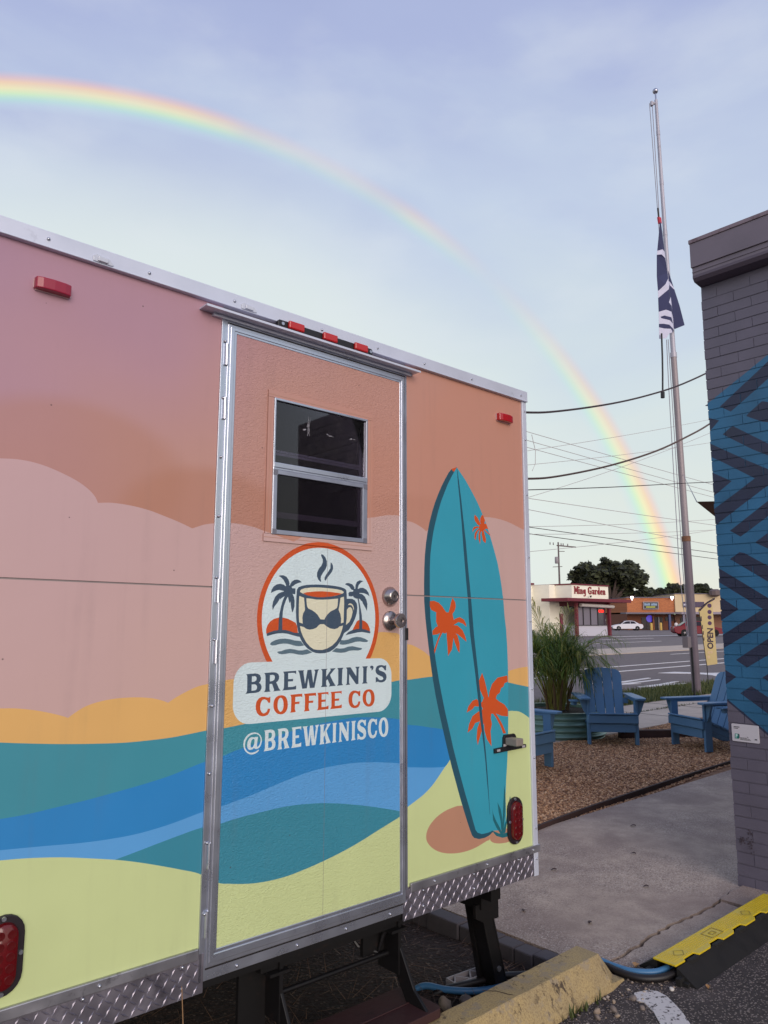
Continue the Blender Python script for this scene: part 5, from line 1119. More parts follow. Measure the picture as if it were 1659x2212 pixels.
# pavers along the slab
pv = empty('paver_edging', (2.97, 2.6, -.08), label='row of dark grey paver blocks edging the concrete slab', cat='edging')
PAV = pm('paver_grey', (82, 76, 80), .85, bump=(120, .5, .003), var=(9, .18))
ys = [2.19, 2.28, 2.386, 2.50, 2.643, 2.732, 2.955, 3.17, 3.28, 3.48]
for i, (a, c) in enumerate(zip(ys[:-1], ys[1:])):
    b = MB(); dz = random.uniform(-.004, .004); dx = random.uniform(-.006, .004)
    b.box(-.046 + dx, .046 + dx, a - 2.6 + .0025, c - 2.6 - .0025, -.03, .082 + dz)
    b.build('paver', PAV, pv, bevel=.007)

# cable ramp: black rubber body, yellow hinged lid with toothed edge
rp = empty('cable_ramp', (3.17, 1.76, 0), label='black rubber cable ramp with yellow lid beside the brick wall', cat='cable ramp')
Lr = 1.15
RUB = pm('ramp_rubber', (24, 22, 22), .8, bump=(200, .3, .001), var=(12, .25), stain=(16, .6, (70, 62, 58), .5))
b = MB()
b.prism([(-.13, 0), (-.045, .056), (-.043, .056), (-.040, .0)], 'x', .0, Lr); b.prism([(.056, 0), (.058, .056), (.062, .056), (.138, .006), (.138, 0)], 'x', .015, Lr)
b.prism([(-.045, 0), (.058, 0), (.058, .012), (-.045, .012)], 'x', 0.03, Lr); b.box(.03, Lr, .003, .011, .012, .05)
b.box(-.035, 0, -.075, -.055, .0, .03); b.box(-.03, .015, .07, .09, 0, .02); b.box(-.02, 0, -.10, -.06, 0, .016)
rb = b.build('body', RUB, rp)
for k in range(5):
    xx = .095 + k * .235
    b = MB(); b.prism([(xx, -.038), (xx + .085, -.038), (xx + .075, -.0585), (xx + .01, -.0585)], 'z', .040, .0612); b.build('tooth', RUB, rp, bevel=.002)
b = MB(); b.prism([(.02, -.034), (.095 + .0, -.034), (.10, -.030)], 'z', .0565, .0625)
b = MB()
poly = [(.0, .064), (.0, -.040)]
for k in range(5):
    xx = .09 + k * .235
    poly += [(xx - .012, -.042), (xx - .004, -.028), (xx + .088, -.028), (xx + .096, -.052), (xx + .20, -.052)]
poly = [(x, y) for x, y in poly if x <= Lr] + [(Lr, -.052), (Lr, .064)]
b.prism(poly, 'z', .057, .065)
lid = b.build('lid', pm('lid_yellow', (214, 186, 40), .45, var=(16, .08), stain=(22, .6, (150, 122, 40), .4)), rp, bevel=.002)
b = MB()
for r_ in range(7):
    yy = -.020 + r_ * .012
    xx = .02
    while xx < Lr - .03:
        if not (.08 < xx < .16 and -.02 < yy < .04) and not (.38 < xx < .50 and -.02 < yy < .04) and not (.76 < xx < .84):
            b.box(xx, xx + .010, yy, yy + .004, .065, .0662)
        xx += .015
o = b.build('lid_ribs', MATS['lid_yellow'], lid); o['kind'] = 'stuff'
b = MB()
def ring2(cx_, cy_, pts, w):
    m = len(pts)
    o = [(cx_ + p[0], cy_ + p[1]) for p in pts]; i_ = [(cx_ + p[0] * (1 - w), cy_ + p[1] * (1 - w)) for p in pts]
    b.add([(*p, .0668) for p in o] + [(*p, .0668) for p in i_], [(k, (k + 1) % m, m + (k + 1) % m, m + k) for k in range(m)])
dm = [(-.04, 0), (0, -.026), (.04, 0), (0, .026)]
ring2(.12, .01, dm, .14); ring2(.80, .01, dm, .14)
ring2(.44, .01, [(-.055, -.03), (.055, -.03), (.055, .03), (-.055, .03)], .1); ring2(.44, .01, [(-.022, -.012), (.022, -.012), (.022, .012), (-.022, .012)], .25)
b.build('lid_emblem', pm('lid_ink', (150, 126, 30), .6), lid, fix=False)

# hoses
def smooth_path(pts, n=6):
    P = [Vector(p) for p in pts]; out = []
    for i in range(len(P) - 1):
        p0 = P[max(i - 1, 0)]; p1 = P[i]; p2 = P[i + 1]; p3 = P[min(i + 2, len(P) - 1)]
        for k in range(n):
            t = k / n
            out.append(.5 * ((2 * p1) + (-p0 + p2) * t + (2 * p0 - 5 * p1 + 4 * p2 - p3) * t * t + (-p0 + 3 * p1 - 3 * p2 + p3) * t ** 3))
    out.append(P[-1]); return out
b = MB(); b.tube(smooth_path([(2.36, 2.56, -.13), (2.40, 2.515, -.075), (2.44, 2.475, -.05), (2.48, 2.395, -.05), (2.55, 2.315, -.05), (2.64, 2.265, -.05), (2.78, 2.22, -.045), (2.92, 2.13, -.02), (3.04, 2.04, .022), (3.058, 1.95, .022), (3.065, 1.885, .022), (3.09, 1.835, .024), (3.14, 1.79, .026), (3.22, 1.775, .03), (3.5, 1.775, .03)]), .0135, 12)
setp(b.build('water_hose', pm('hose_blue', (64, 114, 156), .4), smooth=True), 'bright blue water hose running from under the trailer into the ramp', 'hose')
b = MB(); b.tube(smooth_path([(2.36, 2.50, -.13), (2.42, 2.45, -.09), (2.48, 2.405, -.055), (2.62, 2.345, -.045), (2.74, 2.31, -.045), (2.88, 2.22, -.045), (2.97, 2.12, .0), (3.045, 2.0, .016), (3.04, 1.92, .016), (3.045, 1.85, .016), (3.075, 1.795, .016), (3.14, 1.75, .02), (3.24, 1.735, .026), (3.5, 1.735, .026)]), .015, 12)
setp(b.build('power_cable', pm('cable_black', (26, 22, 24), .5), smooth=True), 'thick black power cable lying against the blue hose', 'cable')
# levelling block under the jack
lv = empty('levelling_block', (2.64, 2.40, -.066), R(-6), label='grey plastic levelling block beside the stabiliser jack', cat='block')
b = MB()
GB = pm('block_grey', (156, 148, 150), .6)
prof_u = [(-.11, -.035), (.11, -.035), (.11, .035), (-.11, .035)]
b.box(-.11, .11, -.035, .035, 0, .008); b.box(-.11, .11, -.035, -.029, 0, .03); b.box(-.11, .11, .029, .035, 0, .03); b.box(-.11, -.104, -.029, .029, 0, .03); b.box(.104, .11, -.029, .029, 0, .03)
b.build('tray', GB, lv)
for k in range(5):
    b = MB(); M = Matrix.Translation((-.088 + k * .044, 0, .018)) @ Matrix.Rotation(R(38 if k % 2 else -38), 4, 'Z'); b.box(-.003, .003, -.037, .037, -.01, .011, 0, M); b.build('rib', GB, lv)
# stones and leaves that can be picked out
def stone(name, x, y, z, s, mat, label, group=None):
    bm = bmesh.new(); bmesh.ops.create_icosphere(bm, subdivisions=2, radius=s)
    for v in bm.verts: v.co = Vector((v.co.x * random.uniform(.8, 1.25), v.co.y * random.uniform(.8, 1.2), v.co.z * random.uniform(.5, .8)))
    me = bpy.data.meshes.new(name); bm.to_mesh(me); bm.free(); me.materials.append(mat)
    me.polygons.foreach_set('use_smooth', [True] * len(me.polygons))
    o = bpy.data.objects.new(name, me); o.location = (x, y, z + s * .35); o.rotation_euler = (random.random(), random.random(), random.random() * 6); COL.objects.link(o)
    return setp(o, label, 'stone', group)
STN = pm('stone_tan', (150, 132, 116), .8, var=(40, .15)); STN2 = pm('stone_grey', (120, 108, 102), .8, var=(40, .15)); STNW = pm('stone_white', (205, 198, 192), .8)
for (x, y, s, m) in ((2.70, 1.80, .016, STN), (2.665, 1.775, .014, STN2), (2.76, 1.765, .017, STN2), (2.735, 1.735, .011, STN), (2.82, 1.80, .009, STN), (2.90, 1.765, .015, STN2), (2.86, 1.70, .012, STN2)):
    stone('stone', x, y, 0, s, m, 'small rounded stone on the asphalt in front of the yellow wheel stop', 'stones by the wheel stop')
stone('stone', 3.16, 1.64 + .17, 0, .02, STN, 'pale tan stone beside the end of the cable ramp')
stone('stone', 3.09, 1.70, 0, .010, STNW, 'tiny white stone just above the painted line')
stone('stone', 2.38, 2.30, -.06, .035, STN, 'pale rough rock lying behind the wheel stop near the blue hose')
stone('stone', 2.47, 2.27, -.06, .03, STN2, 'greyish rock behind the wheel stop, right of a paler rock')
def leaf(x, y, L_, w_, rz, mat, label, grp=None, z=.006):
    b = MB(); n = 7; top = []; bot = []
    for i in range(n + 1):
        t = i / n; ww = w_ * math.sin(math.pi * t) ** .8 if 0 < t < 1 else 0
        top.append((L_ * (t - .5), ww / 2, .004 + .006 * math.sin(3 * t))); bot.append((L_ * (t - .5), -ww / 2, .005 + .006 * math.sin(3 * t + .7)))
    mid = [(L_ * (i / n - .5), 0, .001 + .005 * math.sin(3 * i / n)) for i in range(n + 1)]
    vs = top + mid + bot; m_ = n + 1; fs = []
    for i in range(n): fs += [(i, i + 1, m_ + i + 1, m_ + i), (m_ + i, m_ + i + 1, 2 * m_ + i + 1, 2 * m_ + i)]
    b.add(vs, fs)
    o = b.build('fallen_leaf', mat, smooth=True, fix=False); o.location = (x, y, z); o.rotation_euler = (0, 0, rz)
    return setp(o, label, 'leaf', grp)
LF = pm('leaf_dark', (66, 52, 52), .8); LFO = pm('leaf_orange', (150, 74, 44), .7); LFT = pm('leaf_tan', (186, 138, 86), .7)
for (r_, p) in (('a', (3.42, 2.30)), ('b', (3.72, 2.95)), ('c', (3.30, 2.62)), ('d', (4.6, 2.75)), ('e', (5.2, 3.1)), ('f', (4.1, 2.38)), ('g', (3.95, 2.9))):
    leaf(p[0], p[1], random.uniform(.03, .065), .02, random.uniform(0, 3), LF, 'small dark dead leaf lying on the concrete slab', 'dead leaves on the slab')
leaf(3.09, 1.80, .06, .022, .9, LFO, 'rust-orange leaf beside the black cable near the ramp end', z=.003)
leaf(3.215, 1.605, .03, .022, .3, LFT, 'curled tan leaf on the asphalt below the cable ramp', z=.003)
leaf(3.16, 1.90, .045, .03, .5, LFT, 'brown leaf wedged between concrete strip and cable ramp', z=.01)
# straw stalk standing in front of the skirt plate
b = MB(); b.tube(smooth_path([(1.10, 2.02, -.02), (1.085, 2.035, .25), (1.07, 2.04, .47), (1.068, 2.042, .50)], 4), .0014, 5)
setp(b.build('grass_stalk', pm('straw_stalk', (150, 116, 84), .8)), 'single dry grass stalk standing against the tread plate', 'stalk')

# ------------------------------------------------------------------ painted brick building on the right
XB = 4.52; YC = 2.046; CH = .065
CHEV = [  # navy pieces of the chevron mural (Y, Z) on the wall
 [(1.971, 2.802), (1.908, 2.757), (1.68, 2.908), (1.60, 2.962), (1.60, 3.062), (1.673, 3.013)],
 [(1.803, 2.727), (1.723, 2.781), (1.60, 2.735), (1.60, 2.62), (1.731, 2.658), (1.818, 2.71)],
 [(2.06, 2.752), (1.982, 2.717), (2.06, 2.645)],
 [(1.966, 2.626), (1.903, 2.667), (1.707, 2.522), (1.56, 2.415), (1.56, 2.30), (1.712, 2.452), (1.80, 2.505)],
 [(2.06, 2.592), (1.826, 2.438), (1.718, 2.372), (1.721, 2.28), (2.06, 2.062), (2.06, 2.165), (1.795, 2.328), (1.974, 2.452), (2.06, 2.507)],
 [(2.06, 2.409), (1.931, 2.33), (2.06, 2.243)],
 [(1.961, 2.032), (1.900, 1.991), (1.737, 2.097), (1.58, 2.20), (1.58, 2.285), (1.731, 2.186)],
 [(1.82, 1.95), (1.744, 2.0), (1.56, 2.12), (1.56, 1.79), (1.75, 1.909)],
 [(1.971, 1.862), (1.914, 1.90), (1.885, 1.893), (1.757, 1.81), (1.56, 1.68), (1.56, 1.585), (1.764, 1.72)],
 [(2.07, 1.831), (1.77, 1.627), (1.70, 1.58), (1.70, 1.545), (1.78, 1.49), (2.07, 1.321), (2.07, 1.398), (1.803, 1.564), (2.07, 1.744)],
 [(2.07, 1.658), (1.941, 1.566), (2.07, 1.484)],
 [(1.976, 1.27), (1.916, 1.228), (1.793, 1.304), (1.56, 1.452), (1.56, 1.545), (1.786, 1.396), (1.842, 1.359)],
 [(2.07, 1.227), (1.98, 1.172), (2.07, 1.106)],
 [(1.833, 1.176), (1.79, 1.205), (1.56, 1.34), (1.56, 1.01), (1.803, 1.158)],
 [(1.963, 1.08), (1.898, 1.125), (1.809, 1.069), (1.56, .91), (1.56, .81), (1.816, .977)],
 [(2.07, 1.063), (1.823, .871), (1.5, .62), (1.5, .595), (1.823, .855), (2.07, 1.050)]]
PER = .51
WL = []
blue = [(2.07, 1.055), (1.823, .863), (1.2, .38), (.6, .38), (.6, 3.75), (1.2, 3.40), (1.67, 3.054), (2.003, 2.862), (2.07, 2.825)]
WL.append(('wall_blue', blue, []))
for k in range(3):
    for c in CHEV[:-1] if k else CHEV:
        WL.append(('wall_navy', [(y - PER * k, z) for y, z in c], []))
def wall_mat(nm, c1, c2):
    m = pm(nm, c1, .62, bump=(130, .35, .004), var=(7, .10)); return m
WM = {'wall_grey': pm('wall_grey', (100, 95, 110), .6, bump=(130, .4, .004), var=(6, .10), stain=(5, .66, (84, 78, 92), .6)), 'wall_blue': pm('wall_blue', (46, 102, 140), .55, bump=(130, .4, .004), var=(3, .22)), 'wall_navy': pm('wall_navy', (44, 50, 74), .55, bump=(130, .4, .004), var=(5, .15))}
bld = empty('brick_building', (XB, YC, 0), label='grey painted brick building corner with blue and navy chevron mural', cat='building')
def on_wall(name, y0, y1, z0, z1, xf, xb, parent):
    """box with printed front: y0<y1 on the wall, front at x=xf, back xb (relative to the corner)"""
    pts, faces, keys = partition(WL, [(y0, z0), (y1, z0), (y1, z1), (y0, z1)], 'wall_grey')
    ks = sorted(set(keys)); idx = {k: i for i, k in enumerate(ks)}
    b = MB()
    b.v = [(xf, p[0] - YC, p[1]) for p in pts]; b.f = [tuple(reversed(f)) for f in faces]; b.m = [idx[k] for k in keys]
    side = idx[max(ks, key=lambda k: keys.count(k))]
    r = .004
    c = [(y0, z0), (y1, z0), (y1, z1), (y0, z1)]
    for i in range(4):
        a, d = c[i], c[(i + 1) % 4]
        b.add([(xf, a[0] - YC, a[1]), (xf, d[0] - YC, d[1]), (xb, d[0] - YC, d[1]), (xb, a[0] - YC, a[1])], [(0, 1, 2, 3)], side)
    return b.build(name, [WM[k] for k in ks], parent, fix=True)
core = on_wall('mortar', -2.2, YC - .003, -.1, 3.62, .0038, .3, bld)
b = MB(); b.box(.3, 7.0, -2.2 - YC, -.006, -.1, 3.6); b.box(.02, .3, -.012, -.004, -.1, 3.6); b.build('wall_core', WM['wall_grey'], bld)
nb = 0
ncourse = int(3.6 / CH)
rest = MB()
for c in range(ncourse):
    z0 = c * CH + .002; z1 = (c + 1) * CH - .005
    y = YC + random.uniform(-.004, .001); first = True
    half = c % 2 == 0
    while y > -2.0:
        w = (.098 if half else .202) if first else .2035
        first = False
        ya = y - w + .0028
        if nb < 290 and ya > .95:
            on_wall('brick', ya, y, z0, z1, random.uniform(-.002, .0012), .02, bld); nb += 1
        else:
            rest.box(random.uniform(-.002, .001), .02, ya - YC, y - YC, z0, z1)
        y -= w
o = rest.build('brick_rows', WM['wall_grey'], bld); o['kind'] = 'stuff'
# end wall bricks on the corner return
rb_ = MB()
for c in range(ncourse):
    rb_.box(.012, .11 + .1 * (c % 2), -.004, .0015, c * CH + .003, (c + 1) * CH - .006)
o = rb_.build('return_bricks', WM['wall_grey'], bld); o['kind'] = 'stuff'
# metal cornice: stepped fascia and soffit
CORN = pm('cornice_paint', (112, 102, 114), .5, var=(4, .12), stain=(3, .58, (140, 126, 134), .5))
b = MB(); y1 = .006
b.box(-.115, 7.0, -3.5, .008, 3.858, 3.884); b.build('coping', pm('coping_paint', (128, 112, 122), .6, stain=(18, .5, (92, 70, 78), .7)), bld, bevel=.003)
b = MB(); b.box(-.108, 7.0, -3.5, .004, 3.70, 3.858); b.build('fascia', CORN, bld, bevel=.002)
b = MB(); b.box(-.098, 7.0, -3.5, .0, 3.645, 3.70); b.box(-.102, -.098, -3.5, .001, 3.666, 3.672); b.build('fascia', CORN, bld, bevel=.002)
b = MB(); b.prism([(-.104, 3.645), (-.104, 3.628), (-.085, 3.608), (.0, 3.600), (.02, 3.600), (.02, 3.645)], 'y', -3.5, -.003); b.build('soffit', pm('soffit_paint', (88, 78, 92), .6), bld)
b = MB(); b.box(-.02, 7, -3.5, -.02, 3.6, 3.62); b.build('soffit', MATS['soffit_paint'], bld)
# dirty marks near the foot of the wall
sc_ = MB(); rs = random.Random(11)
for (y, z, sy, sz_, n_) in ((2.008, .255, .009, .010, 26), (1.962, .245, .006, .028, 30), (1.955, .305, .008, .006, 12)):
    for i in range(n_):
        cy_, cz_ = y + rs.gauss(0, sy), z + rs.gauss(0, sz_); r_ = rs.uniform(.0012, .0045); q_ = []
        for k in range(7): a = 6.283 * k / 7; q_.append((-.0030 - .0001 * i, cy_ + r_ * rs.uniform(.6, 1.2) * math.cos(a) - YC, cz_ + r_ * rs.uniform(.7, 1.6) * math.sin(a)))
        sc_.add(q_, [tuple(range(7))[::-1]])
o = sc_.build('grime', pm('grime', (72, 60, 68), .8), bld, fix=False); o['kind'] = 'stuff'
# little fixture poking past the corner
fx = MB(); fx.lathe([(.001, .05), (.008, .03), (.012, .0), (.012, -.04)], 10, 'y', (.10, .012, 2.857)); fx.build('pipe_stub', CORN, bld, smooth=True)
# plaque
pl_ = empty('wall_plaque', (XB - .004, 1.947, .856), label='small white plaque with green logo on grey brick wall', cat='plaque')
def rrect(y0, y1, z0, z1, r, n=5):
    o = []
    for (cy_, cz_, a0) in ((y1 - r, z0 + r, -90), (y1 - r, z1 - r, 0), (y0 + r, z1 - r, 90), (y0 + r, z0 + r, 180)):
        for k in range(n + 1): a = R(a0 + 90 * k / n); o.append((cy_ + r * math.cos(a), cz_ + r * math.sin(a)))
    return o
b = MB(); b.prism(rrect(-.076, .076, -.049, .049, .006), 'x', -.004, 0.0015); b.build('board', pm('plaque_white', (206, 202, 210), .35), pl_)
INK = pm('ink_dark', (44, 44, 54), .6); GRN = pm('ink_green', (40, 130, 122), .5)
def text_mesh(body, size, mat, name, parent, M, bold=0.0, align='LEFT', ext=0.0):
    cu = bpy.data.curves.new(name, 'FONT'); cu.body = body; cu.size = size; cu.align_x = align; cu.offset = bold; cu.extrude = ext; cu.resolution_u = 3
    t = bpy.data.objects.new('tmp', cu); COL.objects.link(t)
    dg = bpy.context.evaluated_depsgraph_get(); me = bpy.data.meshes.new_from_object(t.evaluated_get(dg)); bpy.data.objects.remove(t)
    me.transform(M); me.materials.clear(); me.materials.append(mat); me.name = name
    o = bpy.data.objects.new(name, me); COL.objects.link(o)
    if parent: o.parent = parent
    return o
# on this wall text reads towards -Y
WT = lambda y, z: Matrix(((0, 0, -1, -.0046), (-1, 0, 0, y), (0, 1, 0, z), (0, 0, 0, 1)))
def fine_print(y0, z, lens, h):
    b = MB(); y = y0
    for l in lens:
        b.box(-.0050, -.0042, y - l, y, z, z + h); y -= l + .0016
    b.build('fine_print', INK, pl_)
fine_print(.063, .030, (.013, .018), .0042); fine_print(.063, .0225, (.005, .004, .012), .0034)
b = MB(); b.prism([(.060, -.034), (.040, -.034), (.038, -.014), (.042, -.006), (.058, -.006)], 'x', -.0052, -.0042); b.build('logo', GRN, pl_)
b = MB(); b.prism([(.040, -.034), (.034, -.030), (.033, -.010), (.038, -.006), (.042, -.006)], 'x', -.0050, -.0042); b.build('logo_shade', INK, pl_)
b = MB(); b.prism([(.055, -.032), (.051, -.032), (.051, -.022), (.045, -.020), (.043, -.012), (.046, -.008), (.055, -.008)], 'x', -.0058, -.0052); b.build('logo_letter', pm('plaque_white2', (190, 220, 215), .4), pl_)
for z, ls in ((-.027, (.012, .008, .014)), (-.0325, (.014, .007, .016, .012)), (-.038, (.018, .020, .009, .008))):
    fine_print(.030, z, ls, .0022)
b = MB(); b.prism([(-.012, -.019), (-.018, -.024), (-.014, -.024), (-.008, -.017)], 'x', -.005, -.0042); b.build('logo_bird', INK, pl_)
b = MB(); b.prism([(-.050, -.032), (-.066, -.032), (-.063, -.026), (-.054, -.026)], 'x', -.005, -.0042); b.build('logo_mark', INK, pl_)

# ------------------------------------------------------------------ garden: chairs, planter, palm
BLU = pm('chair_blue', (92, 134, 170), .5, bump=(60, .1, .001), var=(4, .07))
def chair(x, y, face, label, cup=-1):
    """front centre on the ground at x,y; face = direction the sitter looks (2D)"""
    rz = math.atan2(face[1], face[0]) + math.pi / 2      # local -Y is the front
    c = empty('adirondack_chair', (x, y, 0), rz, label, 'chair', 'blue adirondack chairs on the gravel')
    def P(name, b, bev=.004): return b.build(name, BLU, c, bevel=bev)
    for s in (-1, 1):
        b = MB(); b.box(s * .285 - .018, s * .285 + .018, .0, .095, 0, .535); P('front_leg', b)
        b = MB(); b.prism([(s * .303, .33), (s * .345, .40), (s * .395, .535), (s * .303, .535)] if s > 0 else [(-.303, .33), (-.303, .535), (-.395, .535), (-.345, .40)], 'y', .02, .05); P('arm_bracket', b, .003)
        # side stringer running from the front leg down to the ground behind
        b = MB(); b.prism([(-.02, .235), (-.02, .335), (.12, .335), (.45, .205), (.86, .06), (.88, .0), (.76, .0), (.42, .12), (.1, .225)], 'x', s * .25 - .014, s * .25 + .014); P('stringer', b)
        b = MB(); xo = s * .33; pr = [(xo - .07, .70), (xo + .05, .70), (xo + .07, .30), (xo + .072, .0), (xo + .055, -.07), (xo - .055, -.07), (xo - .072, .0)]
        b.prism(pr, 'z', .535, .560); P('armrest', b, .006)
        b = MB(); b.box(s * .285 - .016, s * .285 + .016, .095, .62, .508, .534); P('arm_rail', b)
    b = MB(); b.box(-.30, .30, -.034, .0, .255, .352); P('front_apron', b, .008)
    b = MB(); b.box(-.265, .265, -.012, .012, .15, .25); P('lower_apron', b)
    for k in range(5):
        M = Matrix.Translation((0, .012 + k * .088, .352 - k * .033)) @ Matrix.Rotation(R(-20.5), 4, 'X')
        b = MB(); b.box(-.285, .285, -.042 + (k == 0) * -.02, .040, -.011, .011, 0, M); P('seat_slat', b, .006)
    # fan back, four slats, each cut on the curve of the top
    Mb = Matrix.Translation((0, .405, .175)) @ Matrix.Rotation(R(-24), 4, 'X')
    H = [.685, .755, .755, .685]; H2 = [.745, .765, .765, .745]
    for k in range(4):
        b0 = -.222 + k * .112; t0 = -.258 + k * .130
        hl, hr = (.66, .755) if k == 0 else (.758, .775) if k == 1 else (.775, .758) if k == 2 else (.755, .66)
        w0, w1 = .104, .121
        def xb(h): return b0 + (t0 - b0) * h / .77
        def xe(h): return b0 + w0 + (t0 + w1 - b0 - w0) * h / .77
        pts = [(xb(0), 0), (xe(0), 0), (xe(hr), hr)]
        if k == 0: pts += [(xb(.745) + .06, .745), (xb(.715) + .02, .715), (xb(.66), .66)]
        elif k == 3: pts = [(xb(0), 0), (xe(0), 0), (xe(.66), .66), (xe(.715) - .02, .715), (xe(.745) - .06, .745), (xb(hl), hl)]
        else: pts += [(xb(hl), hl)]
        b = MB(); b.prism(pts, 'y', -.011, .011, 0, Mb); P('back_slat', b, .004)
    b = MB(); b.box(-.30, .30, .012, .035, .30, .37, 0, Mb); b.box(-.27, .27, .012, .034, .03, .10, 0, Mb); P('back_rail', b)
    b = MB(); b.box(-.25, .25, .014, .034, .60, .65, 0, Mb); P('back_rail', b)
    # slide-out cup holder below one arm
    xo = cup * .44
    b = MB(); b.box(xo - .055, xo + .055, .10, .24, .495, .512); b.lathe([(.035, .45), (.04, .495)], 12, 'z', (xo, .17, 0)); P('cup_holder', b)
    return c
chair(8.36, 5.19, (-.74, -.67), 'blue adirondack chair facing the camera in front of the round planter', -1)
chair(8.80, 4.47, (-.90, .40), 'blue adirondack chair seen from its side, half hidden by the brick wall', 1)
chair(6.36, 4.83, (.06, -1), 'blue adirondack chair mostly hidden behind the trailer corner', 1)

# corrugated planter with an areca palm
PC = (8.62, 6.20); PR = .62
b = MB(); prof = []
nz_ = 34
for i in range(nz_ + 1):
    z = .335 * i / nz_; prof.append((PR + .016 * math.cos(z / .335 * 2 * math.pi * 4.5 + 2.2), z))
prof += [(PR + .02, .337), (PR + .02, .345), (PR - .02, .345), (PR - .02, .30)]
seg = 48; vs = []
for r_, h in prof:
    for k in range(seg):
        a = 2 * math.pi * k / seg; vs.append((r_ * math.cos(a), r_ * math.sin(a), h))
fs = [(i * seg + k, i * seg + (k + 1) % seg, (i + 1) * seg + (k + 1) % seg, (i + 1) * seg + k) for i in range(len(prof) - 1) for k in range(seg)]
b.add(vs, fs)
ple = empty('round_planter', (PC[0], PC[1], -.01), label='pale green corrugated metal planter ring behind the chairs', cat='planter')
b.build('corrugated_wall', pm('planter_green', (124, 156, 146), .38, .35, var=(5, .1)), ple, smooth=True)
b = MB(); b.lathe([(PR - .01, .26), (PR - .01, .30), (.2, .32), (.0, .33)], 24); b.build('soil', DIRT, ple)
palm = empty('areca_palm', (PC[0], PC[1], .30), label='bushy green areca palm growing in the corrugated planter', cat='palm')
FR = [pm('frond_a', (104, 130, 54), .45), pm('frond_b', (128, 152, 64), .45), pm('frond_c', (78, 102, 46), .45), pm('frond_d', (176, 172, 84), .45)]
rp_ = random.Random(5)
for m in FR:
    nt = m.node_tree; bs = nt.nodes['Principled BSDF']; tr_ = N(nt, 'ShaderNodeBsdfTranslucent'); tr_.inputs[0].default_value = bs.inputs['Base Color'].default_value
    mx = N(nt, 'ShaderNodeMixShader'); mx.inputs[0].default_value = .35; out_ = nt.nodes['Material Output']
    nt.links.new(bs.outputs[0], mx.inputs[1]); nt.links.new(tr_.outputs[0], mx.inputs[2]); nt.links.new(mx.outputs[0], out_.inputs[0])
def frond(az, reach, rise, droop, mi0, n=30, base=(0, 0)):
    b = MB(); P = []
    for i in range(n + 1):
        t = i / n
        rr = reach * (t ** 1.25); zz = rise * math.sin(t * math.pi * droop)
        P.append(Vector((base[0] + math.cos(az) * rr, base[1] + math.sin(az) * rr, zz)))
    b.tube(P, [.007 * (1 - .8 * i / n) + .0012 for i in range(n + 1)], 4, 3)
    side = Vector((-math.sin(az), math.cos(az), 0))
    for i in range(9, n + 1):
        t = i / n; T = (P[i] - P[i - 1]).normalized()
        ll = (.10 + .26 * math.sin(math.pi * min(.95, .25 + .7 * (t - .3) / .7)) ** .8) * rp_.uniform(.85, 1.15)
        for s in (-1, 1):
            o_ = P[i] - (P[i] - P[i - 1]) * rp_.random()
            d = (side * s * rp_.uniform(.55, 1.0) + T * rp_.uniform(.6, .95) + Vector((0, 0, rp_.uniform(-.1, .35)))).normalized()
            w = side * .0 + d.cross(Vector((0, 0, 1))).normalized() * .0046
            p1_ = o_ + d * ll * .45; p2_ = o_ + d * ll * .8 + Vector((0, 0, -.10 * ll)); p3_ = o_ + d * ll + Vector((0, 0, -.42 * ll * rp_.uniform(.5, 1.6)))
            mi = mi0 if rp_.random() < .55 else rp_.choice((0, 1, 2, 1, 3))
            b.add([o_, p1_ - w, p1_ + w, p2_ - w * .8, p2_ + w * .8, p3_], [(0, 1, 2), (1, 3, 4, 2), (3, 5, 4)], mi)
    return b.build('frond', FR, palm, fix=False)
for k in range(88):
    az = k * 2.39996 + rp_.uniform(-.2, .2); q = (k / 87) ** .8
    reach = .18 + .74 * q + rp_.uniform(-.06, .06); rise = 1.02 - .40 * q + rp_.uniform(-.14, .12); droop = .52 + .28 * q
    if math.cos(az - math.atan2(-1.0, -.2)) > .6: reach *= .6
    frond(az, reach, rise, droop, k % 3 if k % 7 else 3, base=(.10 * math.cos(k * 1.9), .10 * math.sin(k * 1.9)))
frond(AZ + R(100), .30, 1.40, .5, 3, base=(0, .05)); frond(AZ + R(-60), .36, 1.34, .52, 3); frond(AZ + R(-85), .95, .98, .62, 1); frond(AZ + R(-100), .8, .9, .66, 0)
b = MB()
for k in range(14):
    a = k * 2.4; r_ = .03 + .011 * k; b.tube([(r_ * math.cos(a), r_ * math.sin(a), -.02), (r_ * 1.25 * math.cos(a), r_ * 1.25 * math.sin(a), .20), (r_ * 1.9 * math.cos(a), r_ * 1.9 * math.sin(a), .42)], [.022, .018, .010], 7)
b.build('stems', pm('palm_stem', (116, 92, 62), .7, var=(20, .2)), palm, smooth=True)
# landscape timber by the right chair
b = MB(); M = Matrix.Translation((9.55, 5.02, .03)) @ Matrix.Rotation(R(-38), 4, 'Z'); b.box(-.75, .45, -.05, .05, -.05, .06, 0, M)
setp(b.build('landscape_timber', pm('timber_brown', (76, 54, 48), .85, bump=(40, .4), var=(8, .2)), bevel=.008), 'dark brown timber lying in the gravel behind the chairs', 'timber')

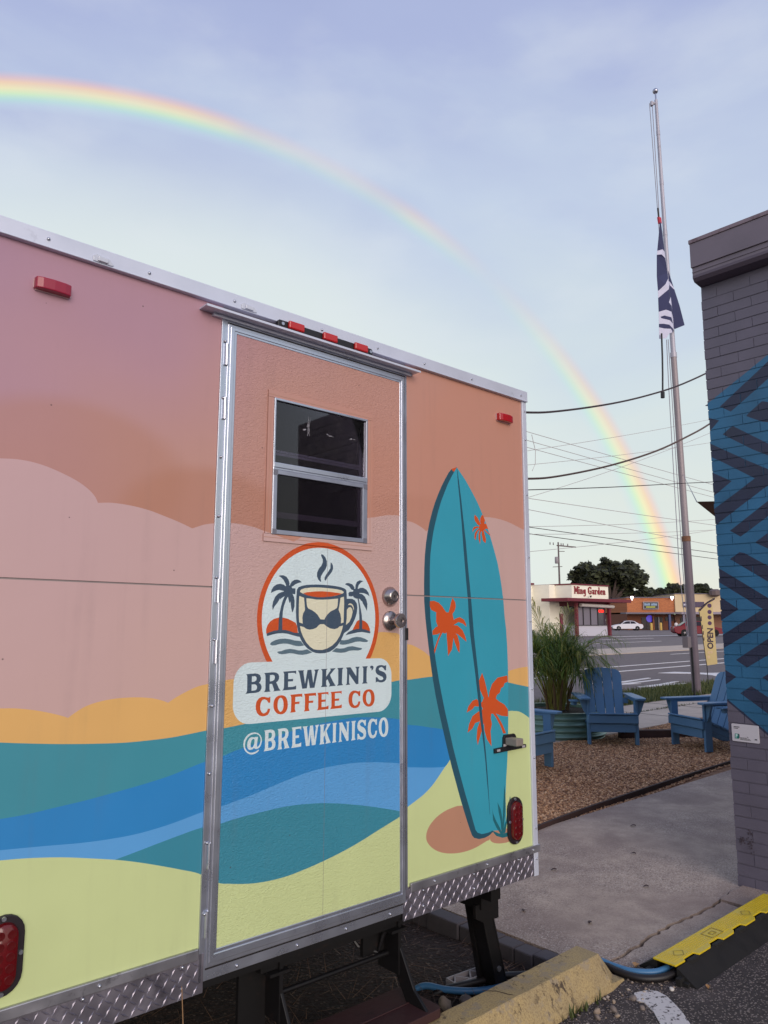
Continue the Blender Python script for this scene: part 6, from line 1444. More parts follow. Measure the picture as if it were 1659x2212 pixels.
# ------------------------------------------------------------------ flagpole
fp = empty('flagpole', (15.24, 7.5, 0), label='tall pale grey flagpole with a ball on top', cat='flagpole')
LEAN = Vector((-.31, 0, 13.5))
def pole_at(z): return Vector((LEAN.x * z / 13.5, 0, z))
GP = pm('pole_grey', (150, 138, 142), .5, .2, var=(2, .12)); GP2 = pm('pole_light', (176, 172, 184), .45, .2, var=(2, .1), stain=(5, .6, (110, 96, 96), .6))
b = MB(); b.tube([pole_at(z) for z in (0, 1.5, 3.2)], [.088, .086, .083], 18); b.build('shaft', pm('pole_lower', (118, 104, 112), .55, .1, var=(3, .12)), fp, smooth=True)
b = MB(); b.tube([pole_at(z) for z in (3.2, 5.0, 7.2)], [.072, .068, .062], 18); b.build('shaft', GP, fp, smooth=True)
b = MB(); b.tube([pole_at(z) for z in (7.2, 10.0, 13.2)], [.054, .045, .034], 16); b.build('shaft', GP2, fp, smooth=True)
for z, r_ in ((3.2, .090), (7.2, .070), (10.0, .050), (11.2, .045), (12.4, .041)):
    b = MB(); b.tube([pole_at(z - .06), pole_at(z + .05)], r_, 16); b.build('collar', GP2 if z > 4 else pm('rust', (122, 84, 62), .8, var=(20, .3)), fp, smooth=True)
b = MB(); p = pole_at(13.42); b.lathe([(.001, -.064), (.032, -.055), (.055, -.032), (.064, 0), (.055, .032), (.032, .055), (.001, .064)], 18, 'z', (p.x, 0, 13.42)); b.tube([pole_at(13.2), pole_at(13.36)], .018, 8); b.build('finial_ball', pm('ball_silver', (176, 176, 188), .25, .9), fp, smooth=True)
RV = Vector((math.sin(AZ), -math.cos(AZ), 0))   # towards image right
p = pole_at(13.12)
b = MB(); b.tube([p, p - RV * .13], .03, 8); b.tube([p - RV * .10 + Vector((0, 0, .04)), p - RV * .10 - Vector((0, 0, .06))], .035, 10); b.build('truck_pulley', GP2, fp, smooth=True)
q = p - RV * .12
b = MB(); b.tube([q - RV * .03, q + Vector((0, 0, -3.3)) + RV * .03], .008, 5); b.tube([q + RV * .03, q + Vector((0, 0, -3.3)) + RV * .05], .008, 5)
V3 = lambda x, z: Vector((x - 15.24, -.2, z))
b.tube([V3(14.41, 7.32), V3(14.39, 6.35), V3(14.40, 2.53), V3(14.46, 1.94), V3(14.58, 1.15)], .008, 5); b.tube([V3(14.48, 7.34), V3(14.50, 6.38), V3(14.55, 2.54), V3(14.58, 1.94), V3(14.62, 1.15)], .008, 5)
b.build('halyard', pm('rope', (150, 146, 156), .8), fp)
b = MB(); b.tube([V3(14.21, 7.40), V3(14.19, 6.9), V3(14.16, 6.5), V3(14.12, 6.12)], .020, 6); b.tube([V3(14.12, 6.12), V3(14.11, 6.0)], .042, 8); b.build('lanyard', BLK, fp)
b = MB(); b.box(-.07, .07, -.06, .06, .96, 1.18, 0, Matrix.Translation((14.62 - 15.24, -.16, 0))); b.build('cleat_box', pm('box_grey', (128, 116, 118), .6), fp, bevel=.01)
b = MB(); b.tube([V3(14.72, .97), V3(14.735, .38), V3(14.74, .02)], .022, 8); b.build('conduit', BLK, fp)
# limp flag
flag = empty('hanging_flag', (15.24, 7.3, 7.2), label='limp navy and white flag hanging halfway down the flagpole', cat='flag')
FM = {'flag_navy': pm('flag_navy', (52, 54, 92), .8), 'flag_white': pm('flag_white', (206, 204, 226), .8), 'flag_red': pm('flag_red', (190, 60, 76), .8)}

def flag_panel(name, outline, shapes, amp, off):
    outline = [(u, v) for u, v in outline]
    pts, faces, keys = partition([(k, p_, []) for k, p_ in shapes], outline, 'flag_navy')
    ks = sorted(set(keys)); idx = {k: i for i, k in enumerate(ks)}
    b = MB()
    b.v = [(u - 15.24, off + amp * math.sin((u - 14.0) * 9 + v * .8) + amp * .4 * math.sin(v * 2.1), v - 7.2) for u, v in pts]
    b.f = faces; b.m = [idx[k] for k in keys]
    o = b.build(name, [FM[k] for k in ks], flag, fix=False)
    md = o.modifiers.new('thickness', 'SOLIDIFY'); md.thickness = .004
    return o
W_ = 'flag_white'
flag_panel('front_fold', [(14.35, 9.92), (14.28, 9.53), (14.22, 9.13), (14.19, 8.66), (14.20, 8.35), (14.20, 8.05), (14.21, 7.74), (14.21, 7.30), (14.41, 7.35), (14.47, 7.46), (14.61, 7.52), (14.82, 7.66), (14.80, 7.91), (14.74, 8.2), (14.69, 8.58), (14.59, 9.02), (14.55, 9.32), (14.52, 9.74), (14.42, 9.93)],
 [(W_, [(14.1, 9.22), (14.23, 9.24), (14.39, 9.31), (14.55, 9.33), (14.62, 9.1), (14.65, 8.86), (14.72, 8.64), (14.5, 8.44), (14.22, 8.20), (14.1, 8.1), (14.1, 8.28), (14.23, 8.36), (14.39, 8.52), (14.58, 8.72), (14.62, 8.86), (14.57, 9.1), (14.49, 9.15), (14.34, 9.18), (14.1, 9.12)]), (W_, [(14.47, 8.14), (14.7, 8.35), (14.8, 8.29), (14.8, 8.06), (14.63, 8.12)]),
  (W_, [(14.15, 7.87), (14.22, 7.89), (14.39, 7.96), (14.57, 7.96), (14.85, 7.91), (14.85, 7.64), (14.62, 7.61), (14.47, 7.65), (14.33, 7.65), (14.15, 7.61)]), (W_, [(14.15, 7.55), (14.35, 7.55), (14.52, 7.57), (14.58, 7.54), (14.50, 7.30), (14.15, 7.25)]), ('flag_navy', [(14.26, 7.79), (14.35, 7.83), (14.55, 7.83), (14.73, 7.77), (14.69, 7.74), (14.49, 7.75), (14.27, 7.76)])], .05, 0)
flag_panel('back_fold', [(14.77, 9.0), (14.92, 8.67), (15.08, 8.26), (15.24, 7.86), (14.91, 7.70), (14.83, 7.73), (14.77, 8.21), (14.76, 8.6)], [(W_, [(14.75, 8.75), (14.84, 8.72), (14.96, 8.62), (14.94, 8.60), (14.79, 8.66)])], .03, .03)
b = MB(); b.prism([(14.33 - 15.24, 10.04 - 7.2), (14.44 - 15.24, 10.06 - 7.2), (14.45 - 15.24, 9.93 - 7.2), (14.36 - 15.24, 9.90 - 7.2)], 'y', -.02, .02); b.build('clip', FM['flag_red'], flag)
b = MB(); b.tube([(14.37 - 15.24, 0, 2.8), (14.35 - 15.24, .0, 3.05)], .02, 6); b.build('snap_hook', BLK, flag)

# ------------------------------------------------------------------ feather flag reading OPEN
def cam_pt(px_, py_, depth):
    """a place on the photographed site at a given forward distance from where the photo was taken"""
    fh = Vector((math.cos(AZ), math.sin(AZ), 0)); F_ = fh * math.cos(PITCH) + Vector((0, 0, math.sin(PITCH))); U_ = Vector((0, 0, math.cos(PITCH))) - fh * math.sin(PITCH)
    return Vector((0, 0, 1.5)) + (F_ + RV * ((px_ - 829.5) / 1620) - U_ * ((py_ - 1106) / 1620)) * depth
FH = Vector((math.cos(AZ), math.sin(AZ), 0))
FZ = math.atan2(RV.y, RV.x)                   # local x = RV, local y = away from the street side
ff = empty('feather_flag', (17.2, 8.25, 0), FZ, label='tall yellow feather banner reading OPEN beside the flagpole', cat='banner')
def ffp(zx, zy):
    d = Vector((17.2, 8.25, 0)).dot(FH); p = cam_pt(1313.9 + zx * .16, 1227.7 + zy * .16, d); q = p - Vector((17.2, 8.25, 0)); return (q.dot(RV), q.z)
body = [ffp(*p) for p in [(1190, 560), (1240, 520), (1310, 460), (1380, 425), (1372, 520), (1378, 700), (1385, 950), (1392, 1280), (1255, 1300), (1238, 1150), (1225, 950), (1205, 700)]]
def clothz(x, z): return .02 * math.sin(z * 6) + .015 * math.sin(x * 20)
b = MB(); n_ = len(body); b.prism(body, 'y', -.003, .003)
b.build('cloth', pm('banner_yellow', (212, 188, 132), .8), ff)
top = [ffp(*p) for p in [(1190, 560), (1240, 520), (1310, 460), (1380, 425), (1412, 405), (1405, 425), (1385, 436), (1312, 474), (1245, 536), (1200, 580)]]
b = MB(); b.prism(top, 'y', -.009, -.004); b.build('top_hem', pm('banner_purple', (58, 36, 66), .8), ff)
b = MB(); pp = [ffp(*p) for p in [(1252, 1300), (1238, 1150), (1222, 950), (1204, 700), (1188, 560), (1240, 510), (1312, 455), (1412, 400)]]
b.tube([(ffp(1256, 1300)[0], 0, 0)] + [(x, .004, z) for x, z in pp], .009, 6); b.build('pole', BLK, ff)
DOT = pm('banner_dot', (92, 66, 96), .8)
for (zx, zy, r_) in ((1332, 505, 28), (1328, 590, 27), (1324, 662, 26), (1322, 740, 26)):
    x, z = ffp(zx, zy); rr = r_ * .16 / 1620 * 18.2
    b = MB(); b.lathe([(rr, -.006), (rr, -.0045)], 18, 'y', (x, 0, z)); b.build('dot', DOT, ff)
x0_, z0_ = ffp(1345, 1085)
text_mesh('OPEN', .185, pm('banner_ink', (66, 52, 70), .8), 'lettering', ff, Matrix.Translation((x0_, -.006, z0_)) @ Matrix.Rotation(R(3), 4, 'Y') @ Matrix(((0, -1, 0, 0), (0, 0, -1, 0), (1, 0, 0, 0), (0, 0, 0, 1))) @ Matrix.Scale(1.0, 4), .006)
for (zx, zy, w_, h_) in ((1212, 680, 12, 60), (1222, 790, 10, 50), (1228, 870, 10, 46), (1232, 950, 9, 40)):
    x, z = ffp(zx, zy); s_ = .16 / 1620 * 18.2; b = MB(); b.box(x - w_ * s_ / 2, x + w_ * s_ / 2, -.006, -.004, z - h_ * s_ / 2, z + h_ * s_ / 2); b.build('letter_edge', MATS['banner_ink'], ff)
for (zx, zy) in ((1290, 1130), (1320, 1125), (1280, 1190)):
    x, z = ffp(zx, zy); b = MB(); b.lathe([(.035, -.006), (.035, -.0045)], 8, 'y', (x, 0, z)); b.build('motif', pm('banner_pale', (222, 192, 150), .8), ff)

# ------------------------------------------------------------------ restaurant across the road
mg = empty('restaurant', (61, 41.7, 0), label='cream restaurant across the road with Ming Garden sign and dark red trim', cat='building')
CRM = pm('stucco_cream', (245, 239, 222), .8, var=(.6, .05)); DRED = pm('trim_red', (112, 36, 50), .6); WWH = pm('bay_white', (196, 192, 204), .7); GWIN = pm('shop_window', (70, 64, 74), .15, coat=.3)
X0, Y0 = 61, 41.7
def mbx(name, x0, x1, y0, y1, z0, z1, mat, bev=0): b = MB(); b.box(x0 - X0, x1 - X0, y0 - Y0, y1 - Y0, z0, z1); return b.build(name, mat, mg, bevel=bev)
mbx('main_wall', 30, 60.0, 45.6, 60, .55, 4.95, CRM); mbx('wall_base', 30, 60.0, 45.58, 60, 0, .55, pm('base_grey', (110, 102, 110), .8))
mbx('roof_edge', 29.9, 60.1, 45.4, 60, 4.95, 5.12, DRED)
mbx('return_wall', 60.0, 67.25, 43.6, 60, 0, 4.9, CRM)
mbx('sign_fascia', 60.95, 67.25, 41.68, 43.6, 3.55, 4.85, CRM); mbx('roof_edge', 60.9, 67.3, 41.6, 60, 4.85, 4.98, DRED)
mbx('canopy', 58.7, 69.7, 40.6, 43.6, 3.26, 3.56, DRED, .02)
mbx('bay_wall', 61.6, 66.9, 41.75, 43.6, 0, 1.02, WWH); mbx('bay_header', 61.6, 67.0, 41.75, 43.6, 2.86, 3.26, pm('header_dark', (92, 34, 46), .6))
b = MB(); b.tube([(.9, -.3, 2.95), (6.6, -.3, 2.85)], .17, 12); b.build('shutter_box', pm('shutter_pale', (196, 186, 182), .6), mg, smooth=True)
for x in (61.35, 67.0): mbx('post', x, x + .28, 41.5, 41.75, 0, 3.26, DRED)
for i, (a, c) in enumerate(((61.7, 62.85), (62.95, 64.1), (64.2, 65.35), (65.45, 66.85))):
    mbx('window', a, c, 41.85, 41.9, 1.05, 2.86, GWIN if i == 3 else pm('window_blind', (122, 114, 126), .5))
for x in (62.85, 64.1, 65.35): mbx('mullion', x, x + .1, 41.78, 41.9, 1.02, 2.86, pm('mullion_dark', (40, 34, 40), .5))
mbx('window_sill', 61.6, 66.9, 41.62, 41.75, 1.0, 1.06, pm('mullion_dark', (40, 34, 40), .5))
neon = text_mesh('OPEN', .36, pm('neon_red', (230, 40, 30), .5, emit=((255, 40, 24), 2.2)), 'neon_sign', mg, Matrix.Translation((65.55 - X0, 41.80 - Y0, 2.28)) @ Matrix.Rotation(R(90), 4, 'X'), .012)
# sign lettering with simple serifs: strokes built as prisms
SIGN = {'M': ([[(0, 0), (.32, 0), (.32, .1), (.25, .12), (.25, .64), (.45, .22), (.55, .22), (.75, .64), (.75, .12), (.68, .1), (.68, 0), (1.05, 0), (1.05, .1), (.97, .12), (.97, .88), (1.05, .9), (1.05, 1), (.78, 1), (.50, .52), (.24, 1), (0, 1), (0, .9), (.07, .88), (.07, .12), (0, .1)]], 1.0),
 'i': ([[(0, 0), (.32, 0), (.32, .1), (.25, .12), (.25, .62), (0, .62), (0, .52), (.07, .5), (.07, .12), (0, .1)], [(.06, .74), (.26, .74), (.26, .94), (.06, .94)]], .34),
 'n': ([[(0, 0), (.3, 0), (.3, .1), (.24, .12), (.24, .45), (.36, .5), (.42, .42), (.42, .1), (.38, .1), (.38, 0), (.68, 0), (.68, .1), (.6, .12), (.6, .48), (.5, .62), (.38, .62), (.24, .54), (.24, .62), (0, .62), (0, .52), (.06, .5), (.06, .12), (0, .1)]], .7),
 'g': ([[(.1, -.3), (.45, -.3), (.6, -.15), (.6, .62), (.42, .62), (.2, .62), (.02, .48), (.02, .18), (.18, .02), (.42, .04), (.42, -.1), (.36, -.18), (.1, -.16)]], .66),
 'G': ([[(.9, .95), (.8, .95), (.7, 1), (.35, 1), (.05, .75), (.05, .28), (.32, 0), (.7, 0), (.92, .12), (.92, .5), (.5, .5), (.5, .38), (.68, .36), (.68, .16), (.45, .14), (.28, .32), (.28, .7), (.45, .88), (.65, .85), (.78, .68), (.9, .68)]], .98),
 'a': ([[(.05, .14), (.18, 0), (.4, .06), (.45, 0), (.66, 0), (.66, .1), (.6, .12), (.6, .5), (.46, .62), (.15, .62), (.06, .52), (.06, .42), (.22, .42), (.26, .5), (.4, .5), (.42, .38), (.16, .34), (.05, .24)]], .68),
 'r': ([[(0, 0), (.32, 0), (.32, .1), (.25, .12), (.25, .4), (.36, .48), (.5, .44), (.52, .62), (.38, .62), (.25, .52), (.25, .62), (0, .62), (0, .52), (.07, .5), (.07, .12), (0, .1)]], .54),
 'd': ([[(.2, 0), (.4, .08), (.42, 0), (.68, 0), (.68, .1), (.6, .12), (.6, 1), (.34, 1), (.34, .9), (.42, .88), (.42, .56), (.22, .62), (.04, .46), (.04, .16)]], .7),
 'e': ([[(.6, .14), (.45, 0), (.2, 0), (.03, .16), (.03, .46), (.2, .62), (.42, .62), (.6, .46), (.6, .28), (.22, .28), (.24, .16), (.36, .12), (.5, .2)]], .64)}
x = .28; zsl = 4.02
for ch in 'Ming Garden':
    if ch == ' ': x += .30; continue
    ps, adv = SIGN[ch]; s_ = .72
    b = MB()
    for p in ps: b.prism([(x + q[0] * s_ * .92, zsl + q[1] * s_) for q in p], 'y', -.09, -.03)
    b.build('sign_letter', pm('sign_red', (140, 34, 46), .5), mg); x += adv * s_ * .92 + .055
for (x_, z_) in ((63.6, 3.72), (67.2, 3.70)):
    b = MB(); b.lathe([(.03, 0), (.11, .16), (.11, .2)], 10, 'z', (x_ - X0, -.35, z_ - .05)); b.build('sign_lamp', BLK, mg)
mbx('rooftop_unit', 56.5, 61.2, 47.5, 50.5, 5.1, 7.0, pm('unit_grey', (112, 94, 106), .7), .03); mbx('rooftop_unit', 53.5, 56.3, 48, 50.5, 5.1, 6.2, MATS['unit_grey'], .03)
mbx('drain_pipe', 52.0, 52.12, 45.45, 45.58, .5, 3.6, pm('pipe_pale', (190, 180, 160), .7)); mbx('wall_ledge', 30, 60.0, 45.5, 45.6, 3.45, 3.55, pm('ledge', (186, 172, 150), .8))
# bollard and bin by the restaurant
def bollard(p, h, r_, mat, label, group=None):
    b = MB(); b.lathe([(r_, 0), (r_, h - r_ * .6), (r_ * .8, h - r_ * .2), (r_ * .3, h)], 12); o = b.build('bollard', mat, smooth=True); o.location = p; return setp(o, label, 'bollard', group)
bollard((57.6, 40.6, 0), 2.1, .16, DRED, 'dark red post standing in front of the cream restaurant wall')
g_ = empty('waste_bin', (48.2, 43.2, 0), label='dark slatted bin standing at the left end of the restaurant wall', cat='bin')
for k in range(5):
    b = MB(); b.box(-.5, .5, -.4, .4, .1 + k * .3, .34 + k * .3); b.build('panel', pm('bin_dark', (42, 36, 40), .7), g_)
b = MB(); b.lathe([(.05, 0), (.4, .3), (.5, .6), (.3, 1.0), (.02, 1.3)], 9); sh = b.build('shrub', FR[2]); sh.location = (52.2, 44.9, 0); sh.scale = (.7, .7, .9); setp(sh, 'small dark shrub at the foot of the restaurant wall', 'shrub')

# ------------------------------------------------------------------ shops further back, facing this way
SD = 118.0
so = cam_pt(1356, 1361, SD); so.z = 0
sh_ = empty('brick_shop', so, FZ, label='orange brick shop with a black sign and blue pillar across the lot', cat='building')
KS = SD / 1620 * .16            # metres per zoom pixel at that distance
def sx(zx): return (zx - 263) * KS
def sz(zy): return max(0, (826 - zy) * KS)
def sbx(par, name, zx0, zx1, y0, y1, zy0, zy1, mat, bev=0, x_off=0): b = MB(); b.box(sx(zx0) - x_off, sx(zx1) - x_off, y0, y1, sz(zy1), sz(zy0)); return b.build(name, mat, par, bevel=bev)
BRK = bpy.data.materials.new('shop_brick'); BRK.use_nodes = True
nt = BRK.node_tree; bt = N(nt, 'ShaderNodeTexBrick'); tc = N(nt, 'ShaderNodeTexCoord'); mp = N(nt, 'ShaderNodeMapping'); mp.inputs['Rotation'].default_value = (R(90), 0, 0)
nt.links.new(tc.outputs['Object'], mp.inputs[0]); nt.links.new(mp.outputs[0], bt.inputs[0]); bt.inputs['Scale'].default_value = 2.2
bt.inputs['Color1'].default_value = rgb(182, 108, 66); bt.inputs['Color2'].default_value = rgb(160, 92, 58); bt.inputs['Mortar'].default_value = rgb(190, 130, 92)
nt.links.new(bt.outputs[0], nt.nodes['Principled BSDF'].inputs['Base Color']); nt.nodes['Principled BSDF'].inputs['Roughness'].default_value = .85
GDK = pm('store_glass', (46, 40, 48), .3, spec=.2); CAN = pm('canopy_grey', (104, 96, 110), .6); BPI = pm('pillar_blue', (62, 70, 116), .6)
sbx(sh_, 'upper_wall', 268, 912, 0, 12, 395, 590, BRK); sbx(sh_, 'parapet_cap', 264, 914, -.15, 12, 384, 395, CAN)
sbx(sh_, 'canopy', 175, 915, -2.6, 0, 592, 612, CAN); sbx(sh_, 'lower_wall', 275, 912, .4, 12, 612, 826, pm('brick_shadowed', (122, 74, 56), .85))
for (a, c) in ((465, 530), (535, 600), (640, 690), (705, 750)): sbx(sh_, 'window', a, c, .3, .4, 655, 822, GDK)
sbx(sh_, 'door_frame', 690, 704, .2, .4, 650, 826, pm('frame_pale', (168, 158, 164), .6)); sbx(sh_, 'window', 790, 900, .3, .4, 650, 705, GDK)
sbx(sh_, 'pillar', 752, 780, -2.3, -1.9, 612, 826, BPI); sbx(sh_, 'pillar', 604, 622, -.2, .3, 640, 826, pm('pillar_brick', (150, 92, 62), .8))
sg = sbx(sh_, 'sign_board', 484, 684, -.25, 0, 452, 546, pm('sign_black', (34, 30, 38), .5), .03)
b = MB(); prof_frame(b, (sx(480), sx(688), sz(550), sz(448)), (sx(488), sx(680), sz(542), sz(456)), -.2, -.3); b.build('sign_frame', pm('frame_grey', (150, 142, 150), .5), sh_)
# the sign's two blurred lines of lettering
rl = random.Random(3)
b = MB()
for k in range(13):
    a = 496 + k * 13.4; 
    if k in (6,): continue
    b.box(sx(a), sx(a + 9), -.29, -.25, sz(500), sz(468 + rl.choice((0, 4))))
b.build('sign_line', pm('sign_pale_blue', (150, 176, 204), .5), sh_)
b = MB()
for k in range(9): b.box(sx(520 + k * 13.8), sx(529 + k * 13.8), -.29, -.25, sz(530), sz(508))
b.build('sign_line', pm('sign_lime', (186, 190, 70), .5), sh_)
LAMP = pm('flood_light', (255, 250, 250), .3, emit=((255, 248, 250), 3.0))
for zx in (315, 855):
    b = MB(); b.lathe([(.02, 0), (.95 * 1.6 * KS * 14, .12 * 4), (.7 * 1.6 * KS * 14, .16 * 4)], 12, 'z', (sx(zx), -.9, sz(432))); b.build('flood_lamp', LAMP, sh_, smooth=True)
    b = MB(); b.tube([(sx(zx), 0, sz(400)), (sx(zx), -.9, sz(400))], .06, 6); b.build('lamp_arm', CAN, sh_)
b = MB(); b.lathe([(.55, 0), (.55, .05)], 14, 'y', (sx(574), .24, sz(676))); b.build('window_sign', pm('sign_violet', (60, 44, 150), .4, emit=((70, 50, 190), .6)), sh_)
bo = so + RV * (sx(912) + .02)
bs_ = empty('beige_shop', bo, FZ, label='beige stucco shop with a dark purple sign, right of the brick shop', cat='building')
xo_ = sx(912) + .02
BEI = pm('stucco_beige', (206, 182, 146), .8, var=(.3, .06), stain=(.8, .66, (160, 136, 112), .5))
sbx(bs_, 'upper_wall', 912, 1900, -.3, 12, 345, 585, BEI, 0, xo_); sbx(bs_, 'parapet_cap', 908, 1900, -.45, 12, 336, 345, CAN, 0, xo_)
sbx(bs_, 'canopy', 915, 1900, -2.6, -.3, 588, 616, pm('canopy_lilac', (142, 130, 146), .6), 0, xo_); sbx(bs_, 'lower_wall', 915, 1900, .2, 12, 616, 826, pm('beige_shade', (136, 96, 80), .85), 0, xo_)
sbx(bs_, 'pillar', 945, 975, -2.2, -1.8, 616, 826, pm('pillar_lilac', (130, 124, 146), .6), 0, xo_); sbx(bs_, 'window', 985, 1100, .1, .2, 660, 822, GDK, 0, xo_); sbx(bs_, 'window', 1180, 1400, .1, .2, 650, 800, GDK, 0, xo_)
sbx(bs_, 'sign_board', 1015, 1300, -.5, -.3, 450, 520, pm('sign_purple', (56, 34, 72), .5), .03, xo_)
b = MB(); 
for k in range(5): b.box(sx(1020 + k * 15) - xo_, sx(1031 + k * 15) - xo_, -.56, -.5, sz(500), sz(472 if k % 2 else 478))
b.build('sign_line', pm('sign_pale', (204, 200, 214), .5), bs_)
b = MB(); b.lathe([(.2, 0), (.9, .3), (.9, .9), (.5, 1.2)], 10, 'z', (sx(1435) - xo_, -1.0, sz(385))); b.build('wall_vent', pm('vent_dark', (104, 88, 88), .7), bs_)
for (zx, h, wh_) in ((488, 1.25, 'leftmost'), (612, 1.3, 'middle'), (1010, 1.2, 'rightmost')):
    p = so + RV * sx(zx) - FH * 3.2; p.z = 0
    bollard(p, h * .9, .2, pm('bollard_yellow', (196, 160, 84), .7), wh_ + ' of the short yellow bollards in front of the shop fronts', 'yellow bollards by the shops')

# seated customer outside the shop
pp_ = so + RV * sx(835) - FH * 2.6; pp_.z = 0
pe = empty('person', pp_, FZ, label='person in a white top sitting outside the shop fronts', cat='person')
me = bpy.data.meshes.new('body')
J = [(0, 0, .50), (0, .02, .78), (0, 0, 1.02), (0, -.02, 1.14), (.1, -.02, .48), (.12, -.45, .48), (.12, -.42, .08), (.12, -.56, .04), (-.1, -.02, .48), (-.12, -.45, .48), (-.12, -.42, .08), (-.12, -.56, .04), (.2, 0, 1.0), (.25, -.06, .74), (.12, -.28, .64), (-.2, 0, 1.0), (-.25, -.06, .74), (-.12, -.28, .64), (0, -.03, 1.26), (0, -.04, 1.38)]
E_ = [(0, 1), (1, 2), (2, 3), (0, 4), (4, 5), (5, 6), (6, 7), (0, 8), (8, 9), (9, 10), (10, 11), (2, 12), (12, 13), (13, 14), (2, 15), (15, 16), (16, 17), (3, 18), (18, 19)]
rad = [.16, .15, .15, .06, .11, .075, .05, .045, .11, .075, .05, .045, .07, .05, .04, .07, .05, .04, .10, .08]
me.from_pydata(J, E_, []); o = bpy.data.objects.new('body', me); COL.objects.link(o); o.parent = pe
o.modifiers.new('skin', 'SKIN'); 
for i, r_ in enumerate(rad): me.skin_vertices[0].data[i].radius = (r_, r_)
me.skin_vertices[0].data[0].use_root = True
o.modifiers.new('sub', 'SUBSURF').levels = 1
def person_mat():
    m = bpy.data.materials.new('clothes'); m.use_nodes = True; nt = m.node_tree; tc = N(nt, 'ShaderNodeTexCoord'); sp = N(nt, 'ShaderNodeSeparateXYZ'); nt.links.new(tc.outputs['Object'], sp.inputs[0])
    r = ramp(nt, [(0, rgb(60, 50, 60)), (.36, rgb(120, 50, 50)), (.40, rgb(206, 200, 204)), (.745, rgb(206, 200, 204)), (.76, rgb(120, 84, 68)), (1, rgb(120, 84, 68))], 'CONSTANT')
    nt.links.new(maprange(nt, sp.outputs[2], 0, 1.5, 0, 1, False), r.inputs[0]); nt.links.new(r.outputs[0], nt.nodes['Principled BSDF'].inputs['Base Color']); return m
me.materials.append(person_mat())
b = MB(); b.lathe([(.02, 1.50), (.09, 1.46), (.115, 1.38), (.11, 1.28), (.08, 1.2)], 12, 'z', (0, .02, 0)); b.build('hair', pm('hair_dark', (36, 28, 28), .7), pe, smooth=True)
bn = empty('bench', pp_, FZ, label='low dark bench under the seated person outside the shop', cat='bench')
b = MB(); b.box(-.5, .5, -.12, .3, .36, .41); b.build('seat', pm('bench_dark', (60, 48, 48), .7), bn)
for s in (-.45, .4):
    b = MB(); b.box(s, s + .06, -.1, .28, 0, .36); b.build('leg', MATS['bench_dark'], bn)

# ------------------------------------------------------------------ cars
def sedan(loc, rz, paint, label, length=4.65):
    """local +x = front"""
    c = empty('car', loc, rz, label, 'car', 'cars in the lot across the road')
    k = length / 4.6
    low = [(-2.26, .42), (-2.28, .66), (-2.2, .90), (-1.75, .98), (-1.2, 1.0), (.75, .97), (1.55, .86), (2.05, .74), (2.28, .56), (2.26, .32), (1.95, .24), (-2.0, .26)]
    b = MB()
    def hull(prof, w0, w1, z0, z1):
        n = len(prof)
        def W(z): return w0 + (w1 - w0) * (z - z0) / (z1 - z0)
        vs = [(x * k, -W(z), z) for x, z in prof] + [(x * k, W(z), z) for x, z in prof]
        return vs, [(i, (i + 1) % n, n + (i + 1) % n, n + i) for i in range(n)] + [tuple(range(n)), tuple(range(n, 2 * n))[::-1]]
    b.add(*hull(low, .90, .82, .2, 1.0)); b.build('body', paint, c, bevel=.05)
    b = MB(); b.add(*hull([(-1.72, .95), (-1.05, 1.38), (-.55, 1.45), (.10, 1.43), (.42, 1.34), (1.10, .93)], .80, .58, .95, 1.45)); b.build('cabin', paint, c, bevel=.04)
    gl = pm('car_glass', (44, 40, 48), .2, spec=.3)
    for s in (-1, 1):
        for pr in ([(-1.30, 1.02), (-.98, 1.33), (-.42, 1.38), (-.42, 1.0)], [(-.36, 1.0), (-.36, 1.38), (.08, 1.365), (.36, 1.29), (.86, .99)]):
            b = MB(); W = lambda z: .80 + (.58 - .80) * (z - .95) / .5 + .012
            b.add([(x * k, s * W(z), z) for x, z in pr], [tuple(range(4 if len(pr) == 4 else 5))]); o = b.build('window', gl, c, fix=False)
            md = o.modifiers.new('t', 'SOLIDIFY'); md.thickness = .01
    b = MB(); b.add([(.50 * k, -.57, 1.325), (.50 * k, .57, 1.325), (1.10 * k, .72, .965), (1.10 * k, -.72, .965)], [(0, 1, 2, 3)]); o = b.build('windscreen', gl, c, fix=False); o.location = (.02, 0, .02)
    b = MB(); b.add([(-1.10 * k, -.57, 1.355), (-1.10 * k, .57, 1.355), (-1.70 * k, .72, .985), (-1.70 * k, -.72, .985)], [(0, 1, 2, 3)]); o = b.build('rear_window', gl, c, fix=False); o.location = (-.02, 0, .02)
    rim = pm('alloy', (166, 160, 168), .3, .8)
    for x in (-1.38 * k, 1.40 * k):
        for s in (-1, 1):
            y_ = s * .80
            b = MB(); b.lathe([(.20, -.1), (.32, -.1), (.335, -.06), (.335, .06), (.32, .1), (.20, .1)], 20, 'y', (x, y_, .335)); w = b.build('wheel', TYRE, c, smooth=True)
            b = MB(); b.lathe([(.02, s * .1), (.09, s * .10), (.22, s * .085), (.23, s * .05)], 14, 'y', (x, y_, .335)); b.build('rim', rim, w, smooth=True)
    hl = pm('headlight', (220, 214, 214), .15, coat=.6); tlm = pm('tail_red', (150, 20, 30), .2, coat=.5)
    for s in (-1, 1):
        b = MB(); b.box(1.98 * k, 2.24 * k, s * .62 - .18, s * .62 + .18, .60, .74); b.build('headlight', hl, c, bevel=.03)
        b = MB(); b.box(-2.29 * k, -2.02 * k, s * .66 - .17, s * .66 + .17, .72, .88); b.build('tail_light', tlm, c, bevel=.03)
    b = MB(); b.box(2.18 * k, 2.29 * k, -.45, .45, .36, .52); b.build('grille', BLK, c)
    return c
CW = pm('paint_white', (214, 210, 216), .5, spec=.3); CR = pm('paint_red', (116, 26, 40), .5, spec=.25)
